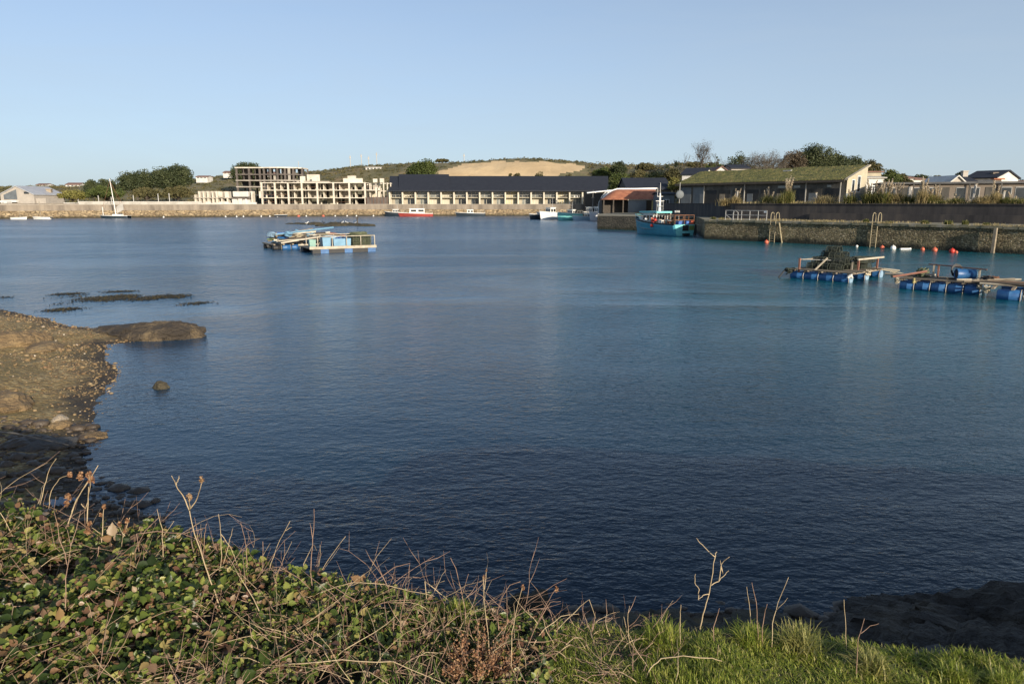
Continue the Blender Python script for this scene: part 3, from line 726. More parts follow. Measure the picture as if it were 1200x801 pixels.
# jumble of white goods / trailers by the promenade
for px0, px1, y0, y1, lab in [(75, 88, 237.5, 241.8, 'white boat trailer box behind the sea wall, left of the yacht'), (23, 33, 240, 243, 'pale grey skip below the grey gabled house'), (1, 8, 236, 238.5, 'white van roof below the grey gabled house')]:
    Y = 234 if px0 > 50 else 226; a, b = P(px0, y1, Y), P(px1, y0, Y)
    root = thing('storage_container', lab, 'container', ((a.x + b.x) / 2, Y, a.z)); MB().box(a.x, Y, a.z - .8, b.x, Y + 2.2, b.z).build('body', MAT['whitewash'], root)
    MB().box(a.x + .3, Y - .04, a.z + .1, a.x + 1.1, Y - .003, b.z - .2).build('door', MAT['steel'], root)

# ------------------------------------------------------------------ derelict concrete frames
def zrow(y, Y): return P(600, y, Y).z
def xcol(px, Y): return XA(px, Y, 8)
def light_frame():
    Y = 274; D = 11
    cols_ = [307, 322.5, 338, 354, 372, 391, 409.5, 428, 441]
    lv = [240.5, 231.3, 222.3, 213.6]
    zs = [zrow(y, Y) for y in lv]; zs[0] = 4.1
    root = thing('derelict_building', 'pale three storey concrete skeleton of an unfinished building by the far sea wall', 'building', (xcol(373, Y), Y, 4.0))
    X = [xcol(c, Y) for c in cols_]
    for i, x in enumerate(X):
        top = zs[3] if i < 8 else zs[2] + 1.0
        m = MB(); m.box(x - .3, Y - .15, 3.8, x + .3, Y + .55, top); m.build('column', MAT['paleconc'], root)
        m = MB(); m.box(x - .25, Y + 5, 3.8, x + .25, Y + 5.5, top - .2); m.build('column', MAT['paleconc'], root)
        m = MB(); m.box(x - .25, Y + D - .5, 3.8, x + .25, Y + D, top - .2); m.build('column', MAT['paleconc'], root)
    for k, z in enumerate(zs[1:]):
        m = MB(); x1 = X[7] + .5 if k == 2 else X[8] + .4
        m.box(X[0] - .5, Y - .05, z - .32, x1, Y + D + .2, z - .02); m.build('floor_slab', MAT['paleconc'], root)
    rr = random.Random(4)
    for k in range(3):
        for i in range(8):
            x0, x1 = X[i] + .32, X[i + 1] - .32; z0, z1 = zs[k] + .0, zs[k + 1] - .34
            u = rr.random()
            wz = x0 + (x1 - x0) * rr.choice([.3, .45, .6])
            if u < .8:   # spur wall standing back in the bay
                m = MB(); m.box(x0 + (x1 - x0) * .25, Y + 2.2, z0, x0 + (x1 - x0) * .25 + .3, Y + 6, z1); m.build('partition_wall', MAT['paleconc'], root)
            if u > .25:
                m = MB(); m.box(wz, Y + 6.0, z0, x1, Y + 6.25, z1); m.build('partition_wall', MAT['cream'] if rr.random() < .6 else MAT['concrete'], root)
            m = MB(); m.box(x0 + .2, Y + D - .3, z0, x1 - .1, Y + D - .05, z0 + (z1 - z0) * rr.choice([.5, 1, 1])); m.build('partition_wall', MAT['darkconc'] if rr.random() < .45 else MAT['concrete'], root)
            if rr.random() < .5:
                m = MB(); m.tube([(x0, Y, z0 + 1.0), (x1, Y, z0 + 1.0)], .05, 4); m.build('railing', MAT['rust'], root)
    # stair cores and broken upper walls on the roof
    for (p0, p1, y0, dz, dp) in [(350, 356, 206.5, 0, 3), (356.5, 371.5, 204.5, 0, 5), (365, 371, 207.5, 0, 2), (400, 423, 209.0, 0, 4), (404, 414, 206, 0, 6), (436, 441, 209.5, 0, 3), (444, 449, 209, 0, 3)]:
        m = MB(); m.box(xcol(p0, Y), Y + dp, zs[3] - .02, xcol(p1, Y), Y + dp + .5, zrow(y0, Y + dp)); m.build('upstand_wall', MAT['paleconc'], root)
    m = MB(); m.box(xcol(356, Y), Y + 1.5, zs[3] + .01, xcol(385, Y), Y + 4, zs[3] + .5); m.build('parapet', MAT['concrete'], root)
    for p in (441.5, 446, 450.5, 454.5):
        m = MB(); m.box(xcol(p, Y) - .2, Y + 7, 3.8, xcol(p, Y) + .2, Y + 7.5, zrow(214, Y + 7)); m.build('column', MAT['paleconc'], root)
    for z in (zrow(214.5, Y + 7), zrow(223.5, Y + 7)):
        m = MB(); m.box(xcol(440, Y), Y + 7.6, z - .3, xcol(455, Y), Y + 10, z); m.build('floor_slab', MAT['paleconc'], root)
    root2 = thing('scaffold', 'dark lattice hoarding between the pale skeleton and the slate roofed terrace', 'scaffolding', (xcol(444, Y), Y - 1, 4))
    m = MB(); m.box(xcol(430, Y), Y - .9, 4.2, xcol(455, Y), Y - .7, zrow(231, Y)); m.build('screen', MAT['darkconc'], root2)
    for p in range(430, 457, 4):
        m = MB(); m.tube([(xcol(p, Y), Y - 1, 4), (xcol(p, Y), Y - 1, zrow(230, Y))], .07, 5); m.build('upright', MAT['rust'], root2)
light_frame()
def dark_frame():
    Y = 292
    root = thing('derelict_building', 'dark weathered four storey concrete frame with a curved end behind the pale skeleton', 'building', (xcol(315, Y), Y, 4.0))
    pts = [(279, 0), (293.5, 0), (306, 0), (311, 0)] + [(311 + 8.3 * i, -3.2 * math.sin(math.pi * i / 5 * .9) + 0.9 * i) for i in range(1, 6)]
    XY = [(xcol(p, Y), Y + d) for p, d in pts]
    lv = [195.8, 203.8, 210.8, 218.3, 228]
    for (x, y) in XY:
        m = MB(); m.box(x - .35, y, 4, x + .35, y + .7, zrow(196.5, Y)); m.build('column', MAT['darkconc'], root)
        m = MB(); m.box(x - .3, y + 8, 4, x + .3, y + 8.6, zrow(197, Y)); m.build('column', MAT['darkconc'], root)
    for k, l in enumerate(lv):
        z = zrow(l, Y); q = XY if k < 1 or k > 3 else XY
        poly = [(x, y - .2) for x, y in q] + [(x, y + 9) for x, y in reversed(q)]
        poly[0] = (poly[0][0] - .5, poly[0][1]); poly[-1] = (poly[-1][0] - .5, poly[-1][1])
        MB().prism(poly, z - .45, z).build('floor_slab', MAT['paleconc'] if k in (0,) else (MAT['concrete'] if k > 1 else MAT['darkconc']), root)
    rr = random.Random(9)
    for k in range(3):
        for i in range(len(XY) - 1):
            (x0, y0), (x1, y1) = XY[i], XY[i + 1]; z1, z0 = zrow(lv[k], Y) - .47, zrow(lv[k + 1], Y)
            u = rr.random()
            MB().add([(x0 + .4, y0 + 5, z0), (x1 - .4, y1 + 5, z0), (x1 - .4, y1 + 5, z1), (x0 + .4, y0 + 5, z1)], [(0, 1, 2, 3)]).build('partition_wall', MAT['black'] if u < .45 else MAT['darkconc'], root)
            if u > .6 and i > 3:
                m = MB(); a = x0 + (x1 - x0) * .35; m.box(a, y0 + .5, z0, a + (x1 - x0) * .35, y0 + .8, z1); m.build('partition_wall', MAT['concrete'], root)
            elif u > .3:
                m = MB(); a = (x0 + x1) / 2; m.box(a - .12, y0 + 1, z0, a + .12, y0 + 1.3, z1); m.build('prop', MAT['darkconc'], root)
    m = MB(); m.tube([(xcol(352, Y), Y, zrow(196, Y)), (xcol(352, Y), Y, zrow(189, Y))], .13, 5); m.build('aerial', MAT['steel'], root)
dark_frame()
def stub_frame():
    Y = 268
    root = thing('derelict_building', 'row of pale stub columns and broken slab left of the concrete skeletons', 'building', (xcol(260, Y), Y, 4))
    for (p0, p1, y0, y1) in [(227.5, 229.5, 228, 240), (232.3, 234.4, 224, 240), (237.3, 239.4, 224, 240), (242.2, 244.8, 224, 240), (248, 249.8, 224, 240), (252.5, 255, 224, 240), (255.5, 260.5, 224.5, 231), (263, 268, 224.3, 231.5), (265, 266.8, 231.6, 240), (258.5, 260, 231.6, 240), (294, 296, 224, 240), (303.5, 306, 224, 232)]:
        m = MB(); m.box(xcol(p0, Y), Y, zrow(y1, Y) if y1 < 239 else 3.8, xcol(p1, Y), Y + 2.5, zrow(y0, Y)); m.build('column', MAT['paleconc'], root)
    m = MB(); m.box(xcol(226.5, Y), Y - .2, zrow(231.6, Y) - .3, xcol(271, Y), Y + 6, zrow(231.6, Y)); m.build('floor_slab', MAT['concrete'], root)
    m = MB(); m.box(xcol(273, Y), Y, zrow(230.5, Y), xcol(291, Y), Y + 5, zrow(224.3, Y)); m.build('upper_room', MAT['whitewash'], root)
    m = MB(); m.box(xcol(270, Y), Y + 1, 3.8, xcol(292, Y), Y + 6, zrow(231, Y)); m.build('lower_room', MAT['darkconc'], root)
    m = MB(); m.box(xcol(230, Y), Y + 5.5, 3.8, xcol(270, Y), Y + 6, zrow(232, Y)); m.build('back_wall', MAT['darkconc'], root)
    root = thing('rubble_wall', 'whitish heap and low broken wall in front of the stub columns', 'wall', (xcol(255, 260), 260, 4))
    m = MB(); rr = random.Random(3); p = 221
    while p < 296:
        w = rr.uniform(1.5, 4); h = rr.uniform(.5, 1.1) + (1.0 if 271 < p < 290 else 0)
        m.cbox((xcol(p + w / 2, 260), 260 + rr.uniform(-.3, .3), 4.0 + h / 2), (w * .36, 1.2, h + .4), rr.uniform(-.2, .2)); p += w
    m.build('wall', MAT['whitewash'], root)
stub_frame()

# ------------------------------------------------------------------ slate roofed terrace
def terrace():
    Y = 280; z0 = 4.0; n = 17
    xa, xb = xcol(457, Y), xcol(712.5, Y); ze = zrow(223, Y); Yr = Y + 10
    root = thing('waterfront_terrace', 'long two storey terrace with a huge dark slate roof and seventeen glazed bays', 'building', ((xa + xb) / 2, Y, z0))
    zr1, zr2, zr3 = zrow(206.3, Yr), zrow(204.2, Yr), zrow(206.3, Yr)
    def slab(p0, p1, q0, q1, zr):   # p at the eaves, q at the ridge
        m = MB(); a, b, c, d = xcol(p0, Y - 2), xcol(p1, Y - 2), xcol(q1, Yr), xcol(q0, Yr)
        m.add([(a, Y - 2, ze), (b, Y - 2, ze), (c, Yr, zr), (d, Yr, zr), (a, Y - 2, ze - .5), (b, Y - 2, ze - .5), (c, Yr, zr - .6), (d, Yr, zr - .6), (c, Yr + 8, ze), (d, Yr + 8, ze), (c, Yr + 8, ze - .5), (d, Yr + 8, ze - .5)],
              [(0, 1, 2, 3), (0, 4, 5, 1), (3, 2, 8, 9), (4, 7, 6, 5), (7, 11, 10, 6), (0, 3, 7, 4), (1, 5, 6, 2), (3, 9, 11, 7), (2, 6, 10, 8), (9, 8, 10, 11)])
        return m
    for (a, b, c, d, zr) in [(456, 467.5, 457.5, 467.8, zr1), (467.5, 527, 467.8, 526.5, zr2), (527, 713.5, 526.5, 712, zr3)]:
        slab(a, b, c, d, zr).build('roof', MAT['slate'], root)
    X = [xa + (xb - xa) * i / n for i in range(n + 1)]
    m = MB(); m.box(X[0], Y + 1.9, z0 - 1, X[-1], Y + 16, ze - .02); m.build('wall', MAT['terrwall'], root)
    zm = (z0 + ze) / 2 + .1
    for i, x in enumerate(X):
        m = MB(); m.box(x - .28, Y - 1.0, z0 - 1, x + .28, Y + 1.88, ze - .01); m.build('party_wall', MAT['cream2'], root)
    rr = random.Random(2)
    for i in range(n):
        x0, x1 = X[i] + .29, X[i + 1] - .29
        m = MB(); m.box(x0, Y - .2, zm - .22, x1, Y + 1.89, zm); m.build('balcony', MAT['cream'], root)
        m = MB()
        for q in range(5): m.tube([(x0 + (x1 - x0) * q / 4, Y - .1, zm), (x0 + (x1 - x0) * q / 4, Y - .1, zm + .95)], .03, 4)
        m.tube([(x0, Y - .1, zm + .95), (x1, Y - .1, zm + .95)], .05, 4); m.build('railing', MAT['steel'], root)
        for lvl, (a, b) in enumerate(((z0 + .1, zm - .3), (zm + .05, ze - .3))):
            bright = (lvl == 1 and i in (4, 9, 13, 16, 1)) or (lvl == 0 and i in (4, 3, 9, 13, 11))
            nb = 4 if bright else rr.choice([2, 3, 3])
            wx0 = x0 + (x1 - x0) * (0.02 if lvl else (.28 if not bright else .02)); wx1 = x1 - .1
            if lvl == 0 and i in (3, 4): wx1 = x0 + (x1 - x0) * .9
            f = MB(); t = .10 if bright else .06
            for q in range(nb + 1):
                xx = wx0 + (wx1 - wx0) * q / nb; f.box(xx - t, Y + 1.78, a, xx + t, Y + 1.88, b)
            f.box(wx0, Y + 1.77, b - .12, wx1, Y + 1.885, b + .02)
            fo = f.build('window', MAT['yellowmat'] if (i in (9, 13) or (lvl and i == 16)) else MAT['cream2'], root)
            MB().box(wx0 + .05, Y + 1.82, a + .02, wx1 - .05, Y + 1.87, b - .13).build('pane', MAT['blind'] if bright else MAT['glasslight' if rr.random() < .75 else 'glass'], fo)
        if rr.random() < .7:
            m = MB()
            for q in range(3): m.cbox((x0 + (x1 - x0) * rr.uniform(.2, .8), Y + .5, zm + .35), (rr.uniform(.3, .8), .4, .7))
            m.build('balcony_furniture', MAT[rr.choice(['whitepaint', 'darkwood', 'timber'])], root)
M('cream2', (0.62, 0.57, 0.46), (0.50, 0.46, 0.37), 0.6, 0.9)
M('terrwall', (0.40, 0.36, 0.28), (0.26, 0.235, 0.18), 0.45, 0.9)
M('blind', (0.52, 0.48, 0.38), (0.40, 0.38, 0.30), 1.2, 0.8)
M('glasslight', (0.24, 0.25, 0.23), (0.11, 0.12, 0.11), .8, .2, spec=.8)
terrace()

# ------------------------------------------------------------------ red arched shed with white canopy, right of the terrace
M('rustroof', (0.33, 0.125, 0.065), (0.21, 0.08, 0.05), .9, .85, c3=(0.40, 0.17, 0.09))
def shed():
    Y = 168; xa, xb = XA(703, Y, 6), XA(768, Y, 6)
    root = thing('arched_shed', 'open shed with a rust red curved roof and pale fascia behind the near quay', 'shed', ((xa + xb) / 2, Y, 2.8))
    zt = zrow(221, Y + 3); zb = zrow(233.5, Y)
    # curved roof: low left end sweeping up
    m = MB(); n = 14; V = []; Fq = []
    for i in range(n + 1):
        t = i / n; x = xa + (xb - xa) * t
        top = zb + (zt - zb) * math.sin(min(1, t * 3.2) * math.pi / 2)
        for k in range(6):
            s = k / 5; V.append((x + s * 1.2, Y + s * 6, zb - .1 + (top - zb) * math.sin(s * math.pi / 2)))
    for i in range(n):
        for k in range(5): Fq.append((i * 6 + k, (i + 1) * 6 + k, (i + 1) * 6 + k + 1, i * 6 + k + 1))
    m.add(V, Fq); r = m.build('roof', MAT['rustroof'], root, True)
    m = MB(); m.tube([V[i * 6 + 5] for i in range(n + 1)], .28, 5); m.build('ridge_trim', MAT['whitepaint'], r)
    m = MB(); m.box(xa + 1, Y + 4, 2, xb + 1, Y + 9, zb + .2); m.build('back_wall', MAT['darkwood'], root)
    for k in range(6):
        x = xa + 1.0 + (xb - xa - 1.6) * k / 5; m = MB(); m.box(x - .14, Y + .2, 2, x + .14, Y + .5, zb); m.build('post', MAT['darkwood' if k < 5 else 'yellowmat'], root)
    x0, x1 = XA(736, Y, 4), XA(757, Y, 4)
    m = MB(); m.box(x0, Y - .3, 2.2, x1, Y - .05, zrow(235, Y)); m.build('door', MAT['greyclad2'], root)
    m = MB(); m.box(x0 - .2, Y - .4, zrow(234.8, Y), xb, Y - .02, zrow(233.6, Y)); m.build('lintel', MAT['timber'], root)
    # white canopy
    c = thing('canopy', 'white curved canopy on slim posts between the slate terrace and the red shed', 'canopy', (XA(700, 176, 5), 176, 3))
    Yc = 176; m = MB(); V = []
    for i in range(9):
        t = i / 8; px = 688 + 82 * t; yy = 225.5 - 5.5 * math.sin(t * math.pi / 2)
        x = XA(px, Yc, 7); z = zrow(yy, Yc); V += [(x, Yc, z), (x, Yc + 3, z + .1), (x, Yc, z - .22), (x, Yc + 3, z - .12)]
    Fq = []
    for i in range(8):
        a = i * 4; b = a + 4; Fq += [(a, b, b + 1, a + 1), (a + 2, a + 3, b + 3, b + 2), (a, a + 2, b + 2, b), (a + 1, b + 1, b + 3, a + 3)]
    m.add(V, Fq); m.build('roof', MAT['whitepaint'], c)
    for px in (704, 702):
        x = XA(px, Yc, 5); m = MB(); m.tube([(x, Yc + .3, 2.4), (x, Yc + .3, 5.0), (x + .8, Yc + .3, 6.6), (x + 2.2, Yc + .3, zrow(222.5, Yc))], .11, 6); m.build('post', MAT['whitepaint'], c)
    # slate roofed store in deep shade behind
    house('dark_store', 'low black roofed store in deep shade behind the red shed', 735, 786, 246, 222, 208, 190, 18, MAT['darkwood'], MAT['slate'], gable=False, win=0, zb=2.7, cat='shed', door=False)
    house('grey_store', 'flat grey store with a pale door right of the red shed', 772, 790, 241, 228, 226, 160, 6, MAT['greyclad2'], MAT['slate'], gable=False, win=1, zb=2.7, cat='shed', door=False)
    m = MB(); x = XA(695, 262, 5); m.box(x - 3, 262, 2, x + 3.5, 268, zrow(226, 262))
    tag(m.build('dark_annex', MAT['darkwood']), 'dark timber annex at the right end of the slate terrace', 'shed')
    m = MB(); xx = XA(789, 166, 5); zz = zrow(238, 166)
    t = thing('satellite_dish', 'dark round dish on a thin mast between the shed and the turf roof', 'dish', (xx, 136, 4.6))
    xx = XA(796, 136, 5); MB().tube([(xx, 136, 4), (xx, 136, zrow(214, 136))], .06, 6).build('pole', MAT['steel'], t); MB().ball((xx, 135.8, zrow(228, 136)), .8, 12, 8, (1, .35, 1)).build('dish', MAT['greyclad2'], t)
M('greyclad2', (0.15, 0.17, 0.18), (0.11, 0.12, 0.13), .6, .7)
shed()

# ------------------------------------------------------------------ right hand buildings
QU = Vector((0.62, -0.785, 0)).normalized()   # along the near quay, towards the viewer's right
QN = Vector((QU.y, -QU.x, 0))                 # from the land towards the water
QRZ = math.atan2(QU.y, QU.x)
M('turf', (0.135, 0.135, 0.034), (0.06, 0.07, 0.02), 1.1, .97, .5, 3.0, c3=(0.25, 0.20, 0.065), detail=8)
M('weathered', (0.085, 0.08, 0.07), (0.04, 0.038, 0.035), .5, .9, stretch=(1, 1, .3), c3=(0.14, 0.13, 0.115))
M('render', (0.44, 0.39, 0.28), (0.34, 0.30, 0.22), .6, .9)
def turf_building():
    cr = P(993, 211.5, 112); ze = cr.z
    c = Vector((cr.x, 112, 0)); L = 32.0
    # find length so that the far corner lands on column 797
    while topx(*(c - QU * L).to_2d(), ze)[0] > 797 and L < 80: L += .25
    root = thing('turf_roof_building', 'long low dark building under a mossy green sloping roof with a cream gable end', 'building', (*c.to_2d(), 4.6), QRZ)
    T = Matrix.Translation((c.x, c.y, 0)) @ Matrix.Rotation(QRZ, 4, 'Z')
    # local x: -L..0 along the front, local y: back from the water
    D = 6.6; zr = P(1014, 195.5, 116).z
    m = MB(T); m.add([(-L, 0, 3.6), (0, 0, 3.6), (0, D, 3.6), (-L, D, 3.6), (-L, 0, ze), (0, 0, ze), (0, D, zr), (-L, D, zr)],
                     [(0, 1, 5, 4), (2, 3, 7, 6), (3, 0, 4, 7), (4, 5, 6, 7)]); m.build('wall', MAT['weathered'], root)
    m = MB(T); m.add([(.004, 0, ze - 2.0), (.004, D, ze - 2.0), (.004, D, zr), (.004, 0, ze), (-.3, 0, ze - 2.0), (-.3, D, ze - 2.0), (-.3, D, zr), (-.3, 0, ze)], [(0, 1, 2, 3), (0, 4, 5, 1), (3, 7, 4, 0), (7, 6, 5, 4), (2, 6, 7, 3), (1, 5, 6, 2)]); m.build('gable_wall', MAT['render'], root)
    m = MB(T); m.add([(.003, 0, 3.6), (.003, D, 3.6), (.003, D, ze - 2.003), (.003, 0, ze - 2.003)], [(0, 1, 2, 3)]); m.build('gable_base', MAT['greyclad2'], root)
    # roof as an uneven turf sheet
    rg = np.random.default_rng(8); nx, ny = 90, 26; V = []; Fq = []
    for j in range(ny + 1):
        for i in range(nx + 1):
            x = -L - .5 + (L + .35) * i / nx; y = -.7 + (D + .9) * j / ny
            e = 1 if 0 < j < ny and 0 < i < nx else 0
            z = ze + .12 + (zr - ze) * max(-.05, y / D) + e * (.16 + .22 * (fnoise(np.array([x]), np.array([y * 1.5]), .5, 61)[0] + .3) + rg.uniform(0, .07))
            V.append(T @ Vector((x, y, z)))
    for j in range(ny):
        for i in range(nx): a = j * (nx + 1) + i; Fq.append((a, a + 1, a + nx + 2, a + nx + 1))
    MB().add(V, Fq).build('turf_roof', MAT['turf'], root)
    m = MB(T); m.box(-L - .5, -.72, ze - .25, -.15, -.6, ze + .14); m.build('fascia', MAT['darkwood'], root)
    m = MB(T); m.add([(-.2, -.5, ze + .02), (.35, -.5, ze + .02), (.35, D + .2, zr + .12), (-.2, D + .2, zr + .12), (-.2, -.5, ze + .3), (.35, -.5, ze + .3), (.35, D + .2, zr + .4), (-.2, D + .2, zr + .4)],
                     [(0, 3, 2, 1), (4, 5, 6, 7), (0, 1, 5, 4), (1, 2, 6, 5), (2, 3, 7, 6), (3, 0, 4, 7)]); m.build('barge_board', MAT['render'], root)
    rr = random.Random(5)
    for k in range(11):   # bays: dark openings, pale boards
        x0 = -L + .6 + (L - 1.2) * k / 11; x1 = x0 + (L - 1.2) / 11 - .5
        kind = k % 4
        m = MB(T)
        if k in (0, 1): m.box(x0, -.08, 4.6, x1, -.004, ze - .6); m.build('door', MAT['greyclad2'], root)
        else:
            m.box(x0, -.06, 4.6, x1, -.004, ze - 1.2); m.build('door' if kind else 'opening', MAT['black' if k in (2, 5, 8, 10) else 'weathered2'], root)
            w = MB(T); w.box(x0 + .3, -.07, ze - 1.0, x0 + .3 + (x1 - x0 - .7) * rr.uniform(.4, 1), -.004, ze - .62); w.build('window', MAT['glasslight' if rr.random() < .4 else 'weathered'], root)
        if k in (1, 4, 8, 10): m = MB(T); m.box(x1 + .15, -.35, 4.2, x1 + .28, -.2, ze + .02); m.build('post', MAT['greyparapet'], root)
        if k % 2: m = MB(T); m.box(x0 + .2, -.10, 4.6, x0 + (x1 - x0) * .55, -.062, 4.6 + 1.9); m.build('shutter', MAT['greyclad2' if k % 4 == 1 else 'timber'], root)
    for y0, w_, z0, z1 in [(1.6, .8, ze - 1.7, ze + .1), (3.4, .9, ze - 1.7, ze + .7)]:
        f = MB(T); f.box(.006, y0 - .1, z0 - .1, .06, y0 + w_ + .1, z1 + .1); fo = f.build('window', MAT['whitepaint'], root)
        MB(T).box(.03, y0, z0, .065, y0 + w_, z1).build('pane', MAT['glass'], fo)
    m = MB(T); m.box(-14, 4.6, zr - 2.2, -12.5, 5.4, zr - .1); m.build('roof_vent', MAT['steel'], root)
    # timber balcony outside the gable
    d = thing('timber_deck', 'rust brown timber deck with steps outside the cream gable end', 'deck', tuple(T @ Vector((1.5, 6, 4.6))), QRZ)
    m = MB(T); m.box(.3, 5.2, 5.9, 3.4, 8.5, 6.05); m.build('deck_boards', MAT['rust'], d)
    m = MB(T)
    for k in range(6): m.box(.35 + k * .58, 5.95, 6.05, .43 + k * .58, 6.0, 7.0)
    m.box(.3, 5.93, 7.0, 3.4, 6.02, 7.1); m.build('railing', MAT['rust'], d)
    for k in (.5, 3.2): MB(T).box(k, 6.1, 4, k + .15, 6.25, 5.9).build('post', MAT['rust'], d)
M('weathered2', (0.075, 0.07, 0.06), (0.035, 0.034, 0.03), .8, .9, stretch=(1, 1, .4))
turf_building()
house('gabled_house', 'white walled house with a dark hipped roof at the left end of the turf roof', 798, 823, 218, 204.5, 197, 152, 9, MAT['whitewash'], MAT['slate'], gable=False, rz=-.5, win=2, zb=4.6)
house('gabled_house', 'white gable peeping over the turf roof beside the grey slate roof', 838, 849, 205, 199.5, 195.5, 172, 9, MAT['whitewash'], MAT['redroof'], win=1, zb=8, door=False)
house('gabled_house', 'grey slate roofed cottage peeping over the turf roof', 855, 876, 204, 197.5, 193, 172, 8, MAT['greyclad'], MAT['slate'], gable=False, win=0, zb=8, door=False)
house('flat_building', 'cream flat roofed building just behind the cream gable end', 1013, 1030, 214, 202, 201, 140, 8, MAT['render'], MAT['redroof'], gable=False, win=2, zb=5, cat='building', door=False)
house('bungalow', 'small white conservatory front below the cream flat roofed building', 1013, 1034, 215, 209, 207.5, 128, 5, MAT['whitewash'], MAT['greyparapet'], gable=False, win=3, zb=4.7, door=False)
for a, b, t_, lab in [(1062, 1070, 207, 'small white cottage low on the skyline behind the long low building'), (1070, 1083, 208.5, 'pale cottage with brown roof beside the small white cottage')]:
    house('cottage', lab, a, b, 214, t_ + 2.2, t_, 200, 7, MAT['whitewash'], MAT['redroof'], gable=False, win=2, zb=5, door=False)
# long low building with dormers
def long_low():
    c = P(1215, 215, 102); c0 = Vector((c.x, 102, 0)); L = 26
    T = Matrix.Translation((c0.x, c0.y, 0)) @ Matrix.Rotation(QRZ * .38, 4, 'Z')
    z = P(1120, 215.5, 106).z
    u = Vector((math.cos(QRZ * .38), math.sin(QRZ * .38), 0))
    L = 20
    while topx(*(c0 - u * L).to_2d(), z)[0] > 1047 and L < 60: L += .25
    root = thing('low_building', 'long low brown building with a flat dark roof behind the pampas grass', 'building', (c0.x, c0.y, 4.5), QRZ * .38)
    m = MB(T); m.box(-L, 0, 3.6, 4, 7, z); m.build('wall', MAT['brownwall'], root)
    m = MB(T); m.box(-L - .4, -.5, z + .003, 4.4, 7.4, z + .28); m.build('roof', MAT['slate2'], root)
    rr = random.Random(12); n = 12
    for k in range(n):
        x0 = -L + .6 + (L + 2.6) * k / n; x1 = x0 + (L + 2.6) / n * rr.uniform(.45, .8)
        f = MB(T); f.box(x0 - .08, -.06, 5.3, x1 + .08, -.003, z - .5)
        if k % 3 == 1: f.build('door', MAT['weathered2'], root)
        else:
            fo = f.build('window', MAT['steel'], root); MB(T).box(x0, -.09, 5.4, x1, -.062, z - .6).build('pane', MAT['glass'], fo)
        if k % 2: MB(T).box(x1 + .35, -.45, 4.0, x1 + .5, -.3, z).build('post', MAT['weathered'], root)
M('brownwall', (0.20, 0.165, 0.13), (0.13, 0.105, 0.085), .7, .9)
M('slate2', (0.10, 0.10, 0.10), (0.06, 0.062, 0.065), .8, .8)
long_low()
house('gabled_house', 'grey house with a dark roof and a bright white gable on the right skyline', 1131, 1162, 219, 209, 200.5, 128, 9, MAT['whitewash'], MAT['slate'], gable=False, rz=-1.0, win=1, zb=4.5)
house('dormer_house', 'little grey gabled house with pale barge boards, left of the bright white gable', 1111, 1128, 219, 214, 206.8, 122, 8, MAT['greyclad'], MAT['whitewash'], win=1, zb=4.5)
house('dormer_house', 'low dark roofed link between the grey gabled house and the white gable', 1120, 1140, 219, 213, 207, 124.5, 6, MAT['greyclad'], MAT['slate'], gable=False, win=1, zb=4.5, chim=True)
house('brick_store', 'small brown store with a chimney right of the bright white gable', 1163, 1171, 219, 210.5, 209, 126, 5, MAT['brownwall'], MAT['rustroof'], gable=False, win=0, zb=4.5, chim=True, cat='shed')
house('cottage', 'low roofed white cottage at the right end of the skyline', 1172, 1196, 219, 213.5, 211.5, 140, 7, MAT['whitewash'], MAT['redroof'], gable=False, win=3, zb=4.5)

# ------------------------------------------------------------------ near quay
stonemat('quaystone', [(0.16, 0.125, 0.065), (0.30, 0.24, 0.125), (0.42, 0.34, 0.19), (0.17, 0.15, 0.07), (0.56, 0.46, 0.29)], 4.0, bmp=.09, mortar=(0.06, 0.052, 0.034), streak=(0.02, 0.022, 0.012))
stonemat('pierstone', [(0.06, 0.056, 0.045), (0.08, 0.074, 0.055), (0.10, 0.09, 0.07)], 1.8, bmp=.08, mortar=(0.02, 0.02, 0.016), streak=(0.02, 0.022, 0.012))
M('parapet', (0.058, 0.052, 0.050), (0.030, 0.028, 0.029), .9, .9, c3=(0.095, 0.080, 0.068), stretch=(1, 1, .18), detail=9)
M('quaytop', (0.20, 0.18, 0.12), (0.12, 0.12, 0.06), .8, .95, c3=(0.26, 0.24, 0.19))
ZQ = 2.6
A_, B_, C_ = W(700, 268.5), Vector((31.5, 119, 0)), W(825, 280)
D_ = W(1200, 298); dirq = (D_ - C_).normalized(); E_ = C_ + dirq * 95

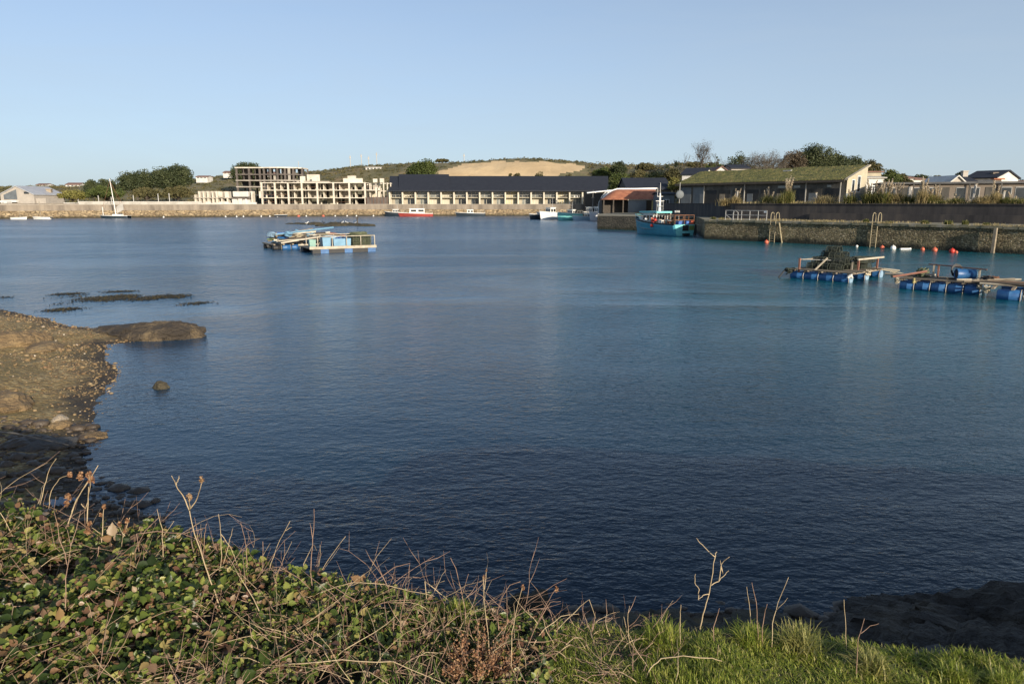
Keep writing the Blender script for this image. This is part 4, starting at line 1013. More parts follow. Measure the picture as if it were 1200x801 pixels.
def quay():
    q = thing('stone_quay', 'rubble stone quay with a grassy top running out of view at the right', 'quay', (C_.x, C_.y, 0))
    poly = [(C_.x, C_.y), (E_.x, E_.y), (E_.x + 30, E_.y + 20), (PAR[2][0] + 4, PAR[2][1] + 4), (PAR[1][0] + 3, PAR[1][1] + 4), (B_.x + 2, B_.y + 1), (B_.x, B_.y)]
    MB().prism(poly, -2, ZQ - .003).build('wall', MAT['quaystone'], q)
    MB().prism(poly, ZQ, ZQ + .02).build('deck', MAT['quaytop'], q)
    m = MB(); rr = random.Random(3); s = 0
    while s < 90:   # worn coping stones
        l = rr.uniform(.7, 1.5); p = C_ + dirq * (s + l / 2) + Vector((dirq.y, -dirq.x, 0)) * (-.22 + rr.uniform(-.04, .07))
        m.cbox((p.x, p.y, ZQ - .08 + rr.uniform(-.03, .05)), (l - .04, .75, .26), math.atan2(dirq.y, dirq.x) + rr.uniform(-.02, .02)); s += l
    m.build('coping', MAT['quaytop'], q)
    # old timber fender and broken buttress
    for px, w_ in ((1163, .26),):
        p = W(px, 296.5); MB().cbox((p.x, p.y, 1.2), (w_, .35, 2.6), QRZ).build('fender', MAT['timber'], q)
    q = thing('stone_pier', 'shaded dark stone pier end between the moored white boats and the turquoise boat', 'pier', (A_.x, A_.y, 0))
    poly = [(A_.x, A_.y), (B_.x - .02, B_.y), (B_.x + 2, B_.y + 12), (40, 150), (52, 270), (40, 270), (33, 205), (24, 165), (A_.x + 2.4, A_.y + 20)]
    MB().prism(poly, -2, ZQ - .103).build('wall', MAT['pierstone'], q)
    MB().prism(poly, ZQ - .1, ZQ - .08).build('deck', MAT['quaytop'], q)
    w = thing('parapet_wall', 'tall dark rendered wall standing along the back of the stone quay', 'wall', (PAR[1][0], PAR[1][1], ZQ))
    m = MB(); wallrun(m, PAR[::-1], -.45, ZQ - .5, 4.72); m.build('wall', MAT['parapet'], w)
    m = MB(); q2 = [(x - .06 * 1, y - .1) for x, y in PAR]; wallrun(m, q2[::-1], -.62, 4.723, 4.83); m.build('coping', MAT['parapet'], w)
    # ledge/shadow line: lower projecting course on the right half
    m = MB(); p0 = Vector((PAR[1][0], PAR[1][1])) + Vector((.635, -.773)) * 12
    pp = [(p0.x + .635 * s - .5 * .773, p0.y - .773 * s - .5 * .635) for s in (0, 80)]
    wallrun(m, pp[::-1], -.42, ZQ - .4, 3.55); m.build('plinth', MAT['parapet'], w)
M('brickpatch', (0.12, 0.07, 0.045), (0.08, 0.05, 0.035), 2.5, .9)
quay()
def onq(px, off=0.0, z=ZQ):
    """point on the quay edge line seen in column px, set back by off metres"""
    n = Vector((-dirq.y, dirq.x, 0)); n = n if n.x > 0 else -n
    lo, hi = -5.0, 80.0
    for _ in range(40):
        mid = (lo + hi) / 2; p = C_ + n * off + dirq * mid
        if topx(p.x, p.y, z)[0] < px: lo = mid
        else: hi = mid
    return Vector((p.x, p.y, z)), mid
def railing():
    p0, s0 = onq(850, 1.0); p1, s1 = onq(898, 1.0)
    root = thing('railing', 'pale galvanised railing on the quay edge beside the ladder', 'railing', tuple(p0))
    H = 1.32; n = 5; L = (p1 - p0)
    for i in range(n + 1):
        p = p0 + L * i / n; MB().tube([p, p + Vector((0, 0, H))], .045, 6).build('post', MAT['steel'], root)
    for h in (H, H * .55): MB().tube([p0 + Vector((0, 0, h)), p1 + Vector((0, 0, h))], .045, 6).build('rail', MAT['steel'], root)
    MB().tube([p0 + Vector((0, 0, H * .55)), p0 + L / n * .9 + Vector((0, 0, .1))], .04, 6).build('brace', MAT['steel'], root)
    MB().cbox(p1 - L * .04 + Vector((0, 0, H * .9)), (.35, .04, .25), QRZ).build('plate', MAT['whitepaint'], root)
    # hoop gate in the railing
    a = p0 + L * .19; b = p0 + L * .31; m = MB()
    m.tube([a, a + Vector((0, 0, H * .8)), a.lerp(b, .5) + Vector((0, 0, H * 1.0)), b + Vector((0, 0, H * .8)), b], .05, 6); m.build('hoop', MAT['steel'], root)
railing()
M('ladderpaint', (0.40, 0.34, 0.21), (0.26, 0.21, 0.13), 3, .8)
def ladder(pa, pb, lab, ztop):
    a, _ = onq(pa, -.18); b, _ = onq(pb, -.18)
    root = thing('quay_ladder', lab, 'ladder', (a.x, a.y, 0), 0, 'ladders on the stone quay')
    n = Vector((-dirq.y, dirq.x, 0)); n = n if n.x > 0 else -n
    for s in (a, b):
        s = Vector((s.x, s.y, 0)); MB().tube([s + Vector((0, 0, -.6)), s + Vector((0, 0, ztop - .35)), s + n * .12 + Vector((0, 0, ztop - .08)), s + n * .4 + Vector((0, 0, ztop)), s + n * .68 + Vector((0, 0, ztop - .12)), s + n * .8 + Vector((0, 0, ztop - .5)), s + n * .8 + Vector((0, 0, ZQ))], .042, 6).build('stringer', MAT['ladderpaint'], root)
    for k in range(11):
        z = -.1 + k * .29; MB().tube([(a.x, a.y, z), (b.x, b.y, z)], .03, 5).build('rung', MAT['ladderpaint'], root)
ladder(903, 909, 'yellowed steel ladder with hooped tops beside the end of the railing', 3.75)
ladder(1022, 1028.5, 'tall yellowed ladder with paired hoops, farther from the railing', 3.85)
p, _ = onq(916, -.12); MB0 = MB(); MB0.tube([(p.x - .3, p.y, 2.5), (p.x + .25, p.y - .1, -.3)], .08, 6)
tag(MB0.build('timber_pole', MAT['ladderpaint']), 'slanting pale pole against the quay wall just beside the first ladder', 'pole')

# buoys
M('orange', (0.58, 0.14, 0.075), (0.46, 0.10, 0.05), 2, .45)
M('red', (0.60, 0.05, 0.03), (0.5, 0.04, 0.025), 2, .45)
M('white', (0.80, 0.78, 0.72), (0.72, 0.70, 0.64), 2, .45)
def buoy(px, py, r, mat, lab, Yoff=0):
    p = W(px, py + r * 0); rr = r
    root = thing('buoy', lab, 'buoy', (p.x, p.y, 0), 0, 'round buoys floating along the stone quay')
    MB().ball((p.x, p.y, rr * .55), rr, 14, 10).build('float', MAT[mat], root, True)
    MB().tube([(p.x, p.y, rr * 1.5), (p.x, p.y, rr * 1.72)], rr * .2, 8).build('eye', MAT[mat], root)
buoy(898, 285, .26, 'orange', 'lone orange buoy at the foot of the first quay ladder')
buoy(1033.5, 291.5, .24, 'orange', 'orange buoy just right of the tall ladder')
buoy(1046.5, 292.3, .28, 'white', 'white buoy, second right of the tall ladder')
buoy(1081, 293.3, .21, 'orange', 'small orange buoy in the middle of the quay')
buoy(1095, 294.5, .27, 'orange', 'bigger orange buoy beside the small middle one')
buoy(1115.5, 296, .28, 'red', 'deep red buoy at the right of the row')
buoy(1120.5, 296.6, .16, 'orange', 'tiny orange buoy touching the deep red one')
p = W(1060, 292.3); m = MB(); m.cbox((p.x, p.y, .08), (1.0, .22, .14), .1); m.ball((p.x + .6, p.y, .08), .12)
tag(m.build('driftwood', MAT['whitepaint']), 'pale floating plank between the white buoy and the middle orange buoy', 'driftwood')
p = W(1004, 289.5); tag(MB().ball((p.x, p.y, .1), .15).build('buoy', MAT['white']), 'tiny pale float left of the tall ladder', 'buoy', 'round buoys floating along the stone quay')

# tufts of grass and weeds on the quay and pampas grass behind the parapet
leafmat('blade_straw', [(0.0, (0.20, 0.165, 0.07)), (0.5, (0.37, 0.30, 0.15)), (1.0, (0.60, 0.48, 0.25))], .45, .6)
leafmat('blade_green', [(0.0, (0.06, 0.085, 0.02)), (0.5, (0.16, 0.17, 0.05)), (1.0, (0.38, 0.33, 0.13))], .45, .6)
leafmat('plume', [(0.0, (0.42, 0.35, 0.26)), (0.5, (0.58, 0.50, 0.38)), (1.0, (0.78, 0.68, 0.50))], .5, .8)
def blades(base, n, h, spread, w, rg, droop=.35):
    """curved tapered blades: returns V, F (quads + tip)"""
    base = np.asarray(base, float)
    if base.ndim == 1: base = np.repeat(base[None], n, 0)
    n = len(base); a = rg.uniform(0, 2 * np.pi, n); sp_ = rg.uniform(.15, 1, n) * spread
    hh = h * rg.uniform(.55, 1.15, n); d = np.stack([np.cos(a), np.sin(a), np.zeros(n)], 1); s = np.stack([-np.sin(a), np.cos(a), np.zeros(n)], 1)
    V = []
    for t, wk in ((0, 1), (.4, .9), (.75, .6), (1.0, .12)):
        c = base + d * (sp_ * t ** 1.7)[:, None] + np.array([0, 0, 1]) * (hh * (t - droop * t ** 3 * (sp_ / max(spread, 1e-6))))[:, None]
        V += [c - s * w * wk * .5, c + s * w * wk * .5]
    V = np.stack(V, 1).reshape(-1, 3); i = np.arange(n)[:, None] * 8
    F = np.concatenate([i + np.array([[0, 1, 3, 2]]), i + np.array([[2, 3, 5, 4]]), i + np.array([[4, 5, 7, 6]])], 0)
    return V, F
def tuft(name, lab, p, h, spread, n, w, mat, group, plumes=0, cat='plant', ph=1.0, seed=1):
    rg = np.random.default_rng(seed); root = thing(name, lab, cat, tuple(p), 0, group)
    b = np.array(p)[None] + rg.normal(size=(n, 3)) * np.array([spread * .3, spread * .3, 0])
    V, F = blades(b, n, h, spread, w, rg); link('leaves', npmesh('leaves', local(root, V), F), MAT[mat], root)
    for k in range(plumes):
        a = rg.uniform(0, 6.28); s = rg.uniform(.1, .6) * spread; q = Vector(p) + Vector((math.cos(a) * s * .3, math.sin(a) * s * .3, 0)); e = Vector(p) + Vector((math.cos(a) * s, math.sin(a) * s, h * ph * rg.uniform(.75, 1.15)))
        m = MB(); m.tube([q, q.lerp(e, .6), e], [.03, .025, .02], 4)
        st = m.build('stalk', MAT['blade_straw'], root)
        t = np.linspace(0, 1, 60)[:, None]; C3 = np.array(e)[None] + (t - .55) * np.array([[math.cos(a) * .18, math.sin(a) * .18, h * .42]]) + rg.normal(size=(60, 3)) * .055 * (1 - np.abs(t - .4))
        V, F = quads(C3, .20, rg, 0, .5); link('plume', npmesh('plume', local(root, V), F), MAT['plume'], st)
    return root
def par_pt(px, back=1.3, z=4.6):
    q = Vector((PAR[1][0], PAR[1][1], 0)); u = Vector((.635, -.773, 0)); n = Vector((.773, .635, 0)); lo, hi = -30, 60
    for _ in range(40):
        mid = (lo + hi) / 2; p = q + n * back + u * mid
        if topx(p.x, p.y, z)[0] < px: lo = mid
        else: hi = mid
    return (p.x, p.y, z)
GP = 'pampas grass clumps behind the dark parapet wall'
PP = [(851, 1.6, 0, 1.5, 'straw'), (862, 1.9, 3, 1.2, 'straw'), (899, 2.0, 7, 1.3, 'green'), (919, 2.3, 0, 1.7, 'green'), (922, 3.1, 9, 1.2, 'green'), (966, 2.0, 0, 2.2, 'straw'), (996, 2.0, 4, 1.1, 'green'),
      (1019, 2.7, 8, 1.6, 'green'), (1028, 2.4, 10, 1.8, 'green'), (1038, 2.5, 9, 1.3, 'green'), (1050, 2.2, 8, 1.3, 'straw'), (1064, 2.0, 1, 1.2, 'green'), (1080, 2.7, 10, 1.0, 'straw'), (1090, 1.9, 4, 1.2, 'green'), (1096, 1.9, 5, .9, 'straw'), (1106, 1.1, 0, 1.3, 'green'),
      (1120, 1.3, 3, 1.2, 'green'), (1144, 1.3, 0, .9, 'green'), (1153, 1.8, 0, 1.6, 'straw'), (1164, 2.2, 5, .8, 'straw'), (1176, 1.4, 2, 1.2, 'green'), (1190, 1.2, 2, 1.4, 'green'), (1203, 1.2, 0, 1.4, 'green')]
for i, (px, h, pl, s, c) in enumerate(PP):
    p = par_pt(px, 1.6 + (i % 3) * .5, 4.45)
    tuft('pampas_grass' if pl > 2 else 'grass_clump', f'{"plumed pampas" if pl > 2 else "rough grass"} clump, {words_[i] if i < 20 else ["twenty-first", "twenty-second", "twenty-third"][i - 20]} from left behind the dark parapet wall', p, h * .70 + .3 if pl else h * .8, s * .95, 520, .07, 'blade_green' if c == 'green' else 'blade_straw', GP, pl, ph=1.08 * h / (h * .70 + .3), seed=i + 40)
def weeds():
    rg = np.random.default_rng(11); B = []
    for _ in range(9000):
        px = rg.uniform(828, 1215); off = rg.choice([rg.uniform(.0, .5), rg.uniform(2, 6)])
        p, s = C_ + dirq * rg.uniform(0, 75), 0
        n = Vector((-dirq.y, dirq.x, 0)); n = n if n.x > 0 else -n
        q = p + n * off
        if fnoise(np.array([q.x]), np.array([q.y]), .5, 71)[0] > (-.02 if off < 1 else .04): B.append((q.x, q.y, ZQ + (.04 if off > 1 else .0)))
    V, F = blades(np.array(B), 0, .30, .16, .05, rg)
    tag(link('weeds', npmesh('weeds', V, F), MAT['blade_straw']), 'short straw and green weeds growing along the quay top', 'weeds', kind='stuff')
    B = []
    for _ in range(9000):
        u = rg.uniform(.5, 75); b = rg.uniform(.5, 6); q = (PAR[1][0] + .635 * u + .773 * b, PAR[1][1] - .773 * u + .635 * b, 4.45)
        B.append(q)
    V, F = blades(np.array(B), 0, .85, .35, .08, rg)
    tag(link('verge_grass', npmesh('verge_grass', V, F), MAT['blade_straw']), 'rough straw coloured verge grass behind the dark parapet wall', 'grass', kind='stuff')
    for i, (px, h) in enumerate([(836, .5), (846, .45), (1015, .6), (1043, .35), (1083, .55), (1111, .6), (1131, .65), (1156, .4)]):
        p, _ = onq(px, 3.5, ZQ); tuft('weed_clump', f'leafy green weed clump, {words_[i]} from left along the foot of the parapet wall', (p.x, p.y, ZQ), h * .9, .5, 120, .07, 'blade_green', 'weed clumps at the foot of the parapet', seed=80 + i)
weeds()
for px, y0, lab in [(955, 226, 'grey timber post left of the brown grass clump'), (863, 224, 'pale post behind the first grass clumps on the left'), (1064, 219, 'broad weathered post among the pampas grass'), (1139, 216, 'tall slanting grey post in front of the long low building'), (1144, 232, 'short cream marker post on the parapet verge'), (1174, 224, 'thin grey post behind the last grass clumps')]:
    p = par_pt(px, 2.4, 4.4); zt = P(600, y0, p[1]).z
    t = thing('post', lab, 'post', p, 0, 'odd posts behind the parapet wall'); lean = .12 if px == 1139 else .02
    MB().tube([(p[0] - lean, p[1], 4.2), (p[0] + lean, p[1], zt)], .13 if px != 1064 else .25, 6).build('shaft', MAT['greyparapet' if px != 1144 else 'cream2'], t); MB().cbox((p[0] + lean, p[1], zt + .02), (.3, .3, .08)).build('cap', MAT['timber'], t)

# ------------------------------------------------------------------ boats
M('hullblue', (0.09, 0.36, 0.47), (0.07, 0.30, 0.40), 1.2, .4)
M('hullturq', (0.20, 0.56, 0.54), (0.14, 0.46, 0.47), 1.2, .45)
M('hulldark', (0.035, 0.05, 0.065), (0.025, 0.035, 0.045), 1.2, .45)
M('hullwhite', (0.64, 0.66, 0.68), (0.56, 0.59, 0.62), 1.2, .4)
M('hullpale', (0.45, 0.62, 0.72), (0.38, 0.54, 0.64), 1.2, .4)
M('hullred', (0.38, 0.07, 0.055), (0.30, 0.05, 0.04), 1.2, .4)
M('greengrime', (0.20, 0.26, 0.06), (0.13, 0.20, 0.06), 2, .8)
def hull(T, L, B, H, bow=1.28, tr=.86, thick=.08, z0=-.35, flare=.72, n=16):
    """lofted hull, stern at x=0, bow at x=L; outer skin, inner skin and rim. H freeboard at the stern"""
    V = []; Fq = []; m = 7
    def sec(t, ins):
        hb = B / 2 * (tr + (1 - tr) * min(1, t * 3)) * (1 - max(0, (t - .5) / .5) ** 2.4)
        sheer = H * (1 + (bow - 1) * t ** 2.2); x = L * (t * .94)
        rake = L * .06 * t ** 3; out = []
        for k in range(m):
            s = k / (m - 1); z = z0 + (sheer - z0) * s
            y = hb * (flare + (1 - flare) * s ** .7) * (1 if s > 0 else .8) * (1 - (1 - s) * .55 * t ** 2)
            out.append((x + rake * s + (ins * 0), max(y - ins, 0.0), z if not ins else max(z, .15)))
        return out
    for ins in (0, thick):
        for i in range(n + 1):
            t = i / n; s = sec(t, ins)
            V += [(x, y, z) for x, y, z in s] + [(x, -y, z) for x, y, z in s]
    W_ = 2 * m; half = (n + 1) * W_
    for h in (0, half):
        for i in range(n):
            a, b = h + i * W_, h + (i + 1) * W_
            for k in range(m - 1):
                Fq += [(a + k, b + k, b + k + 1, a + k + 1), (a + m + k, a + m + k + 1, b + m + k + 1, b + m + k)]
        for k in range(m - 1): Fq.append((h + k, h + k + 1, h + m + k + 1, h + m + k))
    for i in range(n):
        for k in (m - 1, 2 * m - 1): a, b = i * W_ + k, (i + 1) * W_ + k; Fq.append((a, b, b + half, a + half))
    a, b = m - 1, 2 * m - 1; Fq.append((a, b, b + half, a + half))
    return MB(T).add(V, Fq), lambda t: H * (1 + (bow - 1) * t ** 2.2)
def rimrail(T, L, B, f, tr=.86, z=0, r=.07, ts=(0, 1)):
    m = MB(T); 
    for s in (1, -1):
        pts = []
        for i in range(17):
            t = ts[0] + (ts[1] - ts[0]) * i / 16; hb = B / 2 * (tr + (1 - tr) * min(1, t * 3)) * (1 - max(0, (t - .5) / .5) ** 2.4)
            pts.append((L * t * .94 + L * .06 * t ** 3, s * (hb + .02), f(t) + z))
        m.tube(pts, r, 6)
    return m
def cabin(T, root, x0, x1, w, z0, z1, mat='white', slope=.25, nwin=3):
    m = MB(T); m.add([(x0, -w, z0), (x1, -w, z0), (x1, w, z0), (x0, w, z0), (x0, -w * .94, z1), (x1 - slope, -w * .94, z1), (x1 - slope, w * .94, z1), (x0, w * .94, z1)],
                     [(0, 3, 2, 1), (4, 5, 6, 7), (0, 1, 5, 4), (1, 2, 6, 5), (2, 3, 7, 6), (3, 0, 4, 7)])
    c = m.build('wheelhouse', MAT[mat], root)
    MB(T).box(x0 - .15, -w - .08, z1 + .003, x1 + .05, w + .08, z1 + .1).build('wheelhouse_roof', MAT[mat], c)
    h = z1 - z0; a, b = z0 + h * .5, z0 + h * .86
    for s in (1, -1):
        for k in range(nwin - 1):
            q0 = x0 + (x1 - slope - x0) * (k + .12) / (nwin - 1); q1 = x0 + (x1 - slope - x0) * (k + .85) / (nwin - 1); y = s * (w + .004)
            MB(T).add([(q0, y, a), (q1, y, a), (q1, y - s * .03, b), (q0, y - s * .03, b), (q0, y + s * .02, a), (q1, y + s * .02, a), (q1, y - s * .0, b), (q0, y - s * .0, b)], [(0, 1, 2, 3), (4, 5, 6, 7), (0, 1, 5, 4), (3, 2, 6, 7)]).build('window', MAT['glass'], c)
    for k in range(nwin):
        y0 = -w * .9 + 2 * w * .9 * (k + .08) / nwin; y1 = -w * .9 + 2 * w * .9 * (k + .92) / nwin
        xa = x1 - slope * .5 + .01; xb = x1 - slope * .86 + .01
        MB(T).add([(xa + .01, y0, a), (xa + .01, y1, a), (xb + .01, y1, b), (xb + .01, y0, b), (xa - .05, y0, a), (xa - .05, y1, a), (xb - .05, y1, b), (xb - .05, y0, b)], [(0, 1, 2, 3), (0, 4, 5, 1), (3, 2, 6, 7)]).build('window', MAT['glass'], c)
        MB(T).box(x0 - .02, y0, a, x0 - .004, y1, b).build('window', MAT['glass'], c)
    return c
def frame_at(px, py, hx, hy, z=0):
    p = W(px, py); h = math.atan2(hy, hx)
    return p, h, Matrix.Translation((p.x, p.y, 0)) @ Matrix.Rotation(h, 4, 'Z')
def workboat(label, px, py, hx, hy, L, B, H, mh, stripe=None, mast=2.2, cab=(.42, .66), cabh=1.5, top='white', group='small boats moored across the harbour'):
    p, h, T = frame_at(px, py, hx, hy); T = T @ Matrix.Translation((-L / 2, 0, 0))
    root = thing('fishing_boat', label, 'boat', (p.x, p.y, 0), h, group)
    m, f = hull(T, L, B, H); m.build('hull', MAT[mh], root, True)
    rimrail(T, L, B, f, r=.08).build('gunwale', MAT[stripe or 'white'], root)
    MB(T).add([(.1, -B * .42, H * .55), (L * .6, -B * .46, H * .55), (L * .85, -B * .22, H * .6), (L * .85, B * .22, H * .6), (L * .6, B * .46, H * .55), (.1, B * .42, H * .55)], [(0, 1, 2, 3, 4, 5)]).build('deck', MAT['steel'], root)
    MB(T).add([(L * .68, -B * .36, f(.68) - .02), (L * .97, 0, f(.95) - .03), (L * .68, B * .36, f(.68) - .02), (L * .68, -B * .36, H * .5), (L * .68, B * .36, H * .5)], [(0, 1, 2), (0, 2, 4, 3)]).build('foredeck', MAT[top], root)
    cabin(T, root, L * cab[0], L * cab[1], B * .30, H * .55, H * .55 + cabh + .4, top)
    m = MB(T); x = L * (cab[0] + .03); m.tube([(x, 0, H + cabh * .8), (x, 0, H + cabh + mast)], [.06, .035], 6); m.tube([(x, -.5, H + cabh + mast * .5), (x, .5, H + cabh + mast * .5)], .03, 5); m.build('mast', MAT['steel'], root)
    m = MB(T)
    for s in (-1, 1):
        for k in (0, .12, .24): m.tube([(L * (.02 + k), s * B * .43, f(0)), (L * (.02 + k), s * B * .43, f(0) + .8)], .03, 5)
        m.tube([(L * .02, s * B * .43, f(0) + .8), (L * .26, s * B * .43, f(0) + .8)], .03, 5)
    m.build('rail', MAT['steel'], root)
    return root, T, f
r_, T_, f_ = workboat('red hulled day boat with a long white cabin under the slate terrace', 487, 253.6, -1, -.12, 12.5, 3.6, 1.05, 'hullred', cab=(.24, .68), cabh=1.75, mast=1.6, stripe='white')
workboat('white boat with a dark stern berthed just behind the red hulled day boat', 463, 253.2, -1, .15, 8.0, 3.0, 1.3, 'hulldark', cab=(.35, .6), cabh=1.3, mast=2.0)
workboat('low dark hulled boat with a small white wheelhouse right of the red day boat', 551, 253.3, -1, -.1, 11.0, 3.0, 1.1, 'hulldark', cab=(.4, .62), cabh=1.3, mast=2.8)
GBt = 'boats berthed beside the stone pier'
workboat('low dark boat side on, leftmost of those berthed by the pier', 633, 256.8, -.8, -.6, 8.5, 3.2, 1.3, 'hulldark', cabh=.9, cab=(.5, .6), mast=1.0, group=GBt)
workboat('white boat with white wheelhouse between the low dark boat and the turquoise one', 646, 257.2, -.75, -.65, 9.5, 3.6, 1.9, 'hullwhite', cabh=2.0, mast=2.6, group=GBt)
workboat('bright turquoise hulled boat in the middle of the berth', 666, 257.8, -.75, -.65, 9.0, 3.6, 1.8, 'hullturq', cabh=1.5, mast=1.8, cab=(.3, .45), group=GBt)
workboat('slate blue open boat with a low hull beside the turquoise boat', 684, 258.0, -.85, -.5, 8.0, 2.6, 1.0, 'hullpale', cabh=.8, mast=1.0, cab=(.3, .42), group=GBt)
workboat('navy boat with a big white wheelhouse half hidden by the pier end', 693, 257.2, -.6, -.8, 9.0, 3.6, 1.8, 'hulldark', cabh=2.2, mast=4.5, group=GBt, cab=(.4, .68))
workboat('white bow and wheelhouse poking out behind the pier end', 703, 258.4, -.75, -.65, 9.0, 3.4, 1.9, 'hullwhite', cabh=2.3, mast=1.8, group=GBt)

def creel_mesh(T, root_name='lobster_pot', parent=None):
    pass
M('net', (0.055, 0.065, 0.045), (0.03, 0.035, 0.028), 6, .9)
M('net2', (0.14, 0.16, 0.09), (0.09, 0.10, 0.06), 6, .9)
M('ropeorange', (0.60, 0.22, 0.07), (0.45, 0.17, 0.06), 5, .8)
M('ropeblue', (0.06, 0.16, 0.45), (0.05, 0.12, 0.35), 5, .7)
M('ropepale', (0.50, 0.44, 0.32), (0.34, 0.29, 0.20), 3, .9)
def pot_mb(T, l=.72, w=.46, h=.40, fine=5):
    """D-shaped creel: hoops and base are returned apart from the netting"""
    fr, ne = MB(T), MB(T)
    hoop = lambda x: [(x, -w / 2, 0), (x, -w / 2, h * .5), (x, -w * .32, h * .88), (x, 0, h), (x, w * .32, h * .88), (x, w / 2, h * .5), (x, w / 2, 0)]
    for x in (-l / 2, 0, l / 2): fr.tube(hoop(x) + [(x, -w / 2, 0)], .022, 4)
    for q in hoop(0): fr.tube([(-l / 2, q[1], q[2]), (l / 2, q[1], q[2])], .018, 4)
    hh = hoop(0)
    for i in range(1, fine * 2):
        x = -l / 2 + l * i / (fine * 2); ne.tube(hoop(x), .010, 3, False)
    for i in range(6):
        for t in (.33, .66):
            y = hh[i][1] * (1 - t) + hh[i + 1][1] * t; z = hh[i][2] * (1 - t) + hh[i + 1][2] * t
            ne.tube([(-l / 2, y, z), (l / 2, y, z)], .010, 3, False)
    for x in (-l / 2, l / 2):
        for k in range(1, 5): ne.tube([(x, -w / 2 + w * k / 5, 0), (x, -w / 2 + w * k / 5, h * .85)], .010, 3, False)
    ne.ball((0, 0, h * .35), .13, 8, 5, (1.6, 1, .8))
    return fr, ne
def make_pot(label, group, mat='net'):
    root = thing('lobster_pot', label, 'lobster pot', (0, 0, -50), 0, group)
    XF[root] = Matrix.Identity(4)
    fr, ne = pot_mb(None); fr.build('frame', MAT[mat], root); ne.build('netting', MAT['net'], root)
    return root
def place(proto, used, loc, rz, label=None, group=None, scale=1.0, tilt=(0, 0)):
    o = proto if not used else copy_tree(proto)
    o.location = loc; o.rotation_euler = (tilt[0], tilt[1], rz); o.scale = (scale,) * 3
    if label: o['label'] = label
    if group: o['group'] = group
    return o

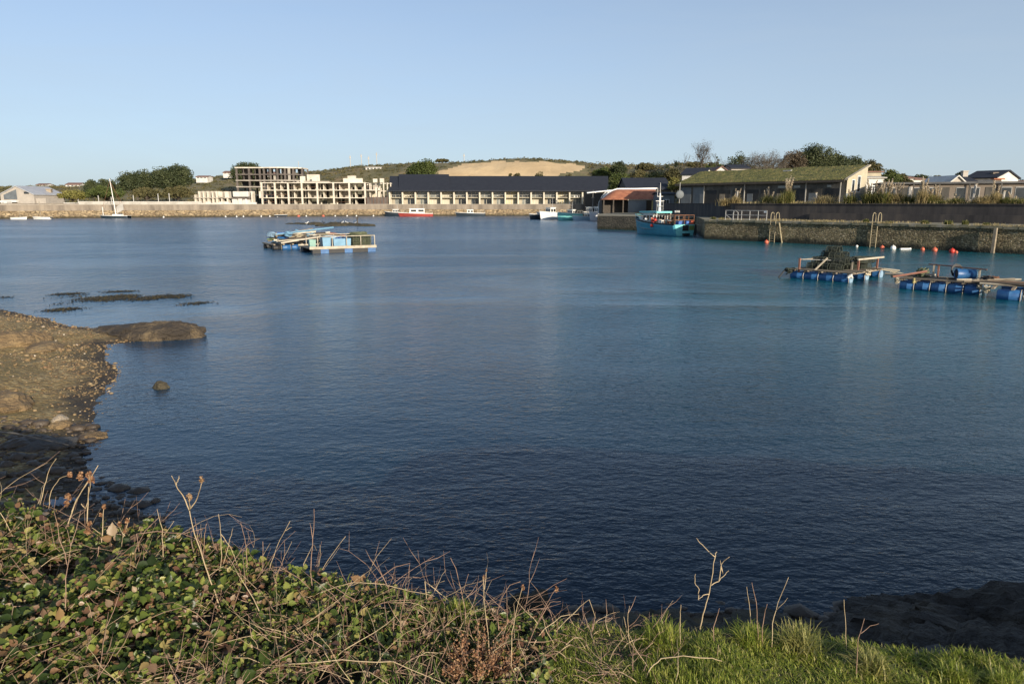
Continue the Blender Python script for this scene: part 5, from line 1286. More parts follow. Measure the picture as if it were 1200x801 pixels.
def big_boat():
    L, B, H = 12.5, 4.3, 1.75
    hv = Vector((-.44, .90, 0)).normalized(); st = Vector((26.0, 104.0, 0)); h = math.atan2(hv.y, hv.x)
    T = Matrix.Translation(st) @ Matrix.Rotation(h, 4, 'Z')
    root = thing('trawler', 'turquoise and blue fishing boat with a white mast moored in the quay recess', 'boat', tuple(st), h)
    m, f = hull(T, L, B, H, bow=1.45, tr=.95); m.build('hull', MAT['hullblue'], root, True)
    # bright transom skin, proud of the hull
    m = MB(T); a = B * .45
    m.add([(-.04, -a * .80, .05), (-.04, a * .80, .05), (-.04, a * 1.0, H * .98), (-.04, -a * 1.0, H * .98), (-.002, -a * .8, .05), (-.002, a * .8, .05), (-.002, a, H * .98), (-.002, -a, H * .98)], [(0, 3, 2, 1), (0, 1, 5, 4), (2, 3, 7, 6), (1, 2, 6, 5), (3, 0, 4, 7)])
    tr = m.build('transom', MAT['hullturq'], root)
    MB(T).box(-.07, -a * .35, H * .45, -.045, a * .25, H * .93).build('stern_opening', MAT['black'], tr)
    MB(T).box(-.07, -a * .9, H * .50, -.045, -a * .40, H * .90).build('stern_patch', MAT['greengrime'], tr)
    MB(T).box(-.42, -a * .35, .10, -.045, a * .25, .42).build('stern_step', MAT['black'], tr)
    m = MB(T); m.tube([(-.12, -a * 1.0, H), (-.12, -a * 1.0, 0.05)], .16, 8); m.build('fender', MAT['black'], root)
    rimrail(T, L, B, f, tr=.95, r=.11).build('rubbing_strake', MAT['black'], root)
    rimrail(T, L, B, f, tr=.95, r=.06, z=.55, ts=(.72, .99)).build('bow_rail', MAT['hullturq'], root)
    MB(T).add([(.1, -B * .44, .9), (L * .6, -B * .46, .9), (L * .85, -B * .22, 1.2), (L * .85, B * .22, 1.2), (L * .6, B * .46, .9), (.1, B * .44, .9)], [(0, 1, 2, 3, 4, 5)]).build('deck', MAT['steel'], root)
    # wheelhouse forward, turquoise roof
    c = cabin(T, root, L * .50, L * .72, 1.25, 1.3, 3.25, 'white', .2, 4)
    MB(T).box(L * .40, -1.5, 3.36, L * .76, 1.5, 3.62).build('canopy_roof', MAT['hullturq'], root)
    m = MB(T)
    for x in (L * .41, L * .47):
        for y in (-1.35, 1.35): m.tube([(x, y, 1.0), (x, y, 3.36)], .05, 6)
    m.build('stanchion', MAT['white'], root)
    # white mast with cross bars, radar, aerials
    m = MB(T); x = L * .50; m.tube([(x, 0, 3.6), (x, 0, 6.4)], [.26, .10], 10); m.build('mast', MAT['white'], root)
    m = MB(T); m.tube([(x, -.8, 5.2), (x, .8, 5.2)], .05, 6); m.tube([(x, -.55, 5.9), (x, .55, 5.9)], .04, 6); m.tube([(x, 0, 6.4), (x, 0, 8.0)], .03, 5); m.tube([(x, .5, 5.9), (x, .5, 7.2)], .025, 5); m.build('aerial', MAT['white'], root)
    MB(T).ball((x + .35, 0, 4.6), .28, 10, 7, (1, 1, .5)).build('radar', MAT['white'], root)
    m = MB(T); m.tube([(x - .6, 1.0, 3.6), (x - .6, 1.0, 5.0), (x - .6, -.2, 5.0), (x - .6, -.2, 3.6)], .04, 5); m.tube([(x - .6, 1.0, 4.4), (x - .6, -.2, 4.4)], .04, 5); m.build('radar_frame', MAT['steel'], root)
    # aft gantry: slim roof and pot racks
    m = MB(T); m.box(L * .22, -1.2, 3.0, L * .40, 1.2, 3.12); m.build('shelter_roof', MAT['ropepale'], root)
    m = MB(T)
    for x in (L * .23, L * .38):
        for y in (-1.1, 1.1): m.tube([(x, y, 1.0), (x, y, 3.0)], .045, 5)
    m.build('shelter_frame', MAT['steel'], root)
    m = MB(T)
    for x in (.15, L * .11, L * .21):
        for y in (-1.8, 0, 1.8): m.tube([(x, y, 1.0), (x, y, 3.1)], .05, 5)
        m.tube([(x, -1.8, 3.1), (x, 1.8, 3.1)], .05, 5); m.tube([(x, -1.8, 2.4), (x, 1.8, 2.4)], .035, 5)
    for y in (-1.8, 0, 1.8): m.tube([(.15, y, 3.1), (L * .21, y, 3.1)], .05, 5); m.tube([(.15, y, 2.4), (L * .21, y, 2.4)], .035, 5)
    m.build('gantry', MAT['rust'], root)
    m = MB(T)
    for k in range(4): m.cbox((L * .25, -1.3 + k * .25, 5.2 - 1.6), (.3, .06, .3))
    m.build('floodlight', MAT['white'], root)
    # things lying on deck
    g = 'gear piled on the turquoise fishing boat'
    rr = random.Random(1)
    bin_ = [('orange', 'bright orange fish bin on the stern of the turquoise boat', 'fish_bin', 'bin', .5, -1.5, 1.9), ('ropeblue', 'blue fish bin by the stern rail of the turquoise boat', 'fish_bin', 'bin', .9, -.9, 1.9), ('ropeblue', 'blue tub in the middle of the boat stern', 'fish_bin', 'bin', 1.1, .3, 1.9),
            ('orange', 'small orange tub under the gantry of the turquoise boat', 'fish_bin', 'bin', 2.1, 1.0, 1.9), ('white', 'white fish box beside the blue tubs on the boat stern', 'fish_bin', 'bin', 1.9, -.4, 1.9), ('ropeblue', 'outermost blue bin hard against the boat stern corner', 'fish_bin', 'bin', .5, .9, 1.8), ('white', 'white fish box on the side deck amidships of the turquoise boat', 'fish_bin', 'bin', 4.2, 1.2, 2.0), ('ropepale', 'cream fish box just aft of the wheelhouse of the turquoise boat', 'fish_bin', 'bin', 5.3, .9, 2.1), ('hullpale', 'pale blue fish box under the shelter roof of the turquoise boat', 'fish_bin', 'bin', 3.3, .6, 2.0)]
    for mt, lab, nm, ct, x, y, z in bin_:
        q = T @ Vector((x, y, z - .45)); t = thing(nm, lab, ct, tuple(q), h + .1, g); TT = Matrix.Translation(q) @ Matrix.Rotation(h + .1, 4, 'Z')
        m = MB(TT); m.add([(-.36, -.26, 0), (.36, -.26, 0), (.36, .26, 0), (-.36, .26, 0), (-.42, -.32, .75), (.42, -.32, .75), (.42, .32, .75), (-.42, .32, .75)], [(0, 3, 2, 1), (0, 1, 5, 4), (1, 2, 6, 5), (2, 3, 7, 6), (3, 0, 4, 7)]); m.build('shell', MAT[mt], t)
        m = MB(TT); m.tube([(-.42, -.32, .75), (.42, -.32, .75), (.42, .32, .75), (-.42, .32, .75), (-.42, -.32, .75)], .035, 5); m.build('rim', MAT[mt], t)
    for k, (x, y, z, mt, lab) in enumerate([(5.4, 1.9, 1.95, 'red', 'red buoy hanging over the side amidships'), (5.0, 1.75, 2.3, 'red', 'red buoy piled on the rail amidships'), (5.8, 1.7, 2.35, 'orange', 'orange buoy beside the red ones amidships'), (6.2, 1.6, 2.3, 'white', 'white fender by the wheelhouse door'), (7.6, 1.55, 2.35, 'white', 'white fender forward on the side deck'), (9.0, 1.3, 2.4, 'white', 'white fender near the bow'), (9.9, .9, 2.55, 'white', 'small white float right at the bow'), (5.2, 2.2, 1.45, 'red', 'red net float dangling below the rail')]):
        q = T @ Vector((x, y, z)); t = thing('net_float', lab + ' of the turquoise boat', 'float', tuple(q), 0, g); MB().ball(q, .27, 12, 8).build('float', MAT[mt], t, True); MB().tube([q + Vector((0, 0, .25)), q + Vector((0, 0, .36))], .05, 6).build('eye', MAT[mt], t)
    pot = make_pot('green netted lobster pot stacked under the gantry of the turquoise boat', 'pots stacked on the turquoise boat', 'net2'); n = 0
    for zz in (0, 1, 2):
        for i in range(3):
            for j in range(2):
                q = T @ Vector((1.2 + i * .78 + (1.6 if i == 2 else 0) * 0, -1.2 + j * 2.1 + zz * .1, 1.0 + .42 * zz)); place(pot, n > 0, q, h + rr.uniform(-.1, .1)); n += 1
    # mooring ropes
    for a_, b_, lab in [(T @ Vector((0, -1.9, 1.8)), Vector((29.4, 102.0, 2.6)), 'taut stern rope from the turquoise boat to the quay'), (T @ Vector((11.8, 0, 2.6)), Vector((30.6, 117.0, 2.6)), 'bow rope from the turquoise boat to the recess wall')]:
        mid = a_.lerp(b_, .5) - Vector((0, 0, .5)); tag(MB().tube([a_, a_.lerp(mid, .5) - Vector((0, 0, .12)), mid, mid.lerp(b_, .5) - Vector((0, 0, .12)), b_], .035, 5).build('mooring_rope', MAT['ropepale']), lab, 'rope')
big_boat()

# yacht / catamaran and dinghies by the far left wall
def yacht():
    p = W(135, 255.6); T = Matrix.Translation((p.x, p.y, 0)) @ Matrix.Rotation(math.pi, 4, 'Z') @ Matrix.Translation((-4.6, 0, 0))
    root = thing('sailing_boat', 'black hulled sailing boat with a tall bare white mast at the far wall', 'boat', (p.x, p.y, 0), 0)
    m, f = hull(T, 9.4, 2.8, .75, bow=1.2); m.build('hull', MAT['hulldark'], root, True)
    rimrail(T, 9.4, 2.8, f, r=.06).build('gunwale', MAT['white'], root)
    MB(T).add([(.1, -1.2, .6), (6, -1.2, .65), (9, 0, .8), (6, 1.2, .65), (.1, 1.2, .6)], [(0, 1, 2, 3, 4)]).build('deck', MAT['white'], root)
    MB(T).cbox((3.6, 0, .95), (2.8, 1.5, .6)).build('cabin', MAT['white'], root)
    zt = P(600, 209.5, p.y).z; b = T @ Vector((4.2, 0, .7)); MB().tube([b, (b.x - .75, b.y, zt)], [.15, .09], 8).build('mast', MAT['white'], root)
    m = MB(T); m.add([(2.6, .15, 2.3), (4.0, .15, 1.4), (4.0, .15, 3.6), (2.6, .15, 4.6), (2.6, -.15, 2.3), (4.0, -.15, 1.4), (4.0, -.15, 3.6), (2.6, -.15, 4.6)][:], [(0, 1, 2, 3), (7, 6, 5, 4), (0, 4, 5, 1), (1, 5, 6, 2), (2, 6, 7, 3), (3, 7, 4, 0)])
    m = MB(); m.add([(b.x + .4, b.y - .1, 1.5), (b.x + 2.6, b.y - .1, 2.6), (b.x + 2.6, b.y - .1, 5.0), (b.x + .4, b.y - .1, 3.5), (b.x + .4, b.y + .1, 1.5), (b.x + 2.6, b.y + .1, 2.6), (b.x + 2.6, b.y + .1, 5.0), (b.x + .4, b.y + .1, 3.5)], [(0, 1, 2, 3), (7, 6, 5, 4), (0, 4, 5, 1), (1, 5, 6, 2), (2, 6, 7, 3), (3, 7, 4, 0)]); m.build('furled_sail', MAT['greyparapet'], root)
    top = Vector((b.x - .8, b.y, zt - .6)); m = MB()
    for q in (T @ Vector((.1, 0, .8)), T @ Vector((1.2, 0, .8)), T @ Vector((9.2, 0, .9))): m.tube([top, q], .04, 4)
    m.build('stay', MAT['rust'], root)
    a = P(120, 243, p.y); m = MB(); m.tube([(a.x, p.y, .8), (a.x, p.y, 3.6)], .1, 5); m.build('stern_post', MAT['white'], root)
yacht()
for px, py, L, hx, mst, lab in [(23, 257.0, 4.6, 1, 2.6, 'small white dinghy, leftmost boat in the harbour'), (49.5, 256.8, 5.6, -1, 5.4, 'white dinghy with a short bare mast below the stone pillar')]:
    p, h, T = frame_at(px, py, hx, 0); T = T @ Matrix.Translation((-L / 2, 0, 0)); root = thing('dinghy', lab, 'boat', (p.x, p.y, 0), h, 'dinghies by the far wall')
    m, f = hull(T, L, 1.7, .55, bow=1.3, z0=-.15); m.build('hull', MAT['white'], root, True); rimrail(T, L, 1.7, f, r=.05).build('gunwale', MAT['white'], root)
    MB(T).box(L * .3, -.75, .3, L * .4, .75, .36).build('thwart', MAT['timber'], root); MB(T).tube([(L * .55, 0, .2), (L * .55, 0, mst)], [.10, .06], 6).build('mast', MAT['timber'], root)
for i, (px, lab) in enumerate([(329, 'long grey skiff pulled up on the golden rocks'), ]):
    p = W(329, 254.2); T = Matrix.Translation((p.x, p.y, .2)); root = thing('skiff', lab, 'boat', (p.x, p.y, .2)); m, f = hull(T @ Matrix.Translation((-2, 0, 0)), 4.4, 1.5, .5, z0=0); m.build('hull', MAT['hulldark'], root, True); rimrail(T @ Matrix.Translation((-2, 0, 0)), 4.4, 1.5, f, r=.06).build('gunwale', MAT['white'], root)
rr = random.Random(6)
k = 0
for px in (190, 263, 276, 284, 305, 315, 324, 349, 358, 378, 392, 406, 417, 437):
    q_ = shore_pts(px, px, 1, -8.6 - rr.uniform(0, 1.5))[0]; p = Vector((q_[0], q_[1], 0)); mt = 'orange' if px in (349, 378) else 'white'
    k += 1
    t = thing('mooring_buoy', f'{"orange" if mt == "orange" else "white"} mooring buoy, {words_[k - 1]} from left of those along the golden rocks', 'buoy', (p.x, p.y, 0), 0, 'mooring buoys along the far rocks')
    MB().ball((p.x, p.y, .15), .27 if mt == 'white' else .5, 10, 7).build('float', MAT[mt], t, True); MB().tube([(p.x, p.y, .4), (p.x, p.y, .75)], .05, 5).build('eye', MAT['steel'], t)

# rock islet with a marker pole and gulls
def rock(name, label, c, size, mat, seed, sub=4, amp=.28, cat='rock', group=None, rz=0, flat=.0, fr=1.3, strata=0):
    import bmesh
    bm = bmesh.new(); bmesh.ops.create_icosphere(bm, subdivisions=sub, radius=1)
    for v in bm.verts:
        p = v.co.copy(); q = p * fr + Vector((seed * 7.1, seed * 3.3, 0))
        n = mn.fractal(q, 1.0, 2.0, 6) * amp + abs(mn.noise(q * 2.6)) * amp * .5 - abs(mn.noise(q * 5.3)) * amp * .42 - abs(mn.noise(q * 11 + Vector((3, 1, 2)))) * amp * .24 + mn.noise(q * 23) * amp * .10
        if strata: n += strata * (math.floor(mn.noise(Vector((p.x * 1.5, p.z * 5 + p.x * 2, seed))) * 6) / 6)
        v.co = p * (1 + n)
        if flat and v.co.z > flat: v.co.z = flat + (v.co.z - flat) * .25
        v.co = Vector((v.co.x * size[0], v.co.y * size[1], v.co.z * size[2]))
    me = bpy.data.meshes.new(name); bm.to_mesh(me); bm.free()
    o = link(name, me, MAT[mat], None, False); o.location = c; o.rotation_euler = (0, 0, rz)
    return tag(o, label, cat, group)
M('weedrock', (0.040, 0.036, 0.020), (0.020, 0.019, 0.012), 1.5, .8, .05, 8, c3=(0.07, 0.055, 0.03))
M('brownrock', (0.19, 0.13, 0.065), (0.10, 0.07, 0.038), 1.6, .85, .12, 9, c3=(0.28, 0.20, 0.10), detail=8)
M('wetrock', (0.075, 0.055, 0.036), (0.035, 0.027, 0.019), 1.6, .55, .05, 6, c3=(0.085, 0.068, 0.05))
def islet():
    rr = random.Random(8)
    V = [];
    for i in range(10):
        px = 342 + i * 9.4 + rr.uniform(-2, 2); yy = 263.2 if px < 372 else 265.0
        if px < 335: continue
        p = W(px, yy - rr.uniform(0, .8)); e = 1 - abs(i - 5.5) / 6.5
        rock('reef_rock', f'{words_[i]} from left of the low weedy rocks of the reef beyond the cluttered raft', (p.x, p.y, -.05), (rr.uniform(1.5, 2.4), rr.uniform(1.0, 1.8), .22 + .62 * e * rr.uniform(.8, 1.2)), 'weedrock', i + 3, 3, .25, 'rock', 'rocks of the reef')
    p = W(419, 264.5); t = thing('marker_pole', 'dark upright marker pole on the right end of the reef', 'pole', (p.x, p.y, 0)); MB().tube([(p.x, p.y, -.5), (p.x, p.y, P(600, 254.5, p.y).z)], .13, 6).build('shaft', MAT['darkwood'], t); MB().cbox((p.x, p.y, P(600, 254.8, p.y).z), (.42, .42, .3)).build('topmark', MAT['darkwood'], t)
islet()
def gull(p, rz, lab, s=1.0, dark=False):
    t = thing('gull', lab, 'bird', tuple(p), rz, 'gulls and cormorants resting on the reef')
    T = Matrix.Translation(Vector(p)) @ Matrix.Rotation(rz, 4, 'Z') @ Matrix.Scale(s, 4)
    m = MB(T); m.tube([(-.30, 0, .20), (-.18, 0, .22), (0, 0, .24), (.14, 0, .28), (.20, 0, .38), (.25, 0, .44), (.30, 0, .43), (.38, 0, .42)], [.012, .05, .105, .085, .045, .055, .035, .008], 8)
    m.tube([(0, .04, .16), (0, .04, 0)], .012, 4); m.tube([(0, -.04, .16), (0, -.04, 0)], .012, 4)
    m.build('body', MAT['black' if dark else 'white'], t, True)
    m = MB(T); m.ball((-.08, .075, .25), .15, 8, 6, (1.5, .25, .55)); m.ball((-.08, -.075, .25), .15, 8, 6, (1.5, .25, .55)); m.build('wing', MAT['black' if dark else 'steel'], t, True)
for i, (px, py, dk) in enumerate([(360, 261.0, 0), (402, 260.6, 0), (407, 260.6, 0), (395, 260.5, 1), (388, 260.8, 1), (399, 260.2, 1), (417.3, 262, 0), (380, 261.5, 1)]):
    p = W(px, 264.3); gull((p.x, p.y - .3, .35 if i not in (0, 6) else .25), i * 1.3, f'{"dark cormorant" if dk else "white gull"} resting on the reef, {words_[i]} of the birds', 1.35, bool(dk))

# ------------------------------------------------------------------ rafts
M('drumblue', (0.022, 0.105, 0.27), (0.020, 0.075, 0.19), 2.5, .45, c3=(0.05, 0.15, 0.31))
M('drumpale', (0.28, 0.40, 0.50), (0.17, 0.27, 0.38), 3, .45)
M('tankmint', (0.22, 0.38, 0.32), (0.16, 0.28, 0.25), 2, .5)
M('tank', (0.17, 0.33, 0.46), (0.12, 0.25, 0.36), 1.5, .45)
M('redwood', (0.30, 0.13, 0.09), (0.20, 0.10, 0.07), 3, .8)
M('paleplank', (0.46, 0.41, 0.32), (0.30, 0.26, 0.19), 2, .85)
def drum(T, root, x, y, l=.88, r=.30, mat='drumblue', z=.19, endmat=None, name='drum'):
    m = MB(T); n = 14; V = []; prof = [(-l / 2, r * .93), (-l / 2 + .03, r), (-l * .02, r), (-l * .01, r * 1.015), (l * .01, r * 1.015), (l * .02, r), (l / 2 - .03, r), (l / 2, r * .93)]
    for (px_, rad) in prof:
        for k in range(n): a = 2 * math.pi * k / n; V.append((x + px_, y + math.cos(a) * rad, z + math.sin(a) * rad))
    Fq = [(i * n + k, i * n + (k + 1) % n, (i + 1) * n + (k + 1) % n, (i + 1) * n + k) for i in range(len(prof) - 1) for k in range(n)]
    Fq += [tuple(range(n))[::-1], tuple((len(prof) - 1) * n + k for k in range(n))]
    m.add(V, Fq); d = m.build(name, MAT[mat], root, True)
    m = MB(T)
    for s in (1,): m.tube([(x + s * l * .47, y + math.cos(a) * (r + .012), z + math.sin(a) * (r + .012)) for a in np.linspace(0, 2 * math.pi, 13)], .018, 4, False)
    m.build('lashing', MAT['ropepale'], d)
    if endmat: MB(T).tube([(x + l / 2 + .002, y, z), (x + l / 2 + .02, y, z)], r * .9, 14).build('end_cap', MAT[endmat], d)
    return d
def raft_rope(T, root, pts, mat='ropepale', r=.03, name='rope'):
    m = MB(T); m.tube(pts, r, 5); return m.build(name, MAT[mat], root)
def heap(T, parent, c, size, n, mat, seed, r=.035, name='rope_bundle'):
    rr = random.Random(seed); m = MB(T)
    for _ in range(n):
        a = rr.uniform(0, 6.28); pts = []; w = [rr.uniform(.3, 1) * q for q in size]; ph = rr.uniform(0, 6.28); zz = rr.uniform(0, size[2])
        for k in range(9):
            b = a + k * .75; pts.append((c[0] + math.cos(b) * w[0], c[1] + math.sin(b) * w[1], c[2] + zz + math.sin(b * 2 + ph) * .06))
        m.tube(pts, r, 4)
    return m.build(name, MAT[mat], parent)
def raft_one():
    a, b = W(925, 325.5), W(995, 331.5); u = (b - a).normalized(); L = (b - a).length; h = math.atan2(u.y, u.x)
    T = Matrix.Translation(a) @ Matrix.Rotation(h, 4, 'Z')
    root = thing('drum_raft', 'blue drum raft loaded with a tall heap of lobster pots', 'raft', tuple(a), h, 'blue drum rafts near the stone quay')
    n = 4
    for row, y in enumerate((.3, 2.7, 5.0)):
        for k in range(n): drum(T, root, L * (k + .5) / n, y, L / n - .05, .31, endmat='drumpale' if k == n - 1 else None)
    W_ = 5.3
    for x in np.linspace(.1, L - .1, 5): MB(T).box(x - .07, 0, .49, x + .07, W_, .58).build('crossbeam', MAT['timber'], root)
    for k, y in enumerate(np.linspace(.05, 5.2, 12)):
        MB(T).box(-.1, y - .09, .583, L + .15 + random.uniform(-.2, .15), y + .09, .62).build('deck_plank', MAT['timber' if k % 3 else 'darkwood'], root)
    for (x, y, hh, mt) in [(.55, .15, 1.05, 'redwood'), (1.0, 4.9, 1.0, 'darkwood'), (3.35, 2.6, .95, 'redwood'), (2.95, 2.6, .9, 'paleplank'), (3.6, 5.0, 1.05, 'redwood')]:
        MB(T).cbox((x, y, .3 + hh / 2), (.11, .11, hh)).build('post', MAT[mt], root)
    MB(T).tube([(.55, .15, 1.25), (1.0, 4.9, 1.22)], .045, 5).build('rail', MAT['timber'], root)
    MB(T).tube([(.55, .15, 1.28), (3.0, 2.6, 1.18)], .02, 4).build('rail', MAT['steel'], root)
    MB(T).cbox((3.6, 3.9, 1.33), (.09, 3.6, .11), -.06).build('rail', MAT['paleplank'], root)
    MB(T).tube([(1.45, .5, .6), (1.95, 1.1, 1.4)], .06, 5).build('prop', MAT['paleplank'], root)
    heap(T, root, (-.1, .2, .25), (.35, .4, .35), 9, 'net', 3); heap(T, root, (L - .05, .15, .3), (.18, .25, .25), 7, 'white', 4, .05); heap(T, root, (L, 2.7, .35), (.15, .3, .25), 6, 'ropepale', 5, .045)
    raft_rope(T, root, [(-.3, 0, .6), (-.6, -.3, 0), (-.8, -.5, -.3)], 'black', .05); raft_rope(T, root, [(L * .8, 5.0, .62), (L + 1.0, 6.5, .2), (L + 2.2, 7.5, .1)], 'ropepale', .03)
    pot = make_pot('dark netted lobster pot in the tall heap on the blue drum raft', 'lobster pots heaped on the blue drum raft'); used = 0; rr = random.Random(2)
    for lay, (nx, ny, x0, y0) in enumerate([(3, 5, .85, 1.5), (3, 4, 1.0, 1.8), (2, 3, 1.25, 2.1), (1, 2, 1.7, 2.3)]):
        for i in range(nx):
            for j in range(ny):
                if lay > 1 and rr.random() < .12: continue
                q = T @ Vector((x0 + i * .78, y0 + j * .50 + rr.uniform(-.04, .04), .625 + lay * .36)); place(pot, used > 0, q, h + rr.uniform(-.12, .12), tilt=(rr.uniform(-.1, .1), rr.uniform(-.08, .08))); used += 1
    for i in range(3):
        for j in range(2):
            q = T @ Vector((2.7 + .5 * j, 3.4 + i * .55, .63 + .38 * ((i + j) % 2))); place(pot, True, q, h + .9 + rr.uniform(-.3, .3), 'dark lobster pot at the right end of the blue drum raft', 'loose pots at the right of the drum raft', tilt=(rr.uniform(-.3, .3), 0))
    t = thing('plank', 'long pale plank floating off the right corner of the pot laden raft', 'plank', tuple(W(1040, 320)), 0)
    a1, b1 = W(1024, 319.3), W(1054, 320.3); MB().tube([a1 + Vector((0, 0, .35)), b1 + Vector((0, 0, .2))], .07, 6).build('board', MAT['paleplank'], t)
raft_one()
def raft_two():
    a, b = W(1053, 338.3), W(1149, 345.3); u = (b - a).normalized(); L = (b - a).length; h = math.atan2(u.y, u.x)
    T = Matrix.Translation(a) @ Matrix.Rotation(h, 4, 'Z')
    root = thing('drum_raft', 'blue drum raft with an open barrel lying on deck under a bare rail', 'raft', tuple(a), h, 'blue drum rafts near the stone quay')
    for row, y in enumerate((.3, 2.2)):
        for k in range(5): drum(T, root, L * (k + .5) / 5, y, L / 5 - .05, .32, endmat='drumpale' if k == 4 else None)
    for x in np.linspace(.1, L - .1, 6): MB(T).box(x - .07, 0, .50, x + .07, 2.6, .59).build('crossbeam', MAT['timber'], root)
    for k, y in enumerate((.1, .5, 1.0, 1.5, 2.0, 2.4)): MB(T).box(-.3 * (k % 2), y - .1, .593, L + .2 * (k % 3), y + .1, .635).build('deck_plank', MAT['timber' if k % 2 else 'darkwood'], root)
    for x, y in ((1.55, 2.2), (3.75, 1.0), (1.3, 2.25)): MB(T).cbox((x, y, .95), (.09, .09, .8)).build('post', MAT['redwood' if x == 1.55 else 'paleplank'], root)
    MB(T).tube([(1.0, 2.3, 1.36), (4.1, .8, 1.33)], .035, 5).build('rail', MAT['redwood'], root)
    for p0, p1, mt in [((-1.2, 1.8, .68), (1.2, 1.6, .75), 'paleplank'), ((-1.0, 2.6, .6), (1.6, 1.1, .85), 'paleplank'), ((2.8, .3, .72), (5.6, 1.9, .8), 'paleplank'), ((-.4, .1, .68), (1.1, 1.4, 1.0), 'redwood'), ((3.2, .0, .68), (5.4, .9, .9), 'timber'), ((2.2, .9, .7), (5.0, 2.4, .72), 'darkwood')]:
        MB(T).tube([p0, p1], .06, 5).build('pole', MAT[mt], root)
    for c, s, n, mt, sd in [((.85, 1.7, .65), (.38, .45, .5), 22, 'net2', 1), ((-.15, .1, .35), (.14, .16, .3), 8, 'ropepale', 2), ((-.75, 1.9, .5), (.2, .2, .3), 8, 'ropepale', 3), ((.75, .05, .4), (.1, .12, .25), 6, 'yellowmat', 4), ((L - .1, .1, .3), (.14, .2, .4), 8, 'ropepale', 5), ((L + .3, 1.8, .65), (.3, .4, .25), 9, 'rust', 6)]:
        heap(T, root, c, s, n, mt, sd, .03)
    q = T @ Vector((3.05, 1.25, .64)); t = thing('barrel', 'open dark mouthed blue barrel lying on the second drum raft', 'barrel', tuple(q), h)
    TT = Matrix.Translation(q) @ Matrix.Rotation(h + .5, 4, 'Z'); m = MB(TT); n = 16; V = []
    for x, r in ((.5, .29), (-.45, .31), (-.48, .33), (-.48, .27), (.44, .26)):
        for k in range(n): aa = 2 * math.pi * k / n; V.append((x, math.cos(aa) * r, .33 + math.sin(aa) * r))
    Fq = [(i * n + k, i * n + (k + 1) % n, (i + 1) * n + (k + 1) % n, (i + 1) * n + k) for i in range(4) for k in range(n)] + [tuple(range(n)), tuple(4 * n + k for k in range(n))]
    m.add(V, Fq); m.build('shell', MAT['drumblue'], t, True); MB(TT).tube([(.505, 0, .33), (.52, 0, .33)], .27, 16).build('end_cap', MAT['tank'], t)
    MB(TT).tube([(-.44, 0, .33), (.3, 0, .33)], .24, 12).build('lining', MAT['black'], t)
    q = T @ Vector((2.6, 1.5, .64)); t = thing('tyre_fender', 'dark coil of hose beside the open barrel on the second raft', 'hose', tuple(q), h); m = MB()
    for k in range(3): m.tube([q + Vector((math.cos(x) * .33, math.sin(x * 1.0) * .12, .42 + math.sin(x) * .33 + k * .05)) for x in np.linspace(0, 6.28, 13)], .035, 5)
    m.build('coil', MAT['black'], t)
raft_two()
def raft_three():
    a, b = W(1167, 350.5), W(1196, 352.6); u = Vector((.76, -.64, 0)).normalized(); L = 4.3; h = math.atan2(u.y, u.x)
    T = Matrix.Translation(a) @ Matrix.Rotation(h, 4, 'Z')
    root = thing('drum_raft', 'blue drum raft covered with loose poles, cut off by the photo edge', 'raft', tuple(a), h, 'blue drum rafts near the stone quay')
    d = (b - a).length
    for y in (.3, 2.4):
        for k in range(3): drum(T, root, d * .5 + k * 1.5, y, d, .34, endmat='drumpale')
    for x in np.linspace(-.2, L - .2, 6): MB(T).box(x - .07, 0, .52, x + .07, 2.8, .61).build('crossbeam', MAT['timber'], root)
    rr = random.Random(3)
    for k in range(11):
        y = rr.uniform(.0, 2.8); MB(T).tube([(-.9 + rr.uniform(-.4, .4), y, .68 + rr.uniform(0, .1)), (L + rr.uniform(-.3, .3), y + rr.uniform(-.5, .5), .68 + rr.uniform(0, .12))], .06, 5).build('pole', MAT[rr.choice(['paleplank', 'rust', 'timber', 'darkwood'])], root)
    heap(T, root, (-.5, .4, .25), (.18, .25, .4), 9, 'ropepale', 6); heap(T, root, (-.7, 2.2, .6), (.35, .35, .35), 10, 'black', 7)
raft_three()
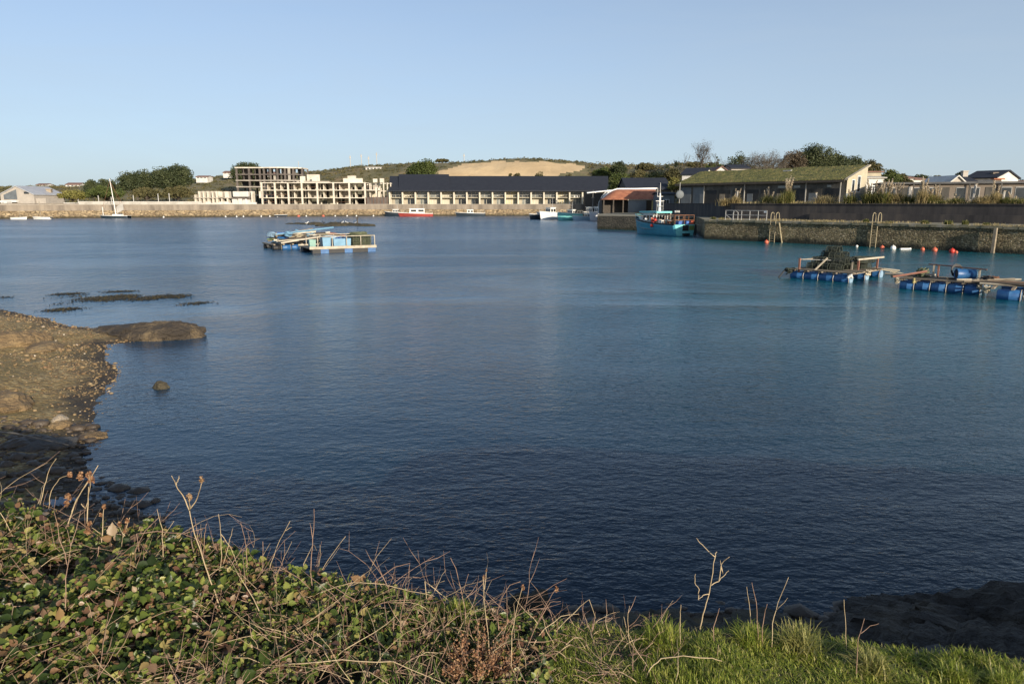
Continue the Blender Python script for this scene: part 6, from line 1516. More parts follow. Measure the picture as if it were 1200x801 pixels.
def raft_left():
    a, b = W(364, 297.3), W(440, 294.6); u = (b - a).normalized(); L = (b - a).length; h = math.atan2(u.y, u.x)
    T = Matrix.Translation(a) @ Matrix.Rotation(h, 4, 'Z'); Wd = 5.0
    root = thing('work_raft', 'cluttered work raft with white railings, pale blue tanks and a pot cage', 'raft', tuple(a), h, 'work rafts moored off the far shore')
    for y in (.0, Wd): MB(T).box(-.1, y - .12, .42, L + .1, y + .12, .68).build('edge_beam', MAT['paleplank'], root)
    for k in range(8):
        x = .6 + k * (L - 1.0) / 7
        for y in (.35, Wd - .5): MB(T).cbox((x, y, .18), (.80, .8, .46)).build('float', MAT['drumblue' if k % 3 == 1 else 'black'], root)
    for k in range(10):
        x = .2 + k * (L - .4) / 9; MB(T).box(x - .28, .13, .45, x + .28, Wd - .13, .55).build('deck_plank', MAT['timber'], root)
    for y in (0, Wd):
        for k in range(5):
            x = .75 + k * (L - .8) / 4; MB(T).box(x - .035, y - .035, .681, x + .035, y + .035, 1.62).build('post', MAT['paleplank'], root)
        MB(T).box(.7, y - .03, 1.623, L, y + .03, 1.69).build('rail', MAT['paleplank'], root)
    for x in (.75, L - .05): MB(T).box(x - .03, .06, 1.623, x + .03, Wd - .06, 1.69).build('rail', MAT['paleplank'], root)
    MB(T).tube([(L - 1.0, .6, .6), (L - 1.0, .6, 1.6), (L - .3, .6, 1.6), (L - .3, .6, .6)], .05, 5).build('hoop', MAT['steel'], root)
    g = 'gear on the white railed raft'
    def tank(x0, x1, y0, y1, z1, mt, lab, dip=False):
        q = T @ Vector(((x0 + x1) / 2, (y0 + y1) / 2, .56)); t = thing('water_tank', lab, 'tank', tuple(q), h, g); m = MB(T); s = .05; w = .06
        V = [(x0, y0, .56), (x1, y0, .56), (x1, y1, .56), (x0, y1, .56), (x0 - s, y0 - s, z1), (x1 + s, y0 - s, z1), (x1 + s, y1 + s, z1), (x0 - s, y1 + s, z1), (x0 + w, y0 + w, z1), (x1 - w, y0 + w, z1), (x1 - w, y1 - w, z1), (x0 + w, y1 - w, z1), (x0 + w, y0 + w, .7), (x1 - w, y0 + w, .7), (x1 - w, y1 - w, .7), (x0 + w, y1 - w, .7)]
        Fq = [(0, 3, 2, 1), (0, 1, 5, 4), (1, 2, 6, 5), (2, 3, 7, 6), (3, 0, 4, 7), (4, 5, 9, 8), (5, 6, 10, 9), (6, 7, 11, 10), (7, 4, 8, 11), (8, 9, 13, 12), (9, 10, 14, 13), (10, 11, 15, 14), (11, 8, 12, 15), (12, 13, 14, 15)]
        m.add(V, Fq).build('shell', MAT[mt], t)
        if dip: heap(T, t, ((x0 + x1) / 2, (y0 + y1) / 2, z1 - .2), ((x1 - x0) * .35, .4, .3), 9, 'ropeblue', 5, name='rope_coil')
    tank(1.35, 2.1, .3, 1.2, 1.6, 'tank', 'narrow upright pale blue tank at the front left of the railed raft')
    tank(2.45, 4.15, .3, 1.5, 1.4, 'tank', 'wide bright blue tub behind the railing, in the middle of the raft', True)
    tank(2.2, 3.2, 2.3, 3.4, 1.6, 'drumpale', 'grey blue tank standing at the back of the railed raft')
    tank(.1, .65, .5, 1.2, 1.35, 'tankmint', 'small mint green tank at the left end of the railing')
    pot = make_pot('netted pot packed in the cage at the right of the railed raft', 'pots caged on the railed raft', 'net2'); used = 0
    for lay in range(3):
        for i in range(3):
            for j in range(4):
                place(pot, used > 0, T @ Vector((4.75 + i * .62, .5 + j * .62, .56 + lay * .40)), h + random.uniform(-.05, .05), scale=.9, tilt=(0, 0)); used += 1
    q = T @ Vector((5.3, 1.6, 1.95)); t = thing('net_pile', 'flat green net folded over the caged pots', 'net', tuple(q), h, g); heap(T, t, (5.35, 1.5, 1.76), (.95, .95, .16), 40, 'net2', 9, .03, 'folded_net')
    # the left half: long-line heap
    a2 = W(345, 290.5); T2 = Matrix.Translation(a2) @ Matrix.Rotation(.62, 4, 'Z')
    r2 = thing('work_raft', 'raft heaped with pale slanting poles and ropes beside the railed raft', 'raft', tuple(a2), .62, 'work rafts moored off the far shore')
    rr = random.Random(14)
    for k in range(7):
        for y in (-1.6, 1.6): drum(T2, r2, -2.4 + k * 1.0, y, .9, .32, mat='drumblue' if k % 3 else 'black')
    for x in np.linspace(-2.8, 4.2, 8): MB(T2).box(x - .09, -2.1, .49, x + .09, 2.1, .62).build('crossbeam', MAT['timber'], r2)
    for k in range(26):
        y = rr.uniform(-2, 2); z = .68 + rr.uniform(0, 1.1) * (1 - abs(y) / 2.8); x = rr.uniform(-2.7, -1.6); x2 = rr.uniform(2.2, 5)
        MB(T2).tube([(x, y, z), (x2, y + rr.uniform(-.8, .8), z + rr.uniform(-.05, .7))], rr.uniform(.05, .11), 5).build('pole', MAT[rr.choice(['paleplank', 'tank', 'timber', 'darkwood', 'cream2', 'greengrime', 'drumpale'])], r2)
    for k in range(18):
        c = (rr.uniform(-2.4, 3.6), rr.uniform(-2.0, 1.9), .6 + rr.uniform(0, .9)); heap(T2, r2, c, (.5, .45, .5), 13, ['ropepale', 'drumpale', 'net2', 'ropeblue', 'cream2', 'tank', 'ropepale', 'drumblue', 'darkwood'][k % 9], k + 20, .045)
    for px, py, z, mt, tl, lab in [(346, 287, .95, 'tank', .5, 'tilted blue drum standing up at the back of the pole heap'), (333, 291, .35, 'ropeblue', .2, 'blue drum at the far left end of the pole heap'), (351, 284, .8, 'drumpale', .9, 'small pale blue drum lying on the pole heap')]:
        q = W(px, py) + Vector((0, 0, z)); t = thing('barrel', lab, 'barrel', tuple(q), 0, g)
        d = Vector((math.sin(tl), 0, math.cos(tl))); MB().tube([q, q + d * .04, q + d * .86, q + d * .9], [.28, .31, .31, .28], 14).build('shell', MAT[mt], t, False); MB().tube([q + d * .45, q + d * .49], .325, 14).build('hoop', MAT[mt], t)
    a3 = W(372, 282.5); T3 = Matrix.Translation(a3) @ Matrix.Rotation(0.05, 4, 'Z')
    r3 = thing('work_raft', 'farthest low dark raft of weathered planks behind the pole heap', 'raft', tuple(a3), .05, 'work rafts moored off the far shore')
    for k in range(6):
        for y in (-.9, .9): drum(T3, r3, -1.9 + k * .95, y, .86, .3, mat='drumblue' if k % 2 else 'black')
    for x in np.linspace(-2.2, 3.2, 7): MB(T3).box(x - .08, -1.4, .47, x + .08, 1.4, .6).build('crossbeam', MAT['darkwood'], r3)
    for k in range(9): MB(T3).tube([(-2.4 + rr.uniform(-.3, .3), -1.3 + k * .32, .68), (3.4 + rr.uniform(-.3, .3), -1.3 + k * .32, .72)], .09, 5).build('deck_pole', MAT[rr.choice(['darkwood', 'redwood', 'darkwood', 'timber'])], r3)
    heap(T3, r3, (-1.2, 0, .7), (.9, .7, .35), 20, 'ropepale', 50, .05); heap(T3, r3, (1.6, 0, .7), (1.2, .7, .3), 20, 'redwood', 51, .05)
raft_left()

# ------------------------------------------------------------------ beach, rocks, weed
def beach_things():
    rg = np.random.default_rng(21)
    import bmesh
    # pebbles
    n = 30000; x = rg.uniform(-30, -3, n * 3); y = rg.uniform(6, 34, n * 3)
    H, S, D = near_h(x, y)
    px, py = topx(x, y, H)
    ok = (S > -.25) & (px > -60) & (px < 320) & (py > 330) & (D > 2.0)
    ok &= rg.uniform(0, 1, len(x)) < np.where(fnoise(x, y, .6, 91) > .02, 1.0, .35) * np.clip(20 / np.maximum(y, 4) * .8, .3, 1)
    x, y, H = x[ok][:n], y[ok][:n], H[ok][:n]; n = len(x)
    ico = bmesh.new(); bmesh.ops.create_icosphere(ico, subdivisions=1, radius=1); iv = np.array([tuple(v.co) for v in ico.verts]); ifc = np.array([[v.index for v in f.verts] for f in ico.faces]); ico.free()
    s = np.clip(rg.lognormal(-4.15, .55, n), .008, .07) * np.clip(y / 16, .7, 1.25); a = rg.uniform(0, 6.28, n)
    sq = np.stack([rg.uniform(.8, 1.4, n), rg.uniform(.6, 1.0, n), rg.uniform(.35, .7, n)], 1) * s[:, None]
    V = iv[None] * (1 + rg.normal(size=(n, len(iv), 1)) * .14) * sq[:, None, :]
    ca, sa = np.cos(a)[:, None], np.sin(a)[:, None]
    V = np.stack([V[..., 0] * ca - V[..., 1] * sa, V[..., 0] * sa + V[..., 1] * ca, V[..., 2]], -1) + np.stack([x, y, H + s * .2], 1)[:, None]
    F = (ifc[None] + (np.arange(n) * len(iv))[:, None, None]).reshape(-1, 3)
    tag(link('pebbles', npmesh('pebbles', V.reshape(-1, 3), F), MAT['pebble']), 'loose buff, grey and rust coloured pebbles covering the small beach', 'pebbles', kind='stuff')
    # bigger stones in the shade by the waterline
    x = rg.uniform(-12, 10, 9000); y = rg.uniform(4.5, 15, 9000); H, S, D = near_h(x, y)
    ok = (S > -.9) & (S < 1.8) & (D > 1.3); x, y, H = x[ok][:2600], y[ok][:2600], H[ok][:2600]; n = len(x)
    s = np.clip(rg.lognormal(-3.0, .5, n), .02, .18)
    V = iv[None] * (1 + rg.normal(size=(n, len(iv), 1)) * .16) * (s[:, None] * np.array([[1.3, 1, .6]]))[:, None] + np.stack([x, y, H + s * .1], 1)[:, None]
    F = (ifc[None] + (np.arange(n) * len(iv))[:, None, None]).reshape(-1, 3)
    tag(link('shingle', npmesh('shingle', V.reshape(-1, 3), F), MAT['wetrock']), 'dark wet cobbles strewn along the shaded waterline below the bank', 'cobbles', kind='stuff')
M('greyslab', (0.10, 0.093, 0.082), (0.065, 0.06, 0.054), 2.5, .85, .06, 12)
MAT['outcrop'] = M('outcrop', (0.055, 0.042, 0.028), (0.028, 0.022, 0.016), 1.0, .8, .12, 9, c3=(0.19, 0.14, 0.075), detail=8)
m_, nt_, bs_ = nodes('pebble'); g_ = nt_.nodes.new('ShaderNodeNewGeometry')
nt_.links.new(ramp(nt_, g_.outputs['Random Per Island'], [(0, (0.11, 0.07, 0.035)), (.35, (0.20, 0.135, 0.065)), (.65, (0.24, 0.17, 0.085)), (.90, (0.27, 0.20, 0.11)), (.96, (0.22, 0.12, 0.06)), (1, (0.50, 0.44, 0.34))]), bs_.inputs['Base Color']); bs_.inputs['Roughness'].default_value = .8; MAT['pebble'] = m_
beach_things()
p = W(185, 395); rock('rock_outcrop', 'broad dark humped rock at the tip of the beach, with a sunlit buff flank', (p.x + .2, p.y + .1, .0), (1.5, .85, .60), 'outcrop', 5, 5, .18, 'rock', rz=.10, strata=.05)
p = W(150, 394); rock('rock_outcrop', 'low dark ledge joining the humped rock to the beach', (p.x, p.y + .6, .0), (1.7, 1.0, .36), 'outcrop', 9, 5, .2, 'rock', rz=-.1, strata=.05)
for px, py, sx_, sz_, mt, lab in [(188, 454, .27, .24, 'weedrock', 'small weedy rock alone in the water off the beach'), (182, 587, .12, .10, 'wetrock', 'dark boulder in the shaded shallows, nearest the beach tip'), (198, 600, .08, .06, 'wetrock', 'small dark stone awash right of the shaded boulder'), (157, 590, .12, .08, 'wetrock', 'low wet stone at the shaded waterline'),
                              (28, 400, .9, .35, 'brownrock', 'buff angular boulder on the upper beach'), (10, 402, 1.0, .42, 'brownrock', 'large tawny boulder at the left edge of the upper beach'), (52, 408, .8, .22, 'brownrock', 'flat brown slab beside the tawny boulders'), (12, 398, .5, .2, 'weedrock', 'dark weedy stone between the tawny boulders'), (8, 474, .75, .30, 'brownrock', 'pale orange boulder above the shadow line on the beach'),
                              (50, 521, .6, .12, 'greyslab', 'smooth grey slab lying at the shadow edge on the beach'), (108, 512, .32, .10, 'brownrock', 'flat brown stone at the lower waterline of the beach'), (28, 520, .5, .2, 'wetrock', 'dark stone beside the smooth grey slab'), (72, 500, .25, .14, 'brownrock', 'squat buff stone in the middle of the beach'), (70, 492, .22, .12, 'pillar', 'whitish stone above the shadow line on the beach'), (630, 713, .22, .28, 'weedrock', 'black upright rock at the waterline below the brambles'), (610, 709, .2, .2, 'weedrock', 'smaller black rock beside the upright one below the brambles')]:
    p = W(px, py, .0); z = hq(p.x, p.y); q = W(px, py, max(z, 0)); 
    rock('boulder', lab, (q.x, q.y, max(hq(q.x, q.y), -.05)), (sx_, sx_ * .7, sz_), mt, int(px + py), 4, .22, 'rock', rz=px * .7, strata=.04)
# dark rocky bluff below the grass on the right
def bluff():
    spec = [(1235, 748, 5.4, (1.9, 1.1, .80), 'brown black rock bluff running out of view below the grass, highest on its right'), (1120, 782, 5.0, (1.2, .9, .6), 'black rock shelf in the shade, left neighbour of the high bluff'), (1040, 758, 5.6, (.75, .6, .42), 'rounded black rock nose where the bluff meets the water'),
            (1165, 795, 3.9, (1.0, .7, .5), 'shaded rock ledge just under the grass edge'), (985, 752, 5.6, (.5, .45, .25), 'low black rock at the foot of the straw tussock'), (1105, 775, 3.75, (.22, .16, .09), 'smooth grey stone lying just below the grass edge')]
    for i, (px, py, Y, s, lab) in enumerate(spec):
        q = P(px, py, Y); rock('rock_bluff' if i != 5 else 'boulder', lab, (q.x, q.y, q.z - s[2] * .75), s, 'bluffrock' if i != 5 else 'greyslab', 30 + i, 6 if i < 4 else 4, .26, 'rock', rz=i * .4 - .3, strata=.10)
    for i, (px, py, s) in enumerate([(690, 735, .35), (735, 737, .5), (790, 732, .55), (835, 735, .35), (880, 733, .5), (920, 735, .5)]):
        q = P(px, py, 6.6 + (i % 2) * .5); rock('shore_rock', f'dark shaded shore rock below the grass, {words_[i]} from left', (q.x, q.y, max(.0, q.z - .2)), (s, s * .7, s * .42), 'weedrock', 60 + i, 4, .28, 'rock', 'dark shore rocks below the grass', rz=i, strata=.06)
M('bluffrock', (0.05, 0.041, 0.03), (0.022, 0.019, 0.015), 1.8, .8, .16, 9, c3=(0.10, 0.08, 0.055), detail=8)
bluff()
q = W(70, 560, .6); z = hq(q.x, q.y)
t = thing('plastic_sheet', 'crumpled pale blue plastic litter in the shade on the beach', 'litter', (q.x, q.y, z))
m = MB(); rg_ = np.random.default_rng(4); V = []
for j in range(6):
    for i in range(9): V.append((q.x - .2 + i * .045, q.y - .15 + j * .05, z + .1 + rg_.uniform(0, .09)))
m.add(V, [(j * 9 + i, j * 9 + i + 1, j * 9 + i + 10, j * 9 + i + 9) for j in range(5) for i in range(8)]); m.build('sheet', M('plastic', (0.25, 0.31, 0.37), (0.18, 0.23, 0.28), 3, .5), t)
q = W(18, 525, .5); tag(MB().tube([q + Vector((-1.2, .3, .25)), q + Vector((0, 0, .3)), q + Vector((1.1, -.15, .12))], [.022, .02, .01], 6).build('driftwood', MAT['palebark']), 'long bleached driftwood pole lying across the shaded beach', 'driftwood')
# floating weed
def weedmats():
    rg = np.random.default_rng(31); B = []; 
    segs = [((62, 352), (118, 348), 3.4, 800), ((118, 350), (160, 347), 2.6, 700), ((160, 350), (214, 346.5), 2.2, 600), ((62, 363.5), (86, 361.5), 1.0, 220), ((0, 348.5), (16, 347.5), .8, 90), ((218, 357), (238, 354), .9, 80), ((256, 363), (272, 364), .6, 50), ((105, 339), (116, 338.5), .5, 40), ((66, 345), (98, 343.5), .6, 120), ((125, 342), (152, 341), .6, 80)]
    for (a, b, w, n) in segs:
        t = rg.uniform(0, 1, n); px = a[0] + (b[0] - a[0]) * t; py = a[1] + (b[1] - a[1]) * t + rg.normal(0, w * .42, n) + np.sin(t * 9) * w * .3
        for x_, y_ in zip(px, py):
            q = W(x_, y_)
            if fnoise(np.array([q.x]), np.array([q.y * .6]), .9, 33)[0] > .0: B.append((q.x, q.y, 0.01))
    B = np.array(B); C3 = np.repeat(B, 7, 0) + rg.normal(size=(len(B) * 7, 3)) * np.array([.30, .24, .006])
    V, F = quads(C3, .13, rg, .92, .35); V[:, 2] = np.maximum(V[:, 2], -.02)
    tag(link('seaweed', npmesh('seaweed', V, F), MAT['weedleaf']), 'dark floating seaweed mats drifting off the beach', 'seaweed', kind='stuff')
leafmat('weedleaf', [(0, (0.02, 0.018, 0.010)), (.6, (0.045, 0.038, 0.016)), (1, (0.08, 0.06, 0.025))], .05, .5)
weedmats()

# ------------------------------------------------------------------ brambles and grass at the viewer's feet
def bthick(x, y):
    e = yE(x); d = y - e
    t = np.interp(x, [-5, -3, -1.5, -.3, .1, .35], [.46, .42, .24, .10, .06, .0])
    t = t * (1 + 1.3 * fnoise(x, y, 1.7, 101, 3)) + .06 * fnoise(x, y, 6, 102, 2) * (t > 0)
    return np.maximum(t, 0) * np.clip(1.3 - np.maximum(d, 0) * 1.0, .35, 1)
def bramble():
    rg = np.random.default_rng(77); n = 52000
    x = rg.uniform(-4.6, .55, n); y = rg.uniform(1.8, 4.4, n); H, S, D = near_h(x, y)
    keep = (D < .75) & (x < .15 + .5 * fnoise(x, y, 2.0, 103)) & (rg.uniform(0, 1, n) < np.clip(1.15 - (y - 2) * .12, .5, 1))
    keep &= fnoise(x, y, 3.5, 104, 3) + rg.uniform(-.12, .12, n) > -.11
    x, y, H = x[keep], y[keep], H[keep]; n = len(x)
    u = rg.uniform(0, 1, n) ** .55; z = H + bthick(x, y) * (.25 + .8 * u) + .01
    cen = np.stack([x, y, z], 1)
    a = rg.uniform(0, 2 * np.pi, n)
    nrm = np.stack([rg.normal(0, .45, n) + .15, rg.normal(0, .45, n) - .35, np.ones(n)], 1); nrm /= np.linalg.norm(nrm, axis=1)[:, None]
    d0 = np.stack([np.cos(a), np.sin(a), np.zeros(n)], 1); d0 -= nrm * (d0 * nrm).sum(1)[:, None]; d0 /= np.linalg.norm(d0, axis=1)[:, None]
    s0 = np.cross(nrm, d0)
    size = np.clip(rg.lognormal(-3.80, .50, n), .008, .055) * np.interp(x, [-2.5, -1, .3], [1.1, .92, .75])
    prof = [(0, 0), (.26, .07), (.31, .20), (.41, .26), (.37, .42), (.42, .52), (.30, .66), (.28, .80), (.13, .92), (0, 1.16), (-.14, .92), (-.29, .78), (-.32, .64), (-.43, .50), (-.37, .40), (-.40, .25), (-.30, .18), (-.25, .07)]
    Vs, Fs = [], []; off = 0
    for k, (ang, sc_, pl) in enumerate([(0, 1, .28), (1.25, .82, .12), (-1.25, .82, .12)]):
        ca, sa = math.cos(ang), math.sin(ang); d = d0 * ca + s0 * sa; s = np.cross(nrm, d)
        tilt = rg.normal(0, .25, n)[:, None]; nn = nrm + d * tilt + s * rg.normal(0, .2, n)[:, None]; nn /= np.linalg.norm(nn, axis=1)[:, None]
        d = d - nn * (d * nn).sum(1)[:, None]; s = np.cross(nn, d)
        L = (size * sc_ * rg.uniform(.85, 1.15, n))[:, None]; base = cen + d * L * pl
        mid = base + d * L * .5 - nn * L * .06
        fold = rg.uniform(.05, .55, n)[:, None]; V = [mid]
        for (px_, py_) in prof: V.append(base + d * L * py_ + s * L * px_ + nn * L * (abs(px_) * fold - .12 * (py_ - .5) ** 2 * 1.5))
        V = np.stack(V, 1).reshape(-1, 3); NP = len(prof); i = np.arange(n)[:, None] * (NP + 1) + off
        F = np.concatenate([i + np.array([[0, 1 + j, 1 + (j + 1) % NP]]) for j in range(NP)], 0)
        Vs.append(V); Fs.append(F); off += len(V)
    V, F = np.vstack(Vs), np.vstack(Fs)
    tag(link('bramble_foliage', npmesh('bramble_foliage', V, F), MAT['bramble']), 'green and bronze bramble leaves smothering the bank on the left', 'bramble', kind='stuff')
    # dry stems woven through
    rr = random.Random(41); m = MB(); m2 = MB()
    for k in range(3700):
        x0 = rr.uniform(-4.4, .75); y0 = rr.uniform(1.9, float(yE(x0)) + .45)
        h0 = hq(x0, y0) + float(bthick(np.array([x0]), np.array([y0]))[0]) * rr.uniform(.1, .9); a = rr.uniform(0, 6.28) ; L = rr.uniform(.12, .55) * (.6 if x0 > .1 else 1); el = rr.choice([rr.uniform(.05, .5), rr.uniform(.1, 1.2)])
        if y0 > yE(x0) - .4 and rr.random() < .25: el = rr.uniform(.5, 1.3)
        pts = []; p = Vector((x0, y0, h0)); d = Vector((math.cos(a) * math.cos(el), math.sin(a) * math.cos(el), math.sin(el)))
        N = 7; dr = rr.uniform(0, .28)
        for i in range(N):
            pts.append(p.copy()); p = p + d * L / N; d = (d + Vector((rr.uniform(-.26, .26), rr.uniform(-.26, .26), -dr + rr.uniform(-.2, .2)))).normalized()
        r = rr.uniform(.0010, .0030); (m if rr.random() < .6 else m2).tube(pts, [r * (1 - .7 * i / (N - 1)) for i in range(N)], 4, False)
        for z_ in (2, 3, 5):
          if rr.random() < .4:
            q = pts[z_]; dd = (d + Vector((rr.uniform(-1, 1), rr.uniform(-1, 1), rr.uniform(0, .8)))).normalized(); m.tube([q, q + dd * L * .15, q + dd * L * .3 + Vector((0, 0, .02))], [r * .7, r * .5, r * .2], 4, False)
    tag(m.build('bramble_stems', MAT['drystem']), 'dead pinkish brown bramble stems woven through the leaves', 'bramble stems', kind='stuff')
    tag(m2.build('dry_stalks', MAT['strawstem']), 'bleached straw coloured stalks poking out of the brambles', 'dry stalks', kind='stuff')
    # small forbs: narrow leaves between the brambles
    n = 16000; x = rg.uniform(-4, .9, n); y = rg.uniform(1.4, 3.6, n); H, S, D = near_h(x, y); ok = (D < .1) & (fnoise(x, y, 1.5, 105) > -.02); x, y, H = x[ok], y[ok], H[ok]
    V, F = blades(np.stack([x, y, H + bthick(x, y) * rg.uniform(.2, .9, len(x))], 1), 0, .075, .07, .008, rg)
    tag(link('undergrowth', npmesh('undergrowth', V, F), MAT['forb']), 'fine narrow green herbs growing up through the brambles', 'undergrowth', kind='stuff')
leafmat('bramble', [(0.0, (0.012, 0.020, 0.006)), (0.25, (0.028, 0.048, 0.010)), (0.46, (0.085, 0.118, 0.022)), (0.64, (0.165, 0.20, 0.042)), (0.74, (0.30, 0.29, 0.085)), (0.81, (0.24, 0.15, 0.07)), (0.90, (0.13, 0.065, 0.04)), (1.0, (0.32, 0.24, 0.15))], .22, .36)
leafmat('forb', [(0, (0.05, 0.08, 0.015)), (.6, (0.10, 0.15, 0.03)), (1, (0.20, 0.22, 0.06))], .25, .5)
M('drystem', (0.32, 0.21, 0.145), (0.19, 0.115, 0.08), 8, .8)
M('strawstem', (0.46, 0.36, 0.22), (0.32, 0.24, 0.14), 8, .8)
bramble()
leafmat('grassblade', [(0.0, (0.060, 0.095, 0.014)), (0.22, (0.17, 0.23, 0.030)), (0.55, (0.32, 0.38, 0.060)), (0.86, (0.48, 0.47, 0.11)), (1.0, (0.50, 0.42, 0.22))], .42, .4)
def grass():
    rg = np.random.default_rng(55); n = 190000
    x = rg.uniform(-.1, 4.2, n); y = rg.uniform(2.0, 3.5, n); H, S, D = near_h(x, y)
    cl = fnoise(x, y, 4.0, 110, 3)
    ok = (D < .16) & (x > .12 + .5 * fnoise(x, y, 2.0, 103)) & (cl + rg.uniform(-.3, .3, n) > -.22)
    x, y, H, cl = x[ok], y[ok], H[ok], cl[ok]
    hh = .038 * (1 + 1.6 * cl) * np.where(fnoise(x, y, 1.2, 111) > .08, 1.5, 1)
    V, F = blades(np.stack([x, y, H - .005], 1), 0, 1.0, .055, .0042, rg)
    V = V.reshape(-1, 8, 3); V[:, :, 2] = (V[:, :, 2] - H[:, None] + .005) * hh[:, None] * 1.0 + H[:, None] - .005
    tag(link('grass', npmesh('grass', V.reshape(-1, 3), F), MAT['grassblade']), 'short bright green turf on the edge of the bank, lower right', 'grass', kind='stuff')
grass()
leafmat('tussock', [(0, (0.12, 0.15, 0.03)), (.5, (0.30, 0.30, 0.08)), (1, (0.48, 0.42, 0.17))], .3, .5)
GTU = 'straw tipped tussocks on the grass edge'
for i, (px, Y, h, s, lab) in enumerate([(938, 3.02, .12, .13, 'straw coloured tussock at the grass edge above the dark rocks'), (1022, 2.86, .09, .10, 'smaller wispy tussock right of the straw coloured one'), (776, 3.05, .12, .12, 'pale green tussock below the forked bare twig'), (880, 3.05, .11, .10, 'dark green tussock with upright dead stalks beside it'), (1180, 2.72, .10, .10, 'tussock near the right end of the grass edge'), (540, 3.15, .14, .09, 'thin grass tuft at the bramble edge under the grass stalks'), (1120, 2.8, .09, .1, 'low tussock between the wispy one and the right end')]):
    x = XA(px, Y, 2.9); z = hq(x, Y); tuft('grass_tussock', lab, (x, Y, z), h, s, 420, .0045, 'tussock' if i in (0, 1) else 'grassblade', GTU, seed=200 + i)

def cane(name, label, cat, lines, Y, r=.003, mat='strawstem', heads=(), headmat='plume2', group=None, dy=.1, hr=.011):
    """a dry plant drawn as several branches; every branch bends in depth as well"""
    gz = lambda q: hq(q.x, q.y) + .5 * float(bthick(np.array([q.x]), np.array([q.y]))[0])
    for k_ in range(90):            # stand the plant on the ground that its foot hides
        q = P(*lines[0][0], 2.2 + k_ * .02)
        if q.z <= gz(q): Y = q.y; break
    base = P(*lines[0][0], Y); zf = min(hq(base.x, base.y) - .02, base.z - .02); root = thing(name, label, cat, tuple(base), 0, group); rr = random.Random(int(lines[0][0][0] * 3 + lines[0][0][1]))
    for k, ln in enumerate(lines):
        Yk = Y + (rr.uniform(-dy, dy) if k else 0); n = len(ln); pts = []
        for i, (a, b) in enumerate(ln):
            yy = Y + (Yk - Y) * i / max(1, n - 1) + dy * .5 * math.sin(i * 1.3) * (i > 0 if k else 1) * .3
            pts.append(P(a, b, yy))
        if k == 0: pts[0:0] = [Vector((base.x + .01, base.y, zf))]
        n = len(pts); fine = []
        for i in range(n - 1):
            for t in (0, .33, .66): fine.append(pts[i].lerp(pts[i + 1], t) + Vector((rr.uniform(-1, 1), rr.uniform(-1, 1), rr.uniform(-1, 1))) * r * .7)
        fine.append(pts[-1]); N = len(fine); k0 = 1 if k == 0 else .72
        MB().tube(fine, [r * k0 * (1 - .55 * i / (N - 1)) for i in range(N)], 6).build('stem' if k == 0 else 'branch', MAT[mat], root, True)
    for (a, b, s) in heads:
        c = P(a, b, Y); rg = np.random.default_rng(int(a * 7 + b)); d = rg.normal(size=(70, 3)); d /= np.linalg.norm(d, axis=1)[:, None]
        V, F = quads(np.array(c) + d * s * rg.uniform(.3, 1, 70)[:, None] * np.array([.8, .8, 1.2]), s * .75, rg, 0, .6)
        link('seed_head', npmesh('seed_head', local(root, V), F), MAT[headmat], root)
    return root
leafmat('plume2', [(0, (0.16, 0.09, 0.045)), (.6, (0.30, 0.19, 0.10)), (1, (0.42, 0.30, 0.17))], .2, .8)
leafmat('rustseed', [(0, (0.14, 0.06, 0.03)), (.5, (0.27, 0.14, 0.07)), (1, (0.42, 0.26, 0.14))], .2, .8)
G1 = 'dead stalks standing up from the bank'
cane('dead_stalk', 'tall forked straw stalk with two tawny seed heads, highest above the brambles', 'dead plant', [[(262, 722), (246, 680), (236, 650), (228, 625), (222, 598)], [(222, 598), (214, 580), (206, 568), (201, 557)], [(206, 568), (209, 562), (210, 557)], [(222, 598), (222, 584)], [(222, 598), (232, 582), (236, 566)]], 2.9, .0042, heads=[(222, 582, .016), (236, 562, .015)])
cane('dead_stalk', 'dead umbellifer with rusty seed clusters at the far left above the brambles', 'dead plant', [[(72, 640), (84, 600), (95, 575), (115, 545)], [(84, 600), (90, 585), (106, 560)], [(95, 590), (101, 596), (106, 570), (104, 556)]], 3.45, .004, heads=[(94, 558, .022), (107, 562, .022), (80, 582, .02), (78, 590, .018), (104, 556, .018)], headmat='rustseed')
cane('dead_stalk', 'brown seed stalk with clusters down its length, right of the umbellifer', 'dead plant', [[(119, 640), (120, 615), (122, 592)], [(119, 625), (108, 618)]], 3.4, .0035, heads=[(122, 593, .013), (105, 613, .015), (102, 622, .02), (118, 603, .011)], headmat='rustseed')
cane('dead_stalk', 'bleached upright stalk with a bent tip between the two left seed stalks', 'dead plant', [[(102, 612), (103, 590), (104, 570)]], 3.5, .004)
cane('dead_stalk', 'thin curved stalk leaning over the shaded rocks at far left', 'dead plant', [[(45, 600), (52, 570), (58, 548), (66, 537)], [(56, 600), (60, 575), (70, 560), (84, 555)]], 3.6, .003, heads=[(82, 556, .016)], headmat='rustseed')
cane('dead_stalk', 'rusty dock stalk with seed clusters above the dark gap in the brambles', 'dead plant', [[(142, 640), (146, 622), (152, 606)], [(146, 628), (140, 618)]], 3.35, .003, heads=[(140, 614, .014), (149, 610, .014), (146, 622, .012)], headmat='rustseed')
cane('dead_stalk', 'knobbly brown dock stalk low among the bramble leaves', 'dead plant', [[(104, 700), (108, 675), (114, 650), (116, 640)]], 2.85, .004, heads=[(105, 690, .014), (107, 682, .013), (110, 672, .010)], headmat='rustseed', mat='drystem')
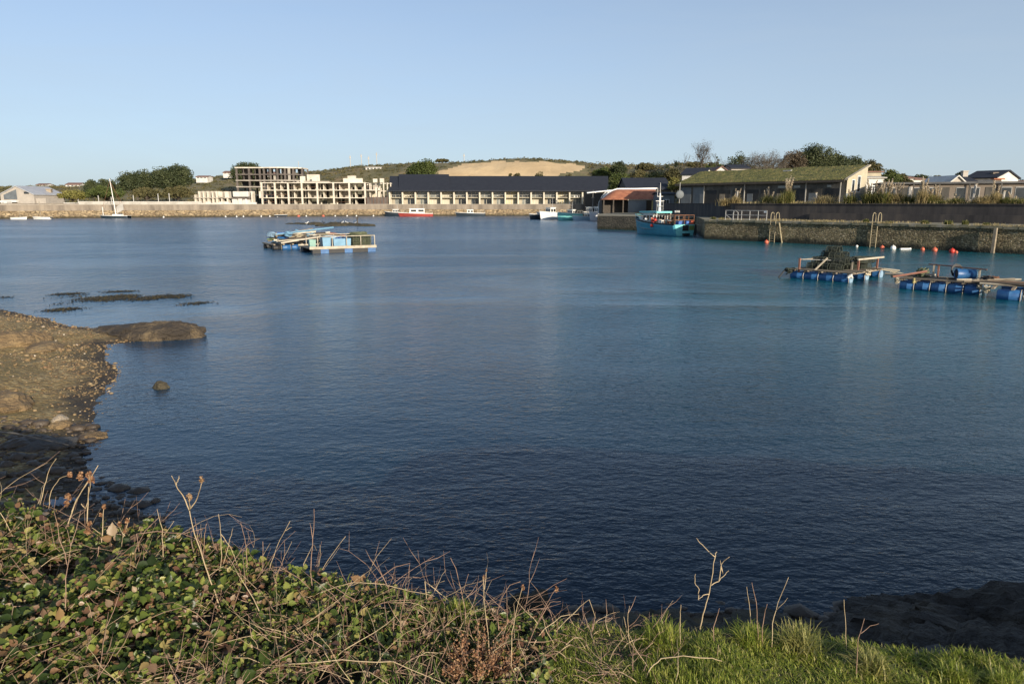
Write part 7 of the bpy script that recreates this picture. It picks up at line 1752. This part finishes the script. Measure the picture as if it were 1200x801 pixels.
tw = [([[(158, 645), (170, 622), (186, 606)], [(164, 636), (176, 650)]], 'forked pale twig just right of the rusty dock stalk'),
      ([[(191, 650), (190, 620), (184, 596)], [(190, 630), (204, 610)]], 'thin vertical twig crossing the bleached arching stem'),
      ([[(160, 625), (185, 622), (215, 625), (232, 632), (240, 640)], [(215, 625), (240, 618), (233, 622)]], 'bleached arching stem left of the tall forked stalk'),
      ([[(172, 672), (190, 655), (205, 640), (213, 630)], [(190, 655), (205, 662), (212, 672)]], 'zigzag twig below the bleached arching stem'),
      ([[(226, 690), (238, 650), (240, 625), (242, 613)], [(238, 650), (232, 630), (228, 606)], [(239, 655), (252, 642)]], 'pinkish branched twig touching the tall forked stalk'),
      ([[(254, 690), (260, 650), (258, 620), (256, 602)], [(258, 625), (270, 640), (282, 672), (288, 700)], [(262, 660), (270, 630), (273, 618)]], 'crossed pair of stiff stalks right of the tall forked stalk'),
      ([[(287, 690), (290, 660), (287, 630), (282, 612)]], 'single curved stalk between the crossed pair and the bramble top'),
      ([[(312, 690), (317, 660), (328, 632), (340, 610)], [(333, 622), (342, 617)]], 'hooked leaning stalk rising over the water'),
      ([[(306, 692), (308, 660), (308, 634)]], 'short straight grey stalk left of the hooked one'),
      ([[(364, 690), (374, 672), (388, 650), (405, 628)]], 'long leaning stalk pointing up to the right, beyond the hooked one'),
      ([[(364, 672), (366, 640), (368, 610), (368, 596)], [(366, 630), (363, 612)]], 'faint grey feathery stem standing behind the brambles'),
      ([[(340, 712), (360, 700), (385, 690), (412, 682), (450, 684), (480, 692), (509, 698)]], 'long bleached arching cane along the top of the brambles'),
      ([[(440, 680), (462, 664), (480, 660), (478, 678)], [(470, 690), (478, 672)]], 'small twisted cane behind the long arching cane'),
      ([[(498, 681), (515, 694), (530, 708), (538, 722)], [(505, 686), (521, 680)]], 'curved pinkish cane above the right end of the brambles'),
      ([[(545, 712), (540, 690), (534, 666), (528, 653)], [(541, 700), (549, 672)]], 'slender grass stems crossing above the bramble edge'),
      ([[(575, 785), (572, 745), (568, 710), (566, 675)], [(568, 690), (570, 668)]], 'tall brown stem with a swollen tip, left of the ribwort'),
      ([[(583, 716), (588, 700), (597, 685), (610, 681)]], 'thin arching grass stem beside the tall brown stem'),
      ([[(598, 800), (600, 740), (606, 712), (612, 688)]], 'slim stalk with a small dark seed head'),
      ([[(612, 770), (625, 740), (640, 708), (651, 690)], [(630, 728), (645, 705), (657, 704)], [(640, 712), (628, 735)]], 'ribwort stalk with a rusty oval seed head leaning right'),
      ([[(646, 745), (665, 725), (680, 710), (690, 702), (698, 724)]], 'snapped straw bent over in a sharp angle'),
      ([[(587, 732), (605, 734), (622, 745), (640, 765), (660, 775)]], 'low arching brown cane in front of the ribwort'),
      ([[(755, 800), (762, 782), (775, 771), (800, 768), (830, 770), (846, 774)], [(840, 768), (842, 755)]], 'long tan cane arching over the green grass'),
      ([[(20, 778), (60, 782), (100, 788)], [(60, 782), (85, 800)]], 'bare tan twig lying across the leaves at the lower left'),
      ([[(255, 798), (330, 778), (400, 773), (460, 775), (520, 800)]], 'long thorny bramble cane arching across the foreground leaves')]
for i, (ln, lab) in enumerate(tw):
    hd = {15: [(567, 676, .010), (570, 668, .006)], 17: [(613, 688, .011)], 18: [(652, 690, .013)]}.get(i, ())
    Y = {21: 2.35, 22: 2.35, 23: 2.3, 11: 2.95, 15: 2.6, 17: 2.4, 20: 2.75}.get(i, 3.2 if ln[0][0][0] < 500 else 3.0)
    cane('dead_stalk' if i not in (2, 11, 13, 20, 21, 23) else 'bramble_cane', lab, 'dead plant' if i not in (2, 11, 13, 20, 21, 23) else 'cane', ln, Y, .0026 if i not in (21, 23) else .0036, 'strawstem' if i % 2 else 'drystem', hd, 'rustseed')
cane('bare_twig', 'forked leafless bush twig standing at the grass edge against the dark water', 'dead plant', [[(820, 735), (826, 712), (831, 695), (834, 680), (838, 650), (840, 646)], [(838, 652), (828, 643), (820, 636), (816, 630)], [(834, 685), (842, 680), (850, 672), (854, 668)], [(842, 680), (845, 660), (855, 652)], [(845, 664), (847, 672), (844, 656)], [(831, 695), (824, 697), (818, 702)], [(818, 702), (819, 690), (814, 682), (815, 672)]], 3.15, .0036, 'strawstem', group=None)
for i, (ln, lab) in enumerate([([[(797, 735), (797, 720), (798, 708)]], 'short dark stalk left of the forked twig'), ([[(836, 734), (840, 722), (843, 712)]], 'short slanting stalk at the foot of the forked twig'), ([[(880, 740), (879, 715), (875, 687)]], 'leaning stalk, left one of the stalks between twig and tussock'), ([[(888, 738), (886, 705), (881, 682)]], 'taller stalk second of those between twig and tussock'),
                         ([[(905, 730), (912, 705), (924, 676)], [(910, 715), (923, 700)]], 'tallest grey stalk leaning towards the straw tussock'), ([[(893, 735), (896, 718), (899, 707)]], 'short pinkish stalk in the middle of the group'), ([[(992, 765), (991, 735), (989, 702)]], 'reddish upright stalk standing alone before the black rocks'), ([[(1006, 748), (1013, 724)], [(1008, 742), (1020, 733), (1030, 730)]], 'pale bent stalk over the wispy tussock'), ([[(735, 745), (733, 730), (731, 722)]], 'short pale stalk on the bright grass')]):
    cane('dead_stalk', lab, 'dead plant', ln, 3.02 if i < 6 else 2.8, .0024, 'drystem' if i % 2 else 'strawstem', group=None)
# rusty dock clump
def dock():
    rg = np.random.default_rng(9); c = P(560, 800, 2.70); root = thing('dock_plant', 'feathery rust brown dead dock clump at the bottom of the brambles', 'dead plant', (c.x, c.y, 2.85))
    V = []; F = []; m = MB(); pts = []
    for k in range(34):
        x0 = rg.uniform(-.14, .16); e = Vector((c.x + x0 * 1.25, c.y + rg.uniform(-.02, .22), 2.93 + rg.uniform(.0, .20) * (1 - abs(x0) * 3)))
        b = Vector((c.x + x0 * .4, c.y + .06, 2.83)); m.tube([b, b.lerp(e, .6), e], [.003, .002, .001], 4)
        t = rg.uniform(.4, 1, 60)[:, None]; pts.append(np.array(b)[None] * (1 - t) + np.array(e)[None] * t + rg.normal(size=(60, 3)) * .010)
    m.build('stem', MAT['drystem'], root); V, F = quads(np.vstack(pts), .012, rg, 0, .8); link('seed_head', npmesh('seed_head', local(root, V), F), MAT['rustseed'], root)
dock()

# ------------------------------------------------------------------ camera, sun, sky
cam = bpy.data.cameras.new('camera'); cam.sensor_width = 36; cam.lens = 24; cam.clip_start = .05; cam.clip_end = 6000
co = bpy.data.objects.new('camera', cam); col.objects.link(co); co.location = (0, 0, CH); co.rotation_euler = (math.pi / 2 - PIT, 0, 0); sc.camera = co
EL, AZ = R(15.5), R(148)       # sun height, and its bearing clockwise from the view direction
sd = Vector((math.sin(AZ) * math.cos(EL), math.cos(AZ) * math.cos(EL), math.sin(EL)))
sl = bpy.data.lights.new('sun', 'SUN'); sl.energy = 5.0; sl.angle = R(.53); sl.color = (1.0, .87, .70)
so = bpy.data.objects.new('sun', sl); col.objects.link(so); so.rotation_euler = sd.to_track_quat('Z', 'Y').to_euler()
w = bpy.data.worlds.new('World'); sc.world = w; w.use_nodes = True; nt = w.node_tree; bg = nt.nodes['Background']
sk = nt.nodes.new('ShaderNodeTexSky'); sk.sky_type = 'NISHITA'; sk.sun_disc = False; sk.sun_elevation = EL; sk.sun_rotation = AZ; sk.altitude = 0; sk.air_density = .8; sk.dust_density = 1.0; sk.ozone_density = 1.9
sk.air_density = .7; sk.ozone_density = 2.0
tc = nt.nodes.new('ShaderNodeTexCoord'); mp_ = nt.nodes.new('ShaderNodeMapping'); mp_.inputs['Scale'].default_value = (1.2, 1.2, 7); nt.links.new(tc.outputs['Generated'], mp_.inputs[0])
cir = noi(nt, mp_.outputs[0], 2.2, 7, .62, .5)     # a thin uneven veil of high cloud
sz_ = nt.nodes.new('ShaderNodeSeparateXYZ'); nt.links.new(tc.outputs['Generated'], sz_.inputs[0])
low = nt.nodes.new('ShaderNodeMapRange'); low.interpolation_type = 'SMOOTHSTEP'; nt.links.new(sz_.outputs[2], low.inputs[0])
for q_, v_ in ((1, 0), (2, .55), (3, .68), (4, .10)): low.inputs[q_].default_value = v_    # haze lies low over the horizon
veil = math_(nt, 'MULTIPLY_ADD', ramp(nt, cir, [(.35, (0, 0, 0)), (.75, (1, 1, 1))]), .10, low.outputs[0])
nt.links.new(mixc(nt, veil, sk.outputs[0], (2.95, 3.5, 4.0)), bg.inputs[0]); bg.inputs[1].default_value = .13
vs = sc.view_settings; vs.view_transform = 'Standard'; vs.look = 'None'; vs.gamma = 1; vs.exposure = 0.45; vs.use_curve_mapping = False
sc.cycles.max_bounces = 6; sc.cycles.diffuse_bounces = 2; sc.cycles.glossy_bounces = 3; sc.cycles.transmission_bounces = 3; sc.cycles.use_denoising = True
